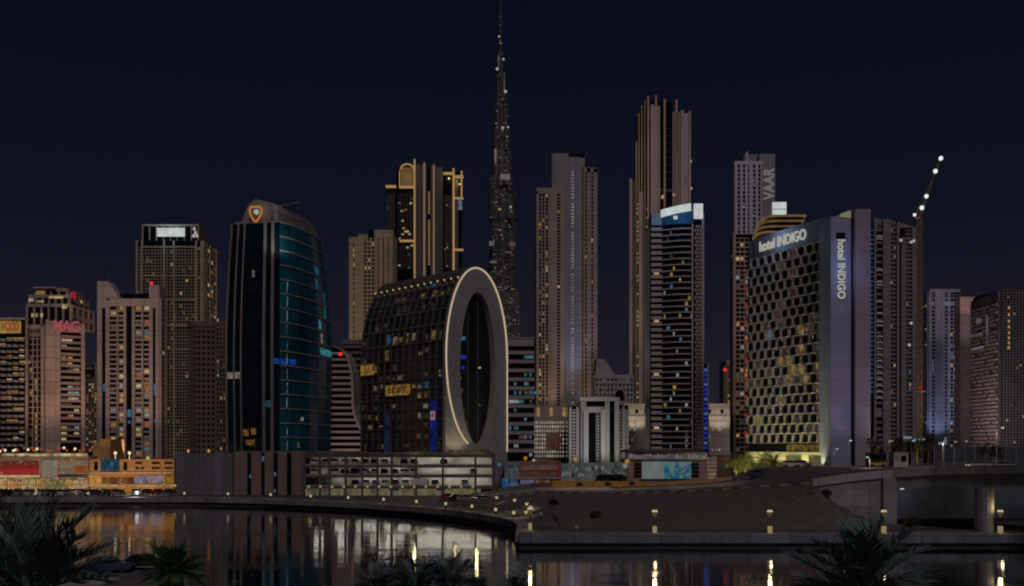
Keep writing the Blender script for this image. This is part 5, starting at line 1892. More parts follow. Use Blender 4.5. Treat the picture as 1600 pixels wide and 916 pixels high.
# building with the round layered gold top
Y = 335
t = Tower("layered_gold_top", "rounded building top of layered gold lit ledges behind the honeycomb hotel", 1222, Y)
rt = t.root
t.block(1190, 1262, 372, 20)
for k, (y_, a, c_) in enumerate(((337, 1196, 1258), (345, 1191, 1255), (353.5, 1188, 1250), (362, 1186, 1240), (370, 1185, 1230))):
    mb = MB()
    xa, xb = X(a, Y), X(c_, Y)
    z1 = Z(y_, Y)
    loop = [(xb, Y - 1.5), (xb, Y + 14), (xa + 3, Y + 14), (xa, Y + 10), (xa - 0.4, Y + 4), (xa + 0.4, Y + 0.6), (xa + 2.2, Y - 1.2), (xa + 4, Y - 1.5)][::-1]
    mb.hexa([(x, y, z1 - 0.55) for x, y in loop], [(x, y, z1) for x, y in loop])
    mb.build("ledge", em("gold_ledge_light", (94, 74, 48), 0.9, 0.35, 0.25), rt)
    mb = MB()
    loop = [(x + (0.8 if x < X(1220, Y) else -0.8), y + 0.9) for x, y in loop]
    mb.hexa([(x, y, z1 - 1.9) for x, y in loop], [(x, y, z1 - 0.55) for x, y in loop])
    mb.build("storey", GLASS_B, rt)
t.done(TAN)
cb = MB()
cb.box(X(1215, Y), X(1236.5, Y), Y + 6, Y + 7, Z(331, Y), Z(309, Y))
so = cb.build("rooftop_sign", EM_BLUEW, rt, label="square blue white glowing rooftop sign")
cb = MB()
cb.box(X(1224, Y), X(1226, Y), Y + 6.2, Y + 6.8, Z(338, Y), Z(331, Y))
cb.box(X(1215, Y), X(1236, Y), Y + 5.95, Y + 5.99, Z(320.6, Y), Z(319.6, Y))
cb.build("sign_post", DARK, so)
lamp("sign_glow", (X(1226, Y), Y + 2, Z(318, Y)), 350, (0.35, 0.6, 1.0), rt, 1.0)

# ---- honeycomb hotel
HL, HR = Vector((X(1171, 293), 293, 0)), Vector((X(1299, 262), 262, 0))
U_ = (HR - HL)
WH = U_.length
U_.normalize()
UH = (U_.x, U_.y)
NH = Vector((U_.y, -U_.x, 0))
hb = empty("honeycomb_hotel", (HR.x, HR.y, 8), "hotel with honeycomb window facade and white lit sign near the bridge", "building")
HZ0, HZ1 = 16.3, 68.6
ZTOP = 74.0
HWALL = mat("honeycomb_wall", (0.25, 0.235, 0.235), 0.75, 0, 0.12, 0.2)
mb = MB()
hp = lambda a, b_, z: tuple(HL + U_ * a + NH * b_ + Vector((0, 0, z)))
mb.hexa([hp(0, 0, 8), hp(WH, 0, 8), hp(WH, -7, 8), hp(0, -18, 8)], [hp(0, 0, ZTOP), hp(WH, 0, ZTOP), hp(WH, -7, ZTOP), hp(0, -18, ZTOP)])
# rounded west corner
cor = [hp(0, -0.0, 0), hp(-1.4, -0.5, 0), hp(-2.3, -1.8, 0), hp(-2.6, -4, 0), hp(-2.6, -18, 0), hp(0, -18, 0)]
mb.hexa([(p[0], p[1], 8) for p in cor], [(p[0], p[1], ZTOP - 2) for p in cor])
mb.build("wall", HWALL, hb)
NCc, NRr = 10, 20
cw, ch = (WH - 0.6) / NCc, (HZ1 - HZ0) / NRr
hexo = [(-0.50, 0), (-0.36, 0.52), (0.36, 0.52), (0.50, 0), (0.36, -0.52), (-0.36, -0.52)]
hexi = [(-0.42, 0), (-0.36, 0.42), (0.31, 0.45), (0.42, 0), (0.31, -0.45), (-0.36, -0.45)]
su = MB()
N_ = len(hexo)
up2 = lambda a, b_, z: tuple(U_ * a + NH * b_ + Vector((0, 0, z)))
for k in range(N_):
    q = (k + 1) % N_
    su.poly([up2(hexo[k][0] * cw, 0.75, hexo[k][1] * ch), up2(hexi[k][0] * cw, 0.62, hexi[k][1] * ch), up2(hexi[q][0] * cw, 0.62, hexi[q][1] * ch), up2(hexo[q][0] * cw, 0.75, hexo[q][1] * ch)])
    su.poly([up2(hexi[k][0] * cw, 0.62, hexi[k][1] * ch), up2(hexi[k][0] * cw, 0.03, hexi[k][1] * ch), up2(hexi[q][0] * cw, 0.03, hexi[q][1] * ch), up2(hexi[q][0] * cw, 0.62, hexi[q][1] * ch)])
    su.poly([up2(hexo[k][0] * cw, 0.0, hexo[k][1] * ch), up2(hexo[k][0] * cw, 0.75, hexo[k][1] * ch), up2(hexo[q][0] * cw, 0.75, hexo[q][1] * ch), up2(hexo[q][0] * cw, 0.0, hexo[q][1] * ch)])
su_me = su.mesh("window", mat("honeycomb_surround", (0.44, 0.40, 0.375), 0.7, 0, 0.12, 0.2))
pn = MB()
pn.poly([up2(x_ * cw * 0.99, 0.04, z_ * ch * 0.99) for x_, z_ in hexi[::-1]])
pn_d = pn.mesh("pane", GLASS)
pn_l = [pn.mesh("pane", em("honey_room_amber", (106, 86, 52), 1.0, 0.6, 0.8)), pn.mesh("pane", em("honey_room_dim", (48, 42, 38), 1.0, 0.7, 0.8)), pn.mesh("pane", em("honey_room_rose", (56, 40, 36), 1.0, 0.7, 0.8)), pn.mesh("pane", em("honey_room_blue", (62, 76, 92), 1.0, 0.7, 0.8))]
lit_c = {(6, 7): 0, (8, 7): 0, (5, 6): 0, (6, 6): 1, (7, 6): 0, (4, 4): 0, (1, 2): 0, (5, 15): 2, (2, 12): 1, (2, 11): 3, (4, 12): 1, (7, 11): 2, (8, 12): 1}
for r in range(NRr):
    for c_ in range(NCc):
        a = 0.3 + (c_ + 0.5 + (0.25 if r % 2 else -0.25)) * cw
        p = HL + U_ * a + Vector((0, 0, HZ0 + (r + 0.5) * ch))
        wo_ = put("window", su_me, hb, p)
        k = lit_c.get((c_, r))
        if k is None and R.random() < (0.16 if r < 12 else 0.07):
            k = R.choice((1, 1, 1, 1, 2, 0) if r < 12 else (1, 1, 2))
        put("pane", pn_d if k is None else pn_l[k], wo_, p)
# an irregular ladder of small lamps climbing the facade
for k, (c_, r) in enumerate(((3.2, 1.2), (3.1, 2.5), (3.0, 3.8), (3.1, 5.1), (3.2, 6.4), (3.3, 7.7), (3.5, 9.0), (3.9, 9.9), (4.6, 10.8), (5.6, 11.4), (6.6, 11.7), (7.6, 11.4), (8.3, 10.6))):
    mb = MB()
    c0 = HL + U_ * (0.3 + c_ * cw) + NH * 0.95 + Vector((0, 0, HZ0 + r * ch))
    mb.tube(c0 - Vector((0, 0, 0.5)), c0 + Vector((0, 0, 0.5)), 0.16, n=5)
    mb.build("facade_lamp", em("facade_lamp_light", (100, 88, 80), 1.0), hb)
for r in range(9):
    mb = MB()
    c0 = HL - U_ * 1.2 + NH * 0.25 + Vector((0, 0, HZ0 + 2.5 + r * 5.2))
    mb.box(c0.x - 0.35, c0.x + 0.35, c0.y - 0.4, c0.y + 0.1, c0.z, c0.z + 1.0)
    mb.build("red_side_light", em("red_side_light_glow", (112, 40, 36), 1.0), hb)
# head band with the sign, glazed corner, foot with lobby
mb = MB()
mb.hexa([hp(2.5, 0.3, 68.8), hp(WH, 0.3, 68.8), hp(WH, 0.0, 68.8), hp(2.5, 0.0, 68.8)], [hp(2.5, 0.3, ZTOP + 0.4), hp(WH, 0.3, ZTOP + 0.4), hp(WH, 0.0, ZTOP + 0.4), hp(2.5, 0.0, ZTOP + 0.4)])
mb.build("head_band", mat("head_band_panel", (0.22, 0.24, 0.30), 0.7, 0, 0.1, 0.2, panel=(4.0, 6.0, 0.07, 0.6)), hb)
rz = math.atan2(U_.y, U_.x)
sign_text("sign_lettering", "hotel INDIGO", EM_WHITE, hb, hp(15.2, 0.7, 71.3), (PI / 2, 0, rz), 3.9, 0.12, width=19.5)
lamp("sign_glow", hp(15, 4.5, 72.5), 420, (0.50, 0.66, 1.0), hb, 1.0)
mb = MB()
mb.hexa([hp(0, 0.35, 14.0), hp(WH, 0.35, 14.0), hp(WH, 0.02, 14.0), hp(0, 0.02, 14.0)], [hp(0, 0.35, 16.2), hp(WH, 0.35, 16.2), hp(WH, 0.02, 16.2), hp(0, 0.02, 16.2)])
mb.build("lobby_glass", GLASS, hb)
mb = MB()
mb.hexa([hp(17, 0.6, 14.2), hp(WH - 4, 0.6, 14.2), hp(WH - 4, 0.36, 14.2), hp(17, 0.36, 14.2)], [hp(17, 0.6, 15.9), hp(WH - 4, 0.6, 15.9), hp(WH - 4, 0.36, 15.9), hp(17, 0.36, 15.9)])
mb.build("canopy_sign", em("olive_canopy_light", (96, 76, 34), 0.8, 0.7, 0.8), hb)
mb = MB()
mb.hexa([hp(-1, 0.9, 8), hp(WH, 0.9, 8), hp(WH, 0, 8), hp(-1, 0, 8)], [hp(-1, 0.9, 13.9), hp(WH, 0.9, 13.9), hp(WH, 0, 13.9), hp(-1, 0, 13.9)])
mb.build("plinth", mat("plinth_lime_render", (0.38, 0.36, 0.22), 0.8, 0, 0.15, 0.2), hb)
for a in (17.5, 26.5):
    mb = MB()
    mb.hexa([hp(a, 1.0, 9.5), hp(a + 6, 1.0, 9.5), hp(a + 6, 0.91, 9.5), hp(a, 0.91, 9.5)], [hp(a, 1.0, 13.0), hp(a + 6, 1.0, 13.0), hp(a + 6, 0.91, 13.0), hp(a, 0.91, 13.0)])
    mb.build("lit_panel", em("lime_panel_light", (98, 96, 58), 0.9, 0.3, 0.3), hb)
for a in (5, 15, 25, 32):
    lamp("plinth_uplight", hp(a, 3.8, 10.2), 240, (1.0, 0.92, 0.42), hb, 0.5, spot=120, target=hp(a, 0, 20))
lamp("facade_floodlight", hp(18, 24, 11), 2300, (0.98, 0.94, 0.66), hb, 1.0, spot=120, target=hp(20, 0, 30), blend=1.0)

# ---- twin blank slabs beside it
Y = 256
t = empty("blank_slab_tower", (X(1316, Y), Y, 9), "blank blue lit slab tower with vertical white hotel sign", "building")
mb = MB()
mb.box(X(1298, Y), X(1329.5, Y), Y, Y + 20, 6, Z(342, Y))
mb.hexa([(X(1298, Y), Y, Z(342, Y)), (X(1329.5, Y), Y, Z(342, Y)), (X(1329.5, Y), Y + 20, Z(342, Y)), (X(1298, Y), Y + 20, Z(342, Y))],
        [(X(1298, Y), Y, Z(340, Y)), (X(1329.5, Y), Y, Z(331, Y)), (X(1329.5, Y), Y + 20, Z(331, Y)), (X(1298, Y), Y + 20, Z(340, Y))])
mb.build("slab_wall", mat("slab_lilac_panel", (0.27, 0.28, 0.42), 0.75, 0, 0.06, 0.08, panel=(5.0, 3.2, 0.07, 0.6)), t)
mb = MB()
mb.box(X(1306.5, Y), X(1320.5, Y), Y - 0.12, Y - 0.01, Z(373, Y), Z(364, Y))
mb.build("black_panel", GLASS, t)
sign_text("sign_lettering", "hotel INDIGO", EM_WHITE, t, (X(1313.5, Y), Y - 0.35, Z(421, Y)), (PI / 2, PI / 2, 0), 2.6, 0.1, width=14.8)
mb = MB()
mb.hexa([(X(1312, Y), Y - 0.3, Z(339, Y)), (X(1329, Y), Y - 0.3, Z(341, Y)), (X(1329, Y), Y + 1, Z(341, Y)), (X(1312, Y), Y + 1, Z(339, Y))],
        [(X(1314, Y), Y - 0.3, Z(334, Y)), (X(1329, Y), Y - 0.3, Z(329, Y)), (X(1329, Y), Y + 1, Z(329, Y)), (X(1314, Y), Y + 1, Z(334, Y))])
mb.build("roof_light", em("roof_cream_light", (112, 106, 86), 1.0), t)
lamp("slab_sign_glow", (X(1313, Y), Y - 5, Z(420, Y)), 260, (0.36, 0.5, 1.0), t, 2.0)
lamp("slab_uplight", (X(1313, Y), Y - 16, 11), 520, (0.66, 0.58, 1.0), t, 0.5, spot=75, target=(X(1313, Y), Y, 34))
t = empty("rose_slab_tower", (X(1345, Y), Y, 9), "blank mauve slab tower with rose glow at its foot right of the blue slab", "building")
mb = MB()
mb.box(X(1333, Y), X(1357, Y), Y - 1.5, Y + 16, 6, Z(329, Y))
mb.build("slab_wall", mat("slab_mauve_panel", (0.30, 0.255, 0.33), 0.75, 0, 0.06, 0.08, panel=(5.0, 3.2, 0.07, 0.6)), t)
mb = MB()
mb.box(X(1329.5, Y) + 0.02, X(1333, Y) - 0.02, Y + 0.6, Y + 15, 6, Z(333, Y))
mb.build("shadow_joint", GLASS, t)
lamp("slab_roselight", (X(1346, Y), Y - 18, 11), 620, (1.0, 0.56, 0.54), t, 0.5, spot=75, target=(X(1345, Y), Y, 36))

# ---- grey stepped apartment tower with arc lit balconies
Y = 335
t = Tower("arc_balcony_tower", "grey apartment tower with one column of white arc lit balconies behind mauve slab", 1393, Y)
rt = t.root
t.block(1357, 1430, 356, 22)
t.core.hexa([(X(1366, Y), Y, Z(356, Y)), (X(1430, Y), Y, Z(356, Y)), (X(1430, Y), Y + 20, Z(356, Y)), (X(1366, Y), Y + 20, Z(356, Y))],
            [(X(1366, Y), Y, Z(341, Y)), (X(1412, Y), Y, Z(349, Y)), (X(1412, Y), Y + 20, Z(349, Y)), (X(1366, Y), Y + 20, Z(341, Y))], 1)
for p0, p1, yt, out in ((1357, 1359, 356, 0.5), (1364.5, 1368, 341, 0.9), (1378, 1390, 344, 1.2), (1400, 1404, 347, 0.9), (1406, 1414, 372, 1.4), (1424, 1430.5, 356, 0.9)):
    t.bar(t.fr, p0, p1, yt, None, out)
t.front(1390, 1400, 350, 690, 2, 50, 0.2, 0.4, 0.6, 0.08)
t.front(1414, 1424, 360, 690, 2, 50, 0.2, 0.4, 0.6, 0.03, W_COOL)
t.front(1368, 1378, 350, 690, 1, 34, 0.1, 0.35, 0.5, 0.04)
t.done(mat("arc_tower_render", (0.23, 0.20, 0.215), 0.8, 0, 0.12, 0.1, panel=(4.2, 3.4, 0.24, 0.68)))
ab = MB()
for k in range(5):
    a0_, a1_ = PI * 0.1 + PI * 0.75 * k / 5, PI * 0.1 + PI * 0.75 * (k + 1) / 5
    ab.tube((0.95 * math.cos(a0_), -0.6, 0.55 * math.sin(a0_)), (0.95 * math.cos(a1_), -0.6, 0.55 * math.sin(a1_)), 0.2, n=4)
ab_me = ab.mesh("arc_light", em("arc_light_white", (92, 92, 98), 1.0))
for y_ in [372, 376, 425, 443, 448, 474, 492, 505, 511] + [528 + 9.6 * k for k in range(11)]:
    put("arc_light", ab_me, rt, (X(1373, Y), Y - 0.3, Z(y_, Y)))
mb = MB()
for j in range(36):
    t.pane(mb, 1359.5, 1363.6, 345 + j * 7.2 + 14, 348.2 + j * 7.2 + 14, 0.3)
mb.build("blue_windows", em("dusky_blue_room", (38, 50, 84), 1.0, 0.5, 0.3), rt, kind="stuff")
mb = MB()
for p, y_ in ((1425, 378), (1421, 380), (1405, 377), (1421, 506), (1418, 540)):
    t.pane(mb, p - 2, p + 2, y_ - 2, y_ + 2, 1.5)
mb.build("lit_pane", EM_WHITE, rt)

# ---- luffing tower crane with work lights
Y = 380
cr = empty("tower_crane", (X(1436, Y), Y, 9), "luffing tower crane with raised jib carrying bright white work lights", "crane")
CRM = mat("crane_yellow_steel", (0.36, 0.22, 0.11), 0.6, 0, 0.2, 0.5)
mb = MB()
zt3 = Z(342, Y)
hw = 0.8
for sx in (-hw, hw):
    for sy in (-hw, hw):
        mb.tube((X(1436, Y) + sx, Y + sy, 9), (X(1436, Y) + sx, Y + sy, zt3), 0.16, n=4)
k = 0
zz = 9.0
while zz < zt3 - 2:
    s = hw if k % 2 else -hw
    mb.tube((X(1436, Y) + s, Y - hw, zz), (X(1436, Y) - s, Y - hw, zz + 2), 0.1, n=4)
    mb.tube((X(1436, Y) + s, Y + hw, zz), (X(1436, Y) - s, Y + hw, zz + 2), 0.1, n=4)
    mb.tube((X(1436, Y) - hw, Y + s, zz), (X(1436, Y) - hw, Y - s, zz + 2), 0.1, n=4)
    mb.tube((X(1436, Y) - hw, Y - hw, zz), (X(1436, Y) + hw, Y - hw, zz), 0.1, n=4)
    zz += 2
    k += 1
mb.build("mast", CRM, cr)
mb = MB()
ja, jb = Vector((X(1436, Y), Y, zt3)), Vector((X(1469, Y), Y, Z(247, Y)))
for off in ((-0.4, 0.4, 0), (-0.4, -0.4, 0), (0.5, 0, 0.2)):
    mb.tube(ja + Vector(off), jb + Vector(off) * 0.4, 0.11, n=4)
for k in range(16):
    a, c_ = ja.lerp(jb, k / 16), ja.lerp(jb, (k + 1) / 16)
    mb.tube(a + Vector((-0.4, 0.4, 0)), c_ + Vector((0.45, 0, 0.2)), 0.07, n=3)
    mb.tube(a + Vector((0.45, 0, 0.2)), c_ + Vector((-0.4, -0.4, 0)), 0.07, n=3)
mb.build("jib", CRM, cr)
mb = MB()
mb.box(X(1428, Y), X(1437, Y), Y - 1.2, Y + 1.2, Z(344, Y), Z(340, Y))
mb.tube((X(1430, Y), Y, Z(341, Y)), (X(1437.5, Y), Y, Z(318, Y)), 0.16, n=4)
mb.tube((X(1437.5, Y), Y, Z(318, Y)), jb, 0.05, n=3)
mb.build("counter_jib", CRM, cr)
for p, y_, s in ((1468, 249, 0.85), (1459.5, 269, 0.85), (1445.5, 308, 0.8), (1438.5, 326, 0.85), (1427, 337, 0.6)):
    mb = MB()
    mb.ball((X(p, Y), Y - 1.2, Z(y_, Y)), s, 8, 5)
    mb.build("work_light", em("crane_work_light", (176, 188, 186), 1.8), cr)
mb = MB()
mb.ball((X(1436, Y), Y - 1.2, Z(606, Y)), 0.9, 8, 5)
mb.build("red_lamp", em("crane_red_lamp", (110, 34, 32), 1.0), cr)
mb = MB()
mb.box(X(1429, Y), X(1444, Y), Y - 1.3, Y + 1.3, Z(613, Y), Z(611, Y))
mb.build("collar", CRM, cr)

# ---- far right towers
Y = 430
t = Tower("blue_ladder_tower", "blue grey tower with ladders of small windows right of the crane", 1475, Y)
t.block(1450, 1497, 455, 7)
for p0, p1 in ((1450, 1455), (1460, 1475), (1479, 1484)):
    t.bar(t.fr, p0, p1, 456, None, 0.9)
t.front(1455, 1460, 460, 700, 1, 40, 0.1, 0.4, 0.6, 0.12, W_COOL)
t.front(1475, 1479, 460, 700, 1, 40, 0.1, 0.4, 0.6, 0.12, W_COOL)
t.front(1484, 1500, 460, 700, 3, 40, 0.15, 0.3, 0.4, 0.14, (3, 2, 1, 4, 1, 5))
t.bar(t.fr, 1452, 1500, 452, 457, 0.6)
t.side(1450, 456, 700, 7, 2, 40, 0.4, 0.4, 0.4, 0.05)
t.done(mat("ladder_tower_panel", (0.34, 0.35, 0.46), 0.75, 0, 0.12, 0.08, panel=(4.2, 3.4, 0.24, 0.68)))
for p0, p1, y0, y1 in ((1470, 1500, 473, 478), (1483, 1497, 540, 543), (1485, 1498, 557, 560), (1489, 1495, 519, 521)):
    mb = MB()
    t.bar(mb, p0, p1, y0, y1, 1.0)
    mb.build("lit_balcony", em("pale_blue_balcony", (82, 88, 100), 1.0, 0.5, 0.3), t.root)
lamp("ladder_uplight", (X(1470, 415), 415, 14), 1500, (0.55, 0.65, 1.0), t.root, 1.0, spot=70, target=(X(1470, 430), 431, 40))
Y = 405
t = Tower("coral_shaft_tower", "coral lit blank shaft and brick patterned wing at the far right", 1535, Y)
rt = t.root
t.block(1500, 1524, 464, 5, 4, None, 1)
t.done(mat("coral_shaft_render", (0.42, 0.34, 0.35), 0.8, 0, 0.1, 0.1, panel=(4.2, 3.4, 0.24, 0.68)))
lamp("shaft_coral_light", (X(1512, 395), 396, 70), 420, (1.0, 0.5, 0.42), rt, 1.0, spot=80, target=(X(1512, 409), 409, 78))
# wing turned towards the camera, brick-like relief
w0, w1 = Vector((X(1563, 372) - 0.9, 394, 0)), Vector((X(1563, 372) - 0.7, 372.2, 0))
uw = (w1 - w0)
ww = uw.length
uw.normalize()
zt4 = Z(453.5, 372)
zt4b = zt4 - 1.0
mb = MB()
nb = Vector((uw.y, -uw.x, 0))
mb.hexa([tuple(w0) [:2] + (3,), tuple(w1)[:2] + (3,), tuple(w1 - nb * 0.6)[:2] + (3,), tuple(w0 - nb * 0.6)[:2] + (3,)],
        [tuple(w0)[:2] + (zt4b,), tuple(w1)[:2] + (zt4,), tuple(w1 - nb * 0.6)[:2] + (zt4,), tuple(w0 - nb * 0.6)[:2] + (zt4b,)])
mb.build("wing", mat("wing_dusk_panel", (0.16, 0.14, 0.15), 0.75, panel=(4.2, 3.4, 0.24, 0.68)), rt)
mb = MB()
nr2 = 40
for j in range(nr2):
    for i in range(10):
        a = ww * (i + (0.5 if j % 2 else 0)) / 10.5
        zz = 11 + (zt4b - 14) * j / nr2
        if R.random() < 0.9:
            mb.obox((w0.x, w0.y), (uw.x, uw.y), a + 0.1 + R.uniform(0, 0.4), a + ww / 10.5 - 0.2, 0, 0.45, zz, zz + 0.85)
mb.build("relief_blocks", mat("wing_relief_stone", (0.48, 0.40, 0.41), 0.8, 0, 0.25, 0.4), rt, kind="stuff")
mb = MB()
for a0_, a1_, y0, y1 in ((1, 12, 541, 545), (2, 11, 520, 523), (6, 10, 497, 504), (14, 15, 494, 540)):
    mb.oquad((w0.x, w0.y), (uw.x, uw.y), a0_, a1_, 0.6, Z(y1, 384), Z(y0, 384))
mb.build("lit_pane", em("dusk_white_room", (80, 78, 80), 1.0, 0.5, 0.4), rt)
lamp("wing_uplight", (152, 352, 14), 4200, (1.0, 0.74, 0.70), rt, 1.0, spot=100, target=(177, 383, 42), blend=1.0)
Y = 372
t = Tower("black_lattice_tower", "black textured tower at the right edge with amber light column", 1585, Y)
t.block(1563, 1640, 452, 22)
t.front(1563, 1640, 453, 720, 16, 60, 0.3, 0.28, 0.4, 0.01)
t.done(mat("black_lattice_metal", (0.17, 0.16, 0.175), 0.5, 0.2, 0.2, 0.2))
mb = MB()
for y_ in (479, 490, 500, 509, 518, 526, 534, 541):
    t.pane(mb, 1574, 1577, y_, y_ + 4.5, 0.5)
mb.build("amber_windows", EM_GOLD, t.root, kind="stuff")

# ------------------------------------------------------------------ street-level buildings on the raised street
Y = 268
sh = empty("shop_row", (X(830, Y), Y, 4), "low row of blue and rust shop fronts right of the ring building", "building")
for p0, p1, y0, mt, nm in ((788, 811, 722, mat("shop_slate", (0.22, 0.25, 0.28), 0.8), "slate_shop"), (811, 876, 721, mat("shop_rust", (0.26, 0.13, 0.09), 0.8, 0, 0.25, 0.4), "rust_shop")):
    mb = MB()
    mb.box(X(p0, Y), X(p1, Y) - 0.02, Y, Y + 10, 2.8, Z(y0, Y))
    mb.build(nm, mt, sh)
for p0, p1, y0, y1, mt, nm, d in ((784, 794, 748, 763, em("azure_shop_light", (36, 74, 112), 1.0, 0.5, 0.6, sample=True), "shop_window", 0.3), (797, 809, 748, 762, em("steel_shop_light", (48, 66, 88), 1.0, 0.5, 0.6), "shop_window", 0.3),
                                  (813, 834, 750, 762, em("lilac_shop_light", (72, 70, 88), 1.0, 0.5, 0.6, sample=True), "shop_window", 0.3), (836, 860, 750, 761, em("rust_shop_light", (78, 54, 46), 1.0, 0.6, 0.6), "shop_window", 0.3),
                                  (814, 872, 727, 735, em("dim_sign_band", (70, 54, 48), 1.0, 0.3, 1.2), "sign_band", 0.25), (795, 810, 727, 746, em("slate_window", (48, 54, 58), 1.0, 0.7, 0.8), "upper_window", 0.2),
                                  (788, 876, 746, 748.5, mat("shop_fascia", (0.32, 0.27, 0.27), 0.7), "fascia", 1.2), (871, 876, 722, 752, mat("shop_red_pier", (0.34, 0.09, 0.07), 0.7), "pier", 0.5)):
    mb = MB()
    mb.box(X(p0, Y), X(p1, Y), Y - d, Y - 0.02, Z(y1, Y), Z(y0, Y))
    mb.build(nm, mt, sh)
for p, c_, rgb in ((821, 716, (150, 88, 30)), (899, 717, (150, 104, 40)), (834, 720, (120, 126, 122)), (780, 726, (60, 84, 96))):
    mb = MB()
    mb.ball((X(p, Y + 2), Y + 2, Z(c_, Y + 2)), 0.5, 8, 5)
    mb.tube((X(p, Y + 2), Y + 2, Z(724, Y + 2)), (X(p, Y + 2), Y + 2, Z(c_, Y + 2)), 0.09)
    mb.build("roof_lamp", em("roof_lamp_%d" % p, rgb, 1.2), sh)
# printed hoarding
Y = 252
ho = empty("site_hoarding", (X(928, Y), Y, 6), "pale grey printed site hoarding above the orange street barrier", "hoarding")
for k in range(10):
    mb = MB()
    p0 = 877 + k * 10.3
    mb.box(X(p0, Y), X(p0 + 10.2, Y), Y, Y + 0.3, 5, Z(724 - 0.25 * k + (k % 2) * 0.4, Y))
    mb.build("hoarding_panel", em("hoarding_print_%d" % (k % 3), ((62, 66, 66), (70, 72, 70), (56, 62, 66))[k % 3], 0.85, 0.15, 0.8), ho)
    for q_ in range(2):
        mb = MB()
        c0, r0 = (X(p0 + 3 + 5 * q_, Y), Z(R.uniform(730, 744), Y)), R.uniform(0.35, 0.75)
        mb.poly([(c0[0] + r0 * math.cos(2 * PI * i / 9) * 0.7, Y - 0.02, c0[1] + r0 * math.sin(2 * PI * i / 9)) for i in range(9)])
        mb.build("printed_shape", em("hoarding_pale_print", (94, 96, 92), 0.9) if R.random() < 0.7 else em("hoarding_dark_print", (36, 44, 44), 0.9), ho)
# bushes in front of the hoarding
SHD = [shrub_mesh("foliage", 170, 1.1, 1.4, 0.3, 20 + k, mat("dark_shrub_leaf", (0.025, 0.032, 0.018), 0.8, 0, 0.4, 1.5)) for k in range(3)]
for k, p in enumerate((938, 946, 954, 962, 970)):
    s = empty("hoarding_bush", (X(p, 249), 249, street_z(X(p, 249), 249)), "dark round bush in front of the printed hoarding", "bush", "bushes along the printed hoarding")
    put("foliage", SHD[k % 3], s, s.location, (0, 0, k * 1.3), (1.25, 1.25, 1.7))
    mb = MB()
    mb.tube(s.location, Vector(s.location) + Vector((0, 0, 0.9)), 0.09)
    mb.build("stem", BROWN, s)
# scrub on the slope
for k, (fi, fj, sz, lb) in enumerate(((0.262, 0.55, 0.9, "dark scrub bush on the slope above the quay corner"), (0.345, 0.30, 0.9, "dark scrub bush low on the sandy slope left of the first tall lamp"), (0.955, 0.5, 1.1, "small dark bush at the toe of the slope beside the bridge wall"), (0.80, 0.93, 0.9, "dark scrub bush at the top of the slope beside the wing wall"))):
    c = slope_pt(fi, fj)
    s = empty("scrub_bush", tuple(c), lb, "bush")
    put("foliage", SHD[k % 3], s, c - Vector((0, 0, 0.2)), (0, 0, k * 1.7), (sz, sz, sz))
    mb = MB()
    mb.tube(c - Vector((0, 0, 0.2)), c + Vector((0, 0, 0.5 * sz)), 0.08)
    mb.build("stem", BROWN, s)
# orange barrier, built of separate elements
Y = 238
ba = empty("street_barrier", (X(1000, Y), Y, 6), "long low orange barrier along the raised street", "barrier")
BARM = [mat("barrier_orange", (0.52, 0.26, 0.05), 0.7, 0, 0.2, 0.4), mat("barrier_tan", (0.40, 0.24, 0.12), 0.7, 0, 0.2, 0.4)]
for k in range(22):
    p0 = 862 + k * 12.8
    xa, xb = X(p0, Y), X(p0 + 12.5, Y)
    zb_ = street_z((xa + xb) / 2, Y)
    mb = MB()
    y_t = lerp_tab([(862, 751), (1000, 752.5), (1100, 753.5), (1145, 752)], p0)
    mb.box(xa, xb, Y, Y + 0.5, zb_ - 0.1, max(zb_ + 0.8, Z(y_t, Y)))
    mb.build("barrier_unit", BARM[0 if p0 < 1010 else 1], ba)
for p in (905, 950, 988):
    s = empty("barrier_bush", (X(p, 235), 235, street_z(X(p, 235), 235)), "small dark bush standing at the foot of the orange barrier", "bush", "bushes along the orange barrier")
    put("foliage", SHD[0], s, s.location, (0, 0, p), (0.75, 0.75, 0.75))
    mb = MB()
    mb.tube(s.location, Vector(s.location) + Vector((0, 0, 0.5)), 0.07)
    mb.build("stem", BROWN, s)
for p in (880, 930, 985, 1060, 1120):
    down_lamp("barrier_street_light", (X(p, 228), 226, street_z(X(p, 228), 226) + 4.5), 170, (1.0, 0.76, 0.48), ba, 0.4)
# striped kerb at the top of the slope
kb = empty("striped_kerb", (20, 205, 6), "red and white striped kerb along the top of the sandy slope", "kerb")
KM = [mat("kerb_red", (0.22, 0.05, 0.05), 0.8), mat("kerb_white", (0.42, 0.38, 0.37), 0.8)]
for k in range(44):
    xa = -8 + k * 1.25
    xb = xa + 1.22
    ya, yb_ = rim_y(xa) + 0.5, rim_y(xb) + 0.5
    mb = MB()
    mb.hexa([(xa, ya, rim_z(xa) - 0.1), (xb, yb_, rim_z(xb) - 0.1), (xb, yb_ + 0.3, rim_z(xb) - 0.1), (xa, ya + 0.3, rim_z(xa) - 0.1)],
            [(xa, ya, rim_z(xa) + 0.22), (xb, yb_, rim_z(xb) + 0.22), (xb, yb_ + 0.3, rim_z(xb) + 0.22), (xa, ya + 0.3, rim_z(xa) + 0.22)])
    mb.build("kerb_stone", KM[k % 2], kb)
pvm = MB()
for k in range(15):
    xa, xb = -8 + k * 2, -6 + k * 2
    z_ = [street_z(xa, rim_y(xa) + 8), street_z(xb, rim_y(xb) + 8), street_z(xb, 236), street_z(xa, 236)]
    P4 = [(xa, rim_y(xa) + 8), (xb, rim_y(xb) + 8), (xb, 236), (xa, 236)]
    pvm.hexa([(x, y, z) for (x, y), z in zip(P4, z_)], [(x, y, z + 0.13) for (x, y), z in zip(P4, z_)])
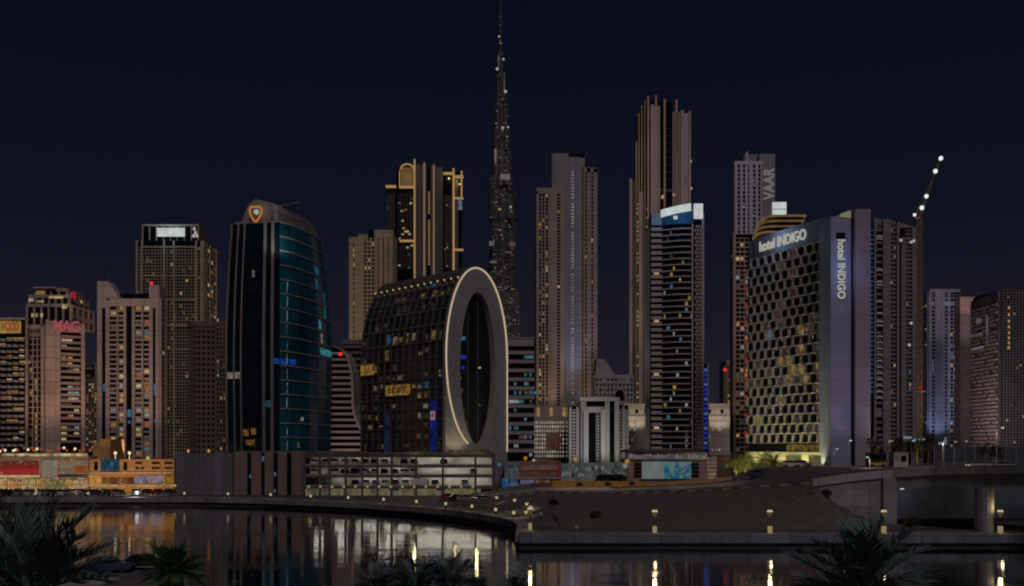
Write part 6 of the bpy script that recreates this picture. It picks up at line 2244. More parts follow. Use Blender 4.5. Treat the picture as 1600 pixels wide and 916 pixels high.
pvm.build("pavement", mat("street_pavement", (0.19, 0.165, 0.155), 0.8, 0, 0.2, 0.4), kind="structure")

# podium with two big screens
Y = 250
po = empty("screen_podium", (X(1050, Y), Y, 6), "rose podium with white lattice frieze and two bright advertising screens", "building")
mb = MB()
mb.box(X(981, Y), X(1112, Y), Y, Y + 16, 5, Z(718, Y))
mb.build("podium_wall", mat("podium_rose_render", (0.30, 0.20, 0.19), 0.8, 0, 0.2, 0.2), po)
mb = MB()
mb.hexa([(X(977, Y), Y - 1.2, Z(707, Y)), (X(1103, Y), Y - 1.2, Z(707, Y)), (X(1103, Y), Y + 14, Z(707, Y)), (X(977, Y), Y + 14, Z(707, Y))],
        [(X(984, Y), Y + 0.5, Z(702, Y)), (X(1098, Y), Y + 0.5, Z(702, Y)), (X(1098, Y), Y + 12, Z(702, Y)), (X(984, Y), Y + 12, Z(702, Y))])
mb.build("roof", mat("podium_dark_roof", (0.05, 0.055, 0.07), 0.6), po)
mb = MB()
mb.box(X(980, Y), X(1104, Y), Y - 0.6, Y + 4, Z(718, Y), Z(707, Y))
mb.build("frieze", mat("frieze_white", (0.46, 0.41, 0.44), 0.7, 0, 0.3, 0.5), po)
for k in range(20):
    mb = MB()
    p = 983 + k * 6
    mb.box(X(p, Y), X(p + R.uniform(2.2, 4.6), Y), Y - 0.75, Y - 0.58, Z(715.5, Y), Z(709 + R.uniform(0, 3), Y))
    mb.build("frieze_light", em("frieze_light_white", (92, 86, 92), 1.0, 0.5, 0.8), po)


def screen_mat(name, cols):
    m = bpy.data.materials.new(name)
    m.use_nodes = True
    n, l = m.node_tree.nodes, m.node_tree.links
    n.clear()
    o = n.new("ShaderNodeOutputMaterial")
    x = n.new("ShaderNodeEmission")
    g_ = n.new("ShaderNodeNewGeometry")
    t_ = n.new("ShaderNodeTexNoise")
    t_.inputs["Scale"].default_value = 0.35
    t_.inputs["Detail"].default_value = 2
    t_.inputs["Distortion"].default_value = 1.5
    r_ = n.new("ShaderNodeValToRGB")
    e_ = r_.color_ramp.elements
    e_[0].position, e_[0].color = 0.35, L3(cols[0])
    e_[1].position, e_[1].color = 0.65, L3(cols[-1])
    for i, c in enumerate(cols[1:-1]):
        k_ = e_.new(0.35 + 0.3 * (i + 1) / (len(cols) - 1))
        k_.color = L3(c)
    l.new(g_.outputs["Position"], t_.inputs["Vector"])
    l.new(t_.outputs[0], r_.inputs[0])
    l.new(r_.outputs[0], x.inputs[0])
    l.new(x.outputs[0], o.inputs[0])
    m.cycles.emission_sampling = "AUTO"
    return m


for p0, p1, mt in ((1003, 1036.5, em("white_screen_light", (96, 104, 104), 1.0, 0.12, 0.4, sample=True)), (1036.7, 1079, screen_mat("teal_screen_light", [(88, 92, 102), (26, 60, 96), (30, 104, 98), (92, 98, 104)]))):
    mb = MB()
    mb.box(X(p0, Y), X(p1, Y), Y - 0.9, Y - 0.02, Z(748, Y), Z(721.5, Y))
    mb.build("screen", mt, po)
for k in range(4):
    for p0, p1 in ((991, 1002), (1080, 1092)):
        mb = MB()
        mb.box(X(p0, Y), X(p1, Y), Y - 0.3, Y - 0.02, Z(727 + k * 6, Y), Z(723.5 + k * 6, Y))
        mb.build("side_louver", GLASS_B, po)
for k in range(6):
    mb = MB()
    mb.box(X(1104.5, Y), X(1119, Y), Y - 0.6, Y + 4, Z(719 + k * 6, Y), Z(714.5 + k * 6, Y))
    mb.build("stair_light", em("peach_stair_light", (96, 76, 66), 1.0, 0.4, 0.8), po)
mb = MB()
mb.box(X(1112, Y), X(1119.5, Y), Y, Y + 12, 5, Z(712, Y))
mb.build("stair_wall", mat("podium_rose_render", ()), po)
for p, y_, rgb in ((979, 721, (140, 96, 40)), (976, 728, (104, 108, 98))):
    mb = MB()
    mb.ball((X(p, Y), Y - 1.4, Z(y_, Y)), 0.6, 8, 5)
    mb.build("corner_lamp", em("corner_lamp_%d" % p, rgb, 1.2), po)
mb = MB()
mb.box(X(1119.6, Y), X(1144, Y), Y + 1, Y + 12, 6, Z(713, Y))
br = mb.build("brown_kiosk_block", mat("kiosk_brown_render", (0.13, 0.075, 0.06), 0.8, 0, 0.2, 0.3, panel=(4.0, 2.0, 0.08, 0.6)), None, label="plain dark brown block between the screen podium and the lit palms", cat="building")
mb = MB()
mb.box(X(1118.8, Y), X(1145, Y), Y + 0.7, Y + 12.4, Z(713, Y), Z(711, Y))
o_ = mb.build("roof_slab", DARK, None)
o_.parent = br

# ------------------------------------------------------------------ bridge
bd = empty("bridge", (66, 150, 3), "concrete road bridge curving off to the right over the promenade", "bridge")
edge = [(47, 160.4, 9.5), (53, 160.0, 10.35), (59, 158.6, 11.0), (63, 154, 11.45), (66.6, 147, 11.85), (70, 138.5, 12.15), (74, 128, 12.4), (80, 112, 12.6), (90, 86, 12.6), (104, 50, 12.6)]
BRM = mat("bridge_concrete", (0.24, 0.24, 0.285), 0.8, 0, 0.2, 0.35, panel=(5.0, 2.9, 0.08, 0.6))
BRL = mat("bridge_parapet_concrete", (0.30, 0.30, 0.345), 0.8, 0, 0.15, 0.35, panel=(4.0, 9.0, 0.08, 0.55))


def bridge_off(pts, d):
    o2 = offset_line([(p[0], p[1]) for p in pts], d)
    return [(o2[i][0], o2[i][1], pts[i][2]) for i in range(len(pts))]


spn = edge[2:]
E0, E1 = bridge_off(spn, 0), bridge_off(spn, 14)
mb = MB()
for i in range(len(spn) - 1):
    th = 2.3
    mb.hexa([(E0[i][0], E0[i][1], E0[i][2] - th), (E0[i + 1][0], E0[i + 1][1], E0[i + 1][2] - th), (E1[i + 1][0], E1[i + 1][1], E1[i + 1][2] - th), (E1[i][0], E1[i][1], E1[i][2] - th)], [E0[i], E0[i + 1], E1[i + 1], E1[i]])
mb.build("deck", BRM, bd)
Ea, Eb = bridge_off(edge, -0.35), bridge_off(edge, 0.25)
mb = MB()
for i in range(0, len(edge) - 1):
    lo, hi = -0.55, 0.65
    mb.hexa([(Ea[i][0], Ea[i][1], Ea[i][2] + lo), (Ea[i + 1][0], Ea[i + 1][1], Ea[i + 1][2] + lo), (Eb[i + 1][0], Eb[i + 1][1], Eb[i + 1][2] + lo), (Eb[i][0], Eb[i][1], Eb[i][2] + lo)],
            [(Ea[i][0], Ea[i][1], Ea[i][2] + hi), (Ea[i + 1][0], Ea[i + 1][1], Ea[i + 1][2] + hi), (Eb[i + 1][0], Eb[i + 1][1], Eb[i + 1][2] + hi), (Eb[i][0], Eb[i][1], Eb[i][2] + hi)])
mb.build("parapet", BRL, bd)
mb = MB()
for i in range(0, 2):
    a, c_ = edge[i], edge[i + 1]
    mb.hexa([(a[0], a[1], 2.5), (c_[0], c_[1], 2.5), (c_[0], c_[1] + 3, 2.5), (a[0], a[1] + 3, 2.5)], [a, c_, (c_[0], c_[1] + 3, c_[2]), (a[0], a[1] + 3, a[2])])
mb.hexa([(57.4, 158.2, 2.5), (59.4, 158.0, 2.5), (59.4, 163, 2.5), (57.4, 163, 2.5)], [(57.4, 158.2, 10.4), (59.4, 158.0, 10.5), (59.4, 163, 10.5), (57.4, 163, 10.4)])
mb.build("wing_wall", BRM, bd)
mb = MB()
pr = [(67.6 + 1.25 * math.cos(2 * PI * k / 14), 146.6 + 1.6 * math.sin(2 * PI * k / 14)) for k in range(14)]
mb.hexa([(x, y, 2.9) for x, y in pr], [(x * 1.0, y, 9.4) for x, y in pr])
mb.build("pier", mat("bridge_pier_concrete", (0.24, 0.235, 0.26), 0.8, 0, 0.2, 0.3), bd)
mb = MB()
pr = [(80 + 1.3 * math.cos(2 * PI * k / 14), 149 + 1.6 * math.sin(2 * PI * k / 14)) for k in range(14)]
mb.hexa([(x, y, 2.9) for x, y in pr], [(x, y, 9.4) for x, y in pr])
mb.build("pier", MATS["bridge_pier_concrete"], bd)
rl = bridge_off(edge, -0.05)
mb = MB()
for i in range(2, len(edge) - 1):
    for h in (0.95, 1.2):
        a, c_ = Vector(rl[i]) + Vector((0, 0, h)), Vector(rl[i + 1]) + Vector((0, 0, h))
        mb.tube(a, c_, 0.04, n=4)
    for k in range(6):
        a = Vector(rl[i]).lerp(Vector(rl[i + 1]), k / 6)
        mb.tube(a + Vector((0, 0, 0.6)), a + Vector((0, 0, 1.2)), 0.035, n=4)
mb.build("railing", mat("bridge_rail_metal", (0.34, 0.34, 0.36), 0.5, 0.3), bd)
mb = MB()
road = [bridge_off(spn, 0.5), bridge_off(spn, 13.5)]
for i in range(len(spn) - 1):
    up = lambda p: (p[0], p[1], p[2] + 0.012)
    mb.poly([up(road[0][i]), up(road[0][i + 1]), up(road[1][i + 1]), up(road[1][i])])
mb.build("road_surface", mat("bridge_asphalt", (0.20, 0.20, 0.20), 0.7), bd)
# added fill lights under the deck, brightening the pier and the wall behind
for (x, y, z, tx, ty, tz, pw2) in ((70.2, 150.5, 8.6, 68.4, 147.0, 5.0, 30), (64, 168, 8.2, 66, 175, 6.0, 45), (84, 166, 8.2, 86, 175, 6.0, 45)):
    mb = MB()
    mb.box(x - 0.3, x + 0.3, y - 0.12, y + 0.12, z + 0.02, z + 0.14)
    mb.build("soffit_fill_light", EM_GLOBE, bd)
    lamp("soffit_fill_lamp", (x, y, z), pw2, (1.0, 0.80, 0.42) if pw2 == 30 else (0.85, 0.9, 1.0), bd, 0.3, spot=130, target=(tx, ty, tz))
# retaining wall behind the bridge opening
rw = empty("retaining_wall", (100, 176, 3), "dark retaining wall behind the bridge pier", "wall")
for k in range(14):
    mb = MB()
    mb.box(58 + k * 8, 58 + k * 8 + 7.96, 175 - 0.04 * (k % 2), 178, 2.5, 10.5)
    mb.build("wall_panel", mat("retaining_wall_concrete", (0.30, 0.30, 0.34), 0.85, 0, 0.25, 0.3), rw)

# ------------------------------------------------------------------ street furniture on the right
ki = empty("service_kiosk", (X(1408, 215), 215, 10.8), "small pale service kiosk with dark window beside the bridge approach", "kiosk")
Y = 215
mb = MB()
mb.box(X(1397, Y), X(1419, Y), Y, Y + 3, rim_z(80) - 0.1, Z(708, Y))
mb.build("cabin", mat("kiosk_pale_panel", (0.42, 0.39, 0.36), 0.7, 0, 0.2, 0.5), ki)
for p0, p1, y0, y1, nm, mt in ((1408, 1416, 712, 721, "window", GLASS), (1399, 1404, 712, 718, "vent_panel", GREY), (1396, 1420, 706.5, 708, "roof", GREY)):
    mb = MB()
    mb.box(X(p0, Y), X(p1, Y), Y - 0.15, Y - 0.01 if nm != "roof" else Y + 3.2, Z(y1, Y), Z(y0, Y))
    mb.build(nm, mt, ki)
hw_ = empty("blue_hoarding", (X(1500, 236), 236, 10.8), "dark blue site fence of flat panels behind the bridge", "fence")
for k in range(9):
    mb = MB()
    p0 = 1459 + k * 16
    mb.box(X(p0, 236), X(p0 + 15.8, 236), 236, 236.3, 10.5, Z(698 + (k % 2) * 0.5, 236))
    mb.build("fence_panel", mat("fence_navy_panel", (0.055, 0.06, 0.09), 0.7, 0, 0.2, 0.4), hw_)
    mb = MB()
    mb.box(X(p0, 236) - 0.07, X(p0, 236) + 0.07, 235.85, 235.99, 10.5, Z(697, 236))
    mb.build("fence_post", GREY, hw_)


def street_light(p, y_top, Y, z0, label, arm=1.2, rgb=(170, 166, 140), power=0, name="street_light"):
    s = empty(name, (X(p, Y), Y, z0), label, "street light")
    mb = MB()
    zt = Z(y_top, Y)
    mb.tube((X(p, Y), Y, z0), (X(p, Y), Y, zt), 0.12, 0.07)
    mb.tube((X(p, Y), Y, zt), (X(p, Y) + arm, Y, zt + 0.25), 0.06)
    mb.build("pole", mat("street_pole_metal", (0.24, 0.235, 0.23), 0.5, 0.3, 0.1, 0.3), s)
    mb = MB()
    mb.ball((X(p, Y) + arm, Y, zt + 0.18), 0.36, 8, 5, sz=0.55)
    mb.build("lantern", em("street_lantern_%d_%d_%d" % rgb, rgb, 1.4), s)
    if power:
        down_lamp("street_light_lamp", (X(p, Y) + arm, Y - 0.4, zt - 0.1), power, (1.0, 0.9, 0.72), s, 0.3)
    return s


street_light(1557, 670, 214, 10.8, "tall street light near the black lattice tower", 1.3, (150, 156, 140), 700)
street_light(1568, 658, 250, 10.8, "street light with amber lantern in front of the black lattice tower", 0.8, (150, 110, 66))
street_light(1303, 703, 236, 7.5, "curved street light in front of the blank blue slab", 0.7, (120, 120, 128), 60)
street_light(1325, 690, 236, 7.5, "street light between the blue and mauve slabs", 0.6, (150, 150, 150), 60)
street_light(1359, 716, 214, 10.6, "short street light at the foot of the mauve slab", -0.5, (140, 140, 130), 200)
street_light(1473, 690, 214, 10.8, "street light post by the navy site fence", 0.5, (104, 104, 104), 600)
for p_, y_p, lb_ in ((1440, 688, "slim street light post left of the amber lit tree"), (1490, 692, "slim street light post in front of the navy site fence"), (1507, 691, "slim street light post right of the fence middle")):
    street_light(p_, y_p, 205, 10.8, lb_, 0.4, (92, 92, 92))
street_light(1424, 690, 230, 10.8, "street light post right of the service kiosk", 0.5, (120, 130, 140))
# white floodlit yard lights behind the fence
for k, (p, y_, w_) in enumerate(((1350 + 67, 684, 13), (1433, 688, 10), (1472, 693, 12), (1392, 690, 8))):
    yl = empty("yard_floodlight", (X(p, 250), 250, 10.8), ("cluster of white yard floodlights left of the crane mast", "white yard floodlight at the foot of the crane mast", "white yard floodlight above the navy site fence", "lime yard floodlight among the trees behind the kiosk")[k], "floodlight")
    mb = MB()
    mb.tube((X(p, 250), 250, 10.6), (X(p, 250), 250, Z(y_, 250)), 0.1)
    mb.build("pole", MATS["street_pole_metal"], yl)
    mb = MB()
    mb.box(X(p - w_ / 2, 250), X(p + w_ / 2, 250), 249.6, 249.9, Z(y_ + 2, 250), Z(y_ - 2.2, 250))
    mb.build("lamp_head", em("yard_flood_light" if k < 3 else "lime_yard_light", (96, 112, 124) if k < 3 else (104, 108, 72), 1.0), yl)
    lamp("yard_lamp", (X(p, 250), 251.5, Z(y_ - 5, 250)), (420, 60, 300, 60)[k], (0.7, 0.85, 1.0) if k < 3 else (0.95, 1.0, 0.6), yl, 0.5, spot=140, target=(X(p, 250), 300, 40))

# dark street trees behind the kiosk
LEAF_D = mat("street_tree_leaf", (0.035, 0.045, 0.022), 0.8, 0, 0.45, 1.2)


def tree_mesh(seed, rx, rz, n, size, m):
    rr2 = random.Random(seed)
    cl = [(rr2.uniform(-0.6, 0.6) * rx, rr2.uniform(-0.6, 0.6) * rx, rr2.uniform(-0.5, 0.6) * rz, rr2.uniform(0.35, 0.6)) for _ in range(9)]
    mb = MB()
    for _ in range(n):
        c = rr2.choice(cl)
        a, ph, q_ = rr2.uniform(0, 2 * PI), rr2.uniform(-1.5, 1.5), rr2.random() ** 0.4 * c[3]
        p = Vector((c[0] + rx * q_ * math.cos(a) * math.cos(ph), c[1] + rx * q_ * math.sin(a) * math.cos(ph), c[2] + rz * q_ * math.sin(ph)))
        d1 = Vector((rr2.uniform(-1, 1), rr2.uniform(-1, 1), rr2.uniform(-1, 1))).normalized() * size
        d2 = Vector((rr2.uniform(-1, 1), rr2.uniform(-1, 1), rr2.uniform(-1, 1))).normalized() * size * 0.55
        mb.poly([p - d1, p + d2, p + d1, p - d2])
    return mb.mesh("crown", m)


TRD = [tree_mesh(k, 2.6, 2.4, 420, 0.36, LEAF_D) for k in range(3)]
TREE_L = ["dark street tree behind the service kiosk", "dark street tree just right of the mauve slab", "dark street tree near the crane mast", "amber lit street tree left of the navy site fence", "dark street tree between kiosk and navy site fence", "dark street tree at the right end of the navy site fence"]
for k, (p, y_) in enumerate(((1404, 698), (1368, 698), (1430, 700), (1450, 694), (1441, 707), (1548, 706))):
    Yt = 244 + 2 * k if k < 5 else 228
    s = empty("street_tree", (X(p, Yt), Yt, 10.7), TREE_L[k], "tree")
    zc = Z(y_, Yt)
    put("crown", TRD[k % 3], s, (X(p, Yt), Yt, zc), (0, 0, k))
    mb = MB()
    mb.tube((X(p, Yt), Yt, 10.6), (X(p, Yt) + 0.2, Yt, zc), 0.22, 0.1)
    for a in range(4):
        mb.tube((X(p, Yt) + 0.1, Yt, zc - 1.2), (X(p, Yt) + 1.3 * math.cos(a * 1.6), Yt + 1.3 * math.sin(a * 1.6), zc + 0.6), 0.08, 0.03, n=4)
    mb.build("trunk", mat("tree_bark", (0.06, 0.045, 0.035), 0.9), s)
lamp("tree_amber_lamp", (X(1452, 244), 247, 12.6), 120, (1.0, 0.6, 0.2), hw_, 0.3)

# ------------------------------------------------------------------ promenade lamps
def promenade_lamp(x, y, label):
    s = empty("promenade_lamp", (x, y, 3.03), label, "lamp", "tall lamps on the near promenade")
    mb = MB()
    mb.tube((x, y, 3.02), (x, y, 5.9), 0.07, 0.06)
    mb.build("post", DARK, s)
    mb = MB()
    mb.ring(x, y, 0.14, 0.42, 5.25, 5.95, 10)
    mb.build("glass_cone", em("lamp_cone_glass", (76, 66, 42), 1.0), s)
    mb = MB()
    mb.ring(x, y, 0.44, 0.34, 5.96, 6.22, 10)
    mb.build("lamp_head", em("lamp_head_light", (158, 146, 116), 1.5), s)
    mb = MB()
    mb.box(x - 0.27, x + 0.27, y - 0.27, y + 0.27, 3.02, 3.95)
    mb.build("lit_base", em("lamp_base_light", (128, 116, 86), 1.1), s)
    lamp("promenade_lamp_light", (x, y - 0.1, 6.45), 70, (1.0, 0.76, 0.36), s, 0.25)
    lamp("promenade_base_light", (x, y - 0.7, 3.7), 10, (1.0, 0.78, 0.40), s, 0.2)


for p, lb in ((1023, "tall promenade lamp in front of the screen podium"), (1203, "tall promenade lamp in front of the honeycomb hotel"), (1381, "tall promenade lamp at the toe of the sandy slope"), (1563, "tall promenade lamp beside the bridge pier")):
    promenade_lamp(X(p, 144.6), 144.6, lb)
promenade_lamp(X(822, 150) + 0.6, 150.5, "tall promenade lamp at the quay corner")

bo = MB()
bo.tube((0, 0, 0), (0, 0, 0.75), 0.1, n=6)
bo_me = bo.mesh("post", DARK)
bh_ = MB()
bh_.ring(0, 0, 0.24, 0.24, 0.7, 1.25, 8)
bh_me = bh_.mesh("lamp_head", em("bollard_head_light", (150, 134, 96), 1.5))
LP = offset_line(left_c, 1.1)
bol = []
for p in (55, 137, 288, 357, 423, 486, 545, 600, 651, 697, 738, 775, 803):
    for a, c_ in zip(LP, LP[1:]):
        pa, pb = 800 + a[0] / a[1] * F, 800 + c_[0] / c_[1] * F
        if pa <= p <= pb:
            k = (p - pa) / (pb - pa)
            bol.append((a[0] + (c_[0] - a[0]) * k, a[1] + (c_[1] - a[1]) * k))
            break
for x, y in bol:
    s = empty("bollard_lamp", (x, y, 3.05), "low bollard lamp on the edge of the curved quay", "lamp", "bollard lamps along the curved quay")
    put("post", bo_me, s, (x, y, 3.05))
    put("lamp_head", bh_me, s, (x, y, 3.05))
    down_lamp("bollard_light", (x, y + 0.5, 4.6), 26, (1.0, 0.80, 0.48), s, 0.2)
# the very bright white work lamp among the parked cars
s = empty("work_lamp", (X(214, 249), 249, 3.03), "brilliant white work lamp on the quay below the ochre podium", "lamp")
mb = MB()
mb.tube((X(214, 249), 249, 3.02), (X(214, 249), 249, 3.7), 0.08)
mb.build("post", DARK, s)
mb = MB()
mb.ball((X(214, 249), 249, 4.1), 0.5, 10, 6)
mb.build("lamp_head", em("work_lamp_white", (176, 186, 180), 2.0), s)
down_lamp("work_lamp_light", (X(214, 249), 247.8, 4.2), 260, (0.9, 1.0, 0.95), s, 0.4)
# small lights on the slope by the quay corner
for k, (p, y_) in enumerate(((823, 788), (829, 793), (822, 801), (804, 782), (776, 778), (901, 824), (845, 803))):
    Yq = (186, 184, 176, 190, 205, 152, 168)[k]
    s = empty("path_light", (X(p, Yq), Yq, 3.0), ("upper path light of three by the quay corner", "middle path light of three by the quay corner", "lowest path light of three by the quay corner", "path light left of the three at the quay corner", "path light by the foot of the ring building", "unlit pale path light low on the sandy slope", "faint path light on the slope near the quay corner")[k], "lamp")
    mb = MB()
    zt = Z(y_, Yq)
    mb.tube((X(p, Yq), Yq, 2.9), (X(p, Yq), Yq, zt), 0.06)
    mb.build("post", DARK, s)
    mb = MB()
    mb.ring(X(p, Yq), Yq, 0.16, 0.36, zt - 0.25, zt + 0.25, 8)
    mb.build("lamp_head", em("path_head_light", (150, 134, 100), 1.3) if k < 5 else em("path_head_dim", (60, 58, 58), 1.0), s)
    if k < 5:
        down_lamp("path_light_lamp", (X(p, Yq), Yq - 0.3, zt + 0.6), 30, (1.0, 0.82, 0.55), s, 0.2)
# railing behind the curved promenade
RLN = offset_line(left_c, 6.0)[8:14]
rg = empty("quay_railing", (RLN[0][0], RLN[0][1], 3), "dark metal railing along the curved end of the quay", "railing")
for a, c_ in zip(RLN, RLN[1:]):
    mb = MB()
    for h in (0.5, 1.1):
        mb.tube((a[0], a[1], 3 + h), (c_[0], c_[1], 3 + h), 0.05, n=4)
    mb.build("rail", DARK, rg)
    for k in range(5):
        q_ = (a[0] + (c_[0] - a[0]) * k / 5, a[1] + (c_[1] - a[1]) * k / 5)
        mb = MB()
        mb.tube((q_[0], q_[1], 3), (q_[0], q_[1], 4.15), 0.06, n=4)
        mb.build("post", DARK, rg)

# ------------------------------------------------------------------ cars
def car_meshes():
    b_ = MB()
    prof_ = [(-2.2, 0.35), (2.2, 0.35), (2.25, 0.75), (1.95, 0.95), (1.1, 1.0), (-1.9, 1.02), (-2.2, 0.9)]
    b_.hexa([(x, 0.86, z) for x, z in prof_], [(x, -0.86, z) for x, z in prof_])
    c_ = MB()
    cab = [(1.05, 1.0), (0.35, 1.46), (-1.2, 1.48), (-1.85, 1.02)]
    c_.hexa([(x, 0.78, z) for x, z in cab], [(x, -0.78, z) for x, z in cab])
    r_ = MB()
    r_.box(-1.15, 0.3, -0.72, 0.72, 1.482, 1.53)
    w_ = MB()
    for x in (-1.35, 1.38):
        for y in (-0.88, 0.72):
            A = [(x + 0.32 * math.cos(2 * PI * k / 10), y, 0.32 + 0.32 * math.sin(2 * PI * k / 10)) for k in range(10)]
            w_.hexa([(p[0], y + 0.17, p[2]) for p in A], A)
    hl, tl = MB(), MB()
    for y in (-0.62, 0.62):
        hl.box(2.2, 2.27, y - 0.2, y + 0.2, 0.62, 0.78)
        tl.box(-2.26, -2.19, y - 0.2, y + 0.2, 0.7, 0.88)
    return b_, c_, r_, w_, hl, tl


cb_, cc_, crf, cwh, chl, ctl = car_meshes()
PAINT = {"white": mat("car_white", (0.5, 0.5, 0.5), 0.3, 0, 0.02, 1, spec=0.6), "black": mat("car_black", (0.015, 0.015, 0.018), 0.25, 0, 0.02, 1, spec=0.6), "silver": mat("car_silver", (0.28, 0.28, 0.30), 0.3, 0.4, 0.02, 1), "blue": mat("car_blue", (0.03, 0.05, 0.13), 0.3, 0, 0.02, 1), "red": mat("car_red", (0.22, 0.02, 0.02), 0.3, 0, 0.02, 1)}
CARM = {k: (cb_.mesh("body", m), crf.mesh("roof", m)) for k, m in PAINT.items()}
CAB = cc_.mesh("cabin_glass", GLASS)
WHE = cwh.mesh("wheels", DARK)
HLO, TLO = chl.mesh("headlights", mat("lamp_lens", (0.4, 0.4, 0.4), 0.2)), ctl.mesh("taillights", mat("tail_lens", (0.2, 0.01, 0.01), 0.3))
HLI, TLI = chl.mesh("headlights", em("headlight_on", (180, 172, 150), 2.0)), ctl.mesh("taillights", em("taillight_on", (150, 30, 26), 1.4))


def car(x, y, z, rot, paint, label, group, on=False, small=False):
    s = empty("parked_car" if not on else "moving_car", (x, y, z), label, "car", group)
    s.rotation_euler = (0, 0, rot)
    for nm, me in (("body", CARM[paint][0]), ("roof", CARM[paint][1]), ("cabin_glass", CAB), ("wheels", WHE), ("headlights", HLI if on else HLO), ("taillights", TLI if on else TLO)):
        if small and nm in ("wheels", "taillights") and not on:
            continue
        o = bpy.data.objects.new(nm, me)
        col.objects.link(o)
        o.parent = s
        if nm in ("wheels", "headlights", "taillights"):
            o["kind"] = "stuff"
    return s


# a row of cars parked nose-in along the left quay, and one behind it
for row, yy in enumerate((256.5, 263.0)):
    k = 0
    xx = X(-20, yy)
    while xx < X(196 if row == 0 else 268, yy):
        pt = R.choices(("white", "black", "silver", "blue", "red"), (6, 4, 3, 1, 1))[0]
        if R.random() < 0.88:
            rw_ = "front" if row == 0 else "back"
            car(xx, yy, 3.02, PI / 2 + R.uniform(-0.05, 0.05) + (PI if R.random() < 0.5 else 0), pt, "%s car in the %s quay parking row below the podiums" % (pt, rw_), "%s cars in the %s quay parking row" % (pt, rw_))
        xx += 2.75
        k += 1
# cars inside the decks
for k in range(3):
    lo = 492 if k else 540
    p = lo
    while p < 762:
        if R.random() < (0.85 if p < 650 else 0.3):
            pt = R.choices(("white", "black", "silver", "red"), (4, 5, 3, 1))[0]
            dn = ("lowest", "middle", "upper")[k]
            car(X(p, Y) if False else X(p, 260), 260.8, decks[k] + 0.01, PI / 2 + (PI if R.random() < 0.5 else 0), pt, "%s car on the %s deck of the lit car park" % (pt, dn), "%s cars on the %s deck" % (pt, dn), small=True)
        p += 15.5
# cars by the quay bend and on the streets
for (p, yy, rot, pt, lb) in ((702, 236, 0.1, "red", "red car parked near the bend of the quay"), (716, 233, 0.3, "black", "black car parked near the bend of the quay"), (728, 230, 0.2, "silver", "silver car parked near the bend of the quay"),
                             (757, 226, 0.4, "black", "black car left of the path light by the ring building"), (793, 222, 0.2, "blue", "dark blue car at the foot of the ring building")):
    car(X(p, yy), yy, 3.02, rot, pt, lb, None)
for (p, yy, rot, pt, lb) in ((1236, 232, 0.0, "white", "white car below the honeycomb hotel sign canopy"), (1253, 233, 0.1, "silver", "silver car in front of the honeycomb hotel plinth"), (1183, 230, 0.2, "blue", "blue car among the lit palms")):
    car(X(p, yy), yy, street_z(X(p, yy), yy), rot, pt, lb, None)
for (p, yy, rot, lb) in ((1530, 200, PI, "white van like car on the bridge approach with headlights on"), (1575, 196, 0.0, "car with red tail lights on the bridge approach at the right edge")):
    car(X(p, yy), yy, 10.92, rot, "white", lb, None, on=True)
for (xx, yy, rot, pt, lb) in ((-38.8, 98.5, 0.1, "blue", "dark blue car on the near shore between two palms"), (-44.5, 98.2, 0.05, "black", "black car left of the dark blue car on the near shore"), (-36.2, 101.2, 0.2, "black", "black car nearest the water on the near shore")):
    car(xx, yy, 3.02, rot, pt, lb, None)
# bus with an amber band beside the mauve slab
s = empty("parked_bus", (X(1371, 226), 226, 10.75), "dark bus with amber lower band parked right of the mauve slab", "bus")
mb = MB()
mb.box(X(1358, 226), X(1385, 226), 226, 228.4, 11.0, 14.0)
mb.build("body", DARK, s)
mb = MB()
mb.box(X(1358, 226), X(1385, 226), 225.94, 225.99, 11.1, 11.8)
mb.build("amber_band", em("bus_amber_band", (88, 58, 24), 1.0), s)
mb = MB()
mb.box(X(1358.5, 226), X(1384, 226), 225.95, 225.99, 12.5, 13.5)
mb.build("window_strip", GLASS, s)
for k in (1362, 1380):
    mb = MB()
    A = [(X(k, 226) + 0.45 * math.cos(2 * PI * q_ / 12), 225.9, 11.1 + 0.45 * math.sin(2 * PI * q_ / 12)) for q_ in range(12)]
    mb.hexa([(p[0], 226.2, p[2]) for p in A], A)
    mb.build("wheel", DARK, s)

# ------------------------------------------------------------------ palms
FR_M = mat("palm_frond_leaf", (0.11, 0.165, 0.16), 0.6, 0, 0.35, 2.0)
FR_G = mat("palm_frond_green", (0.05, 0.115, 0.045), 0.6, 0, 0.35, 2.0)
FR_Y = mat("lit_palm_leaf", (0.12, 0.13, 0.03), 0.6, 0, 0.35, 2.0)
BARK = mat("palm_bark", (0.09, 0.07, 0.05), 0.9, 0, 0.3, 3.0)


def frond(L, droop, nleaf, ll, seed, m, fan=False):
    rr2 = random.Random(seed)
    mb = MB()

    def sp_(t_):
        return Vector((L * t_ * (1 - 0.18 * droop * t_ * t_), 0, -droop * L * 0.5 * t_ ** 2.2))
    N = 8
    for k in range(N):
        mb.tube(sp_(k / N), sp_((k + 1) / N), 0.028 * (1 - 0.8 * k / N), 0.028 * (1 - 0.8 * (k + 1) / N), n=3)
    for k in range(nleaf):
        t_ = 0.16 + 0.84 * (k + rr2.random() * 0.6) / nleaf
        c = sp_(t_)
        d = (sp_(min(1, t_ + 0.02)) - sp_(t_ - 0.02)).normalized()
        for sg in (-1, 1):
            ln = ll * (0.55 + 0.75 * math.sin(PI * min(1, t_ * 0.85 + 0.12))) * rr2.uniform(0.8, 1.15)
            dir_ = (d * rr2.uniform(0.8, 1.2) + Vector((0, sg * rr2.uniform(0.4, 0.75), rr2.uniform(0.05, 0.45)))).normalized()
            tip = c + dir_ * ln + Vector((0, 0, -0.12 * ln))
            wv = d * 0.013
            mid = c + dir_ * ln * 0.5
            mb.poly([c - wv, mid - wv * 1.1, tip, mid + wv * 1.1, c + wv])
    return mb.mesh("frond", m)


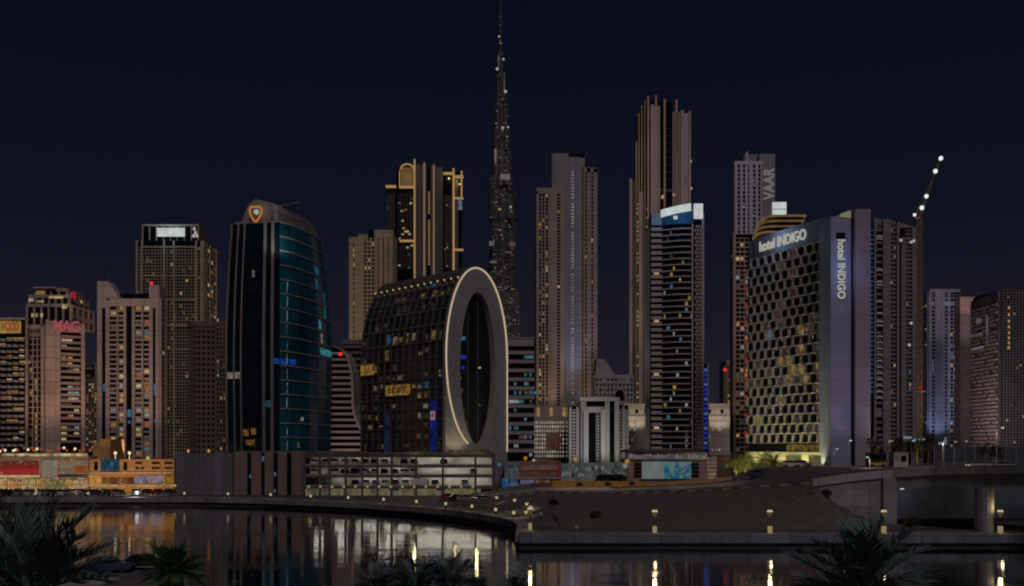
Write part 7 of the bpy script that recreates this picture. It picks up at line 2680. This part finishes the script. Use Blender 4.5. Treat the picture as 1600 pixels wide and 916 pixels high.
def palm(p, y_, Y, L, nf, label, meshes, lo=-0.5, hi=1.45, z0=3.0, trunk=0.16, group=None, seed=0, name="palm_tree"):
    rr2 = random.Random(seed)
    c = Vector((X(p, Y), Y, Z(y_, Y)))
    s = empty(name, (c.x, c.y, z0), label, "palm", group)
    mb = MB()
    H = c.z - z0
    for k in range(10):
        za, zb_ = z0 + H * k / 10, z0 + H * (k + 1) / 10
        mb.ring(c.x, c.y, trunk * 1.0, trunk * 1.14, za, zb_, 9, a0=0.3 * k)
    mb.build("trunk", BARK, s)
    for k in range(nf):
        el = hi + (lo - hi) * (k / nf) ** 0.9 + rr2.uniform(-0.12, 0.12)
        az = k * 2.39996 + rr2.uniform(-0.25, 0.25)
        o = put("frond", rr2.choice(meshes), s, c + Vector((0.1 * math.cos(az), 0.1 * math.sin(az), 0)), (rr2.uniform(-0.3, 0.3), -el, az), (L * rr2.uniform(0.85, 1.1),) * 3)
    return s


FRA = [frond(1.0, d, 44, 0.30, k, FR_M) for k, d in enumerate((0.08, 0.2, 0.4, 0.65))]
FRB = [frond(1.0, d, 34, 0.34, k + 10, FR_G) for k, d in enumerate((0.1, 0.3, 0.5))]
FRC = [frond(1.0, d, 14, 0.30, k + 20, FR_Y) for k, d in enumerate((0.5, 0.8, 1.1))]
palm(52, 925, 34, 3.1, 34, "large spiky palm rising at the lower left corner", FRA, lo=0.12, hi=1.5, trunk=0.2, seed=1)
palm(-20, 915, 37, 2.5, 26, "palm cut by the left edge of the picture behind the large spiky palm", FRA, lo=0.1, trunk=0.2, seed=8)
palm(270, 893, 40, 1.25, 44, "small round dark green palm on the near shore", FRB, lo=-0.35, hi=1.2, seed=2)
palm(648, 918, 44, 1.4, 22, "left palm of the middle pair before the water", FRA, lo=0.0, hi=1.5, seed=3)
palm(704, 920, 44, 1.55, 22, "right palm of the middle pair before the water", FRA, lo=0.0, hi=1.5, seed=4)
palm(588, 920, 45, 1.1, 26, "low palm tip left of the middle pair", FRA, lo=0.0, hi=1.4, seed=5)
palm(806, 922, 46, 0.9, 22, "low palm tip right of the middle pair", FRA, lo=0.0, hi=1.4, seed=6)
palm(1350, 924, 38, 2.75, 34, "large blue green palm at the lower right before the bridge", FRA, lo=0.0, hi=1.45, trunk=0.2, seed=7)
# lit palms beside the hotel
PLB = ["lit palm furthest left beside the brown block", "lit palm second from the brown block", "lit palm third from the brown block", "lit palm nearest the honeycomb hotel plinth"]
for k, (p, y_, Yp) in enumerate(((1150, 731, 238), (1164, 728, 240), (1192, 724, 240), (1210, 728, 242))):
    xx = X(p, Yp)
    s = palm(p, y_ - 7, Yp, 3.0, 30, PLB[k], FRC, lo=-0.7, hi=1.2, z0=street_z(xx, Yp), trunk=0.18, seed=30 + k, name="street_palm", group="palms beside the honeycomb hotel")
    lamp("palm_uplight", (xx + 0.8, Yp - 2.2, street_z(xx, Yp) + 0.6), 260 if k != 2 else 70, (1.0, 0.95, 0.35), s, 0.2, spot=100, target=(xx, Yp, Z(y_ - 7, Yp)))

# ------------------------------------------------------------------ labels of look-alikes: which one of its row, counted from the left
ORD = ["first", "second", "third", "fourth", "fifth", "sixth", "seventh", "eighth", "ninth", "tenth", "eleventh", "twelfth", "thirteenth", "fourteenth", "fifteenth", "sixteenth", "seventeenth", "eighteenth", "nineteenth", "twentieth"]
alike = {}
for o in bpy.data.objects:
    if o.parent is None and o.get("group") and o.get("label"):
        alike.setdefault(o["label"], []).append(o)
for lb, obs in alike.items():
    if len(obs) > 1:
        obs.sort(key=lambda o: o.location.x / max(1.0, o.location.y))
        for k, o in enumerate(obs):
            o["label"] = "%s, %s from the left" % (lb, ORD[k] if k < len(ORD) else "number %d" % (k + 1))
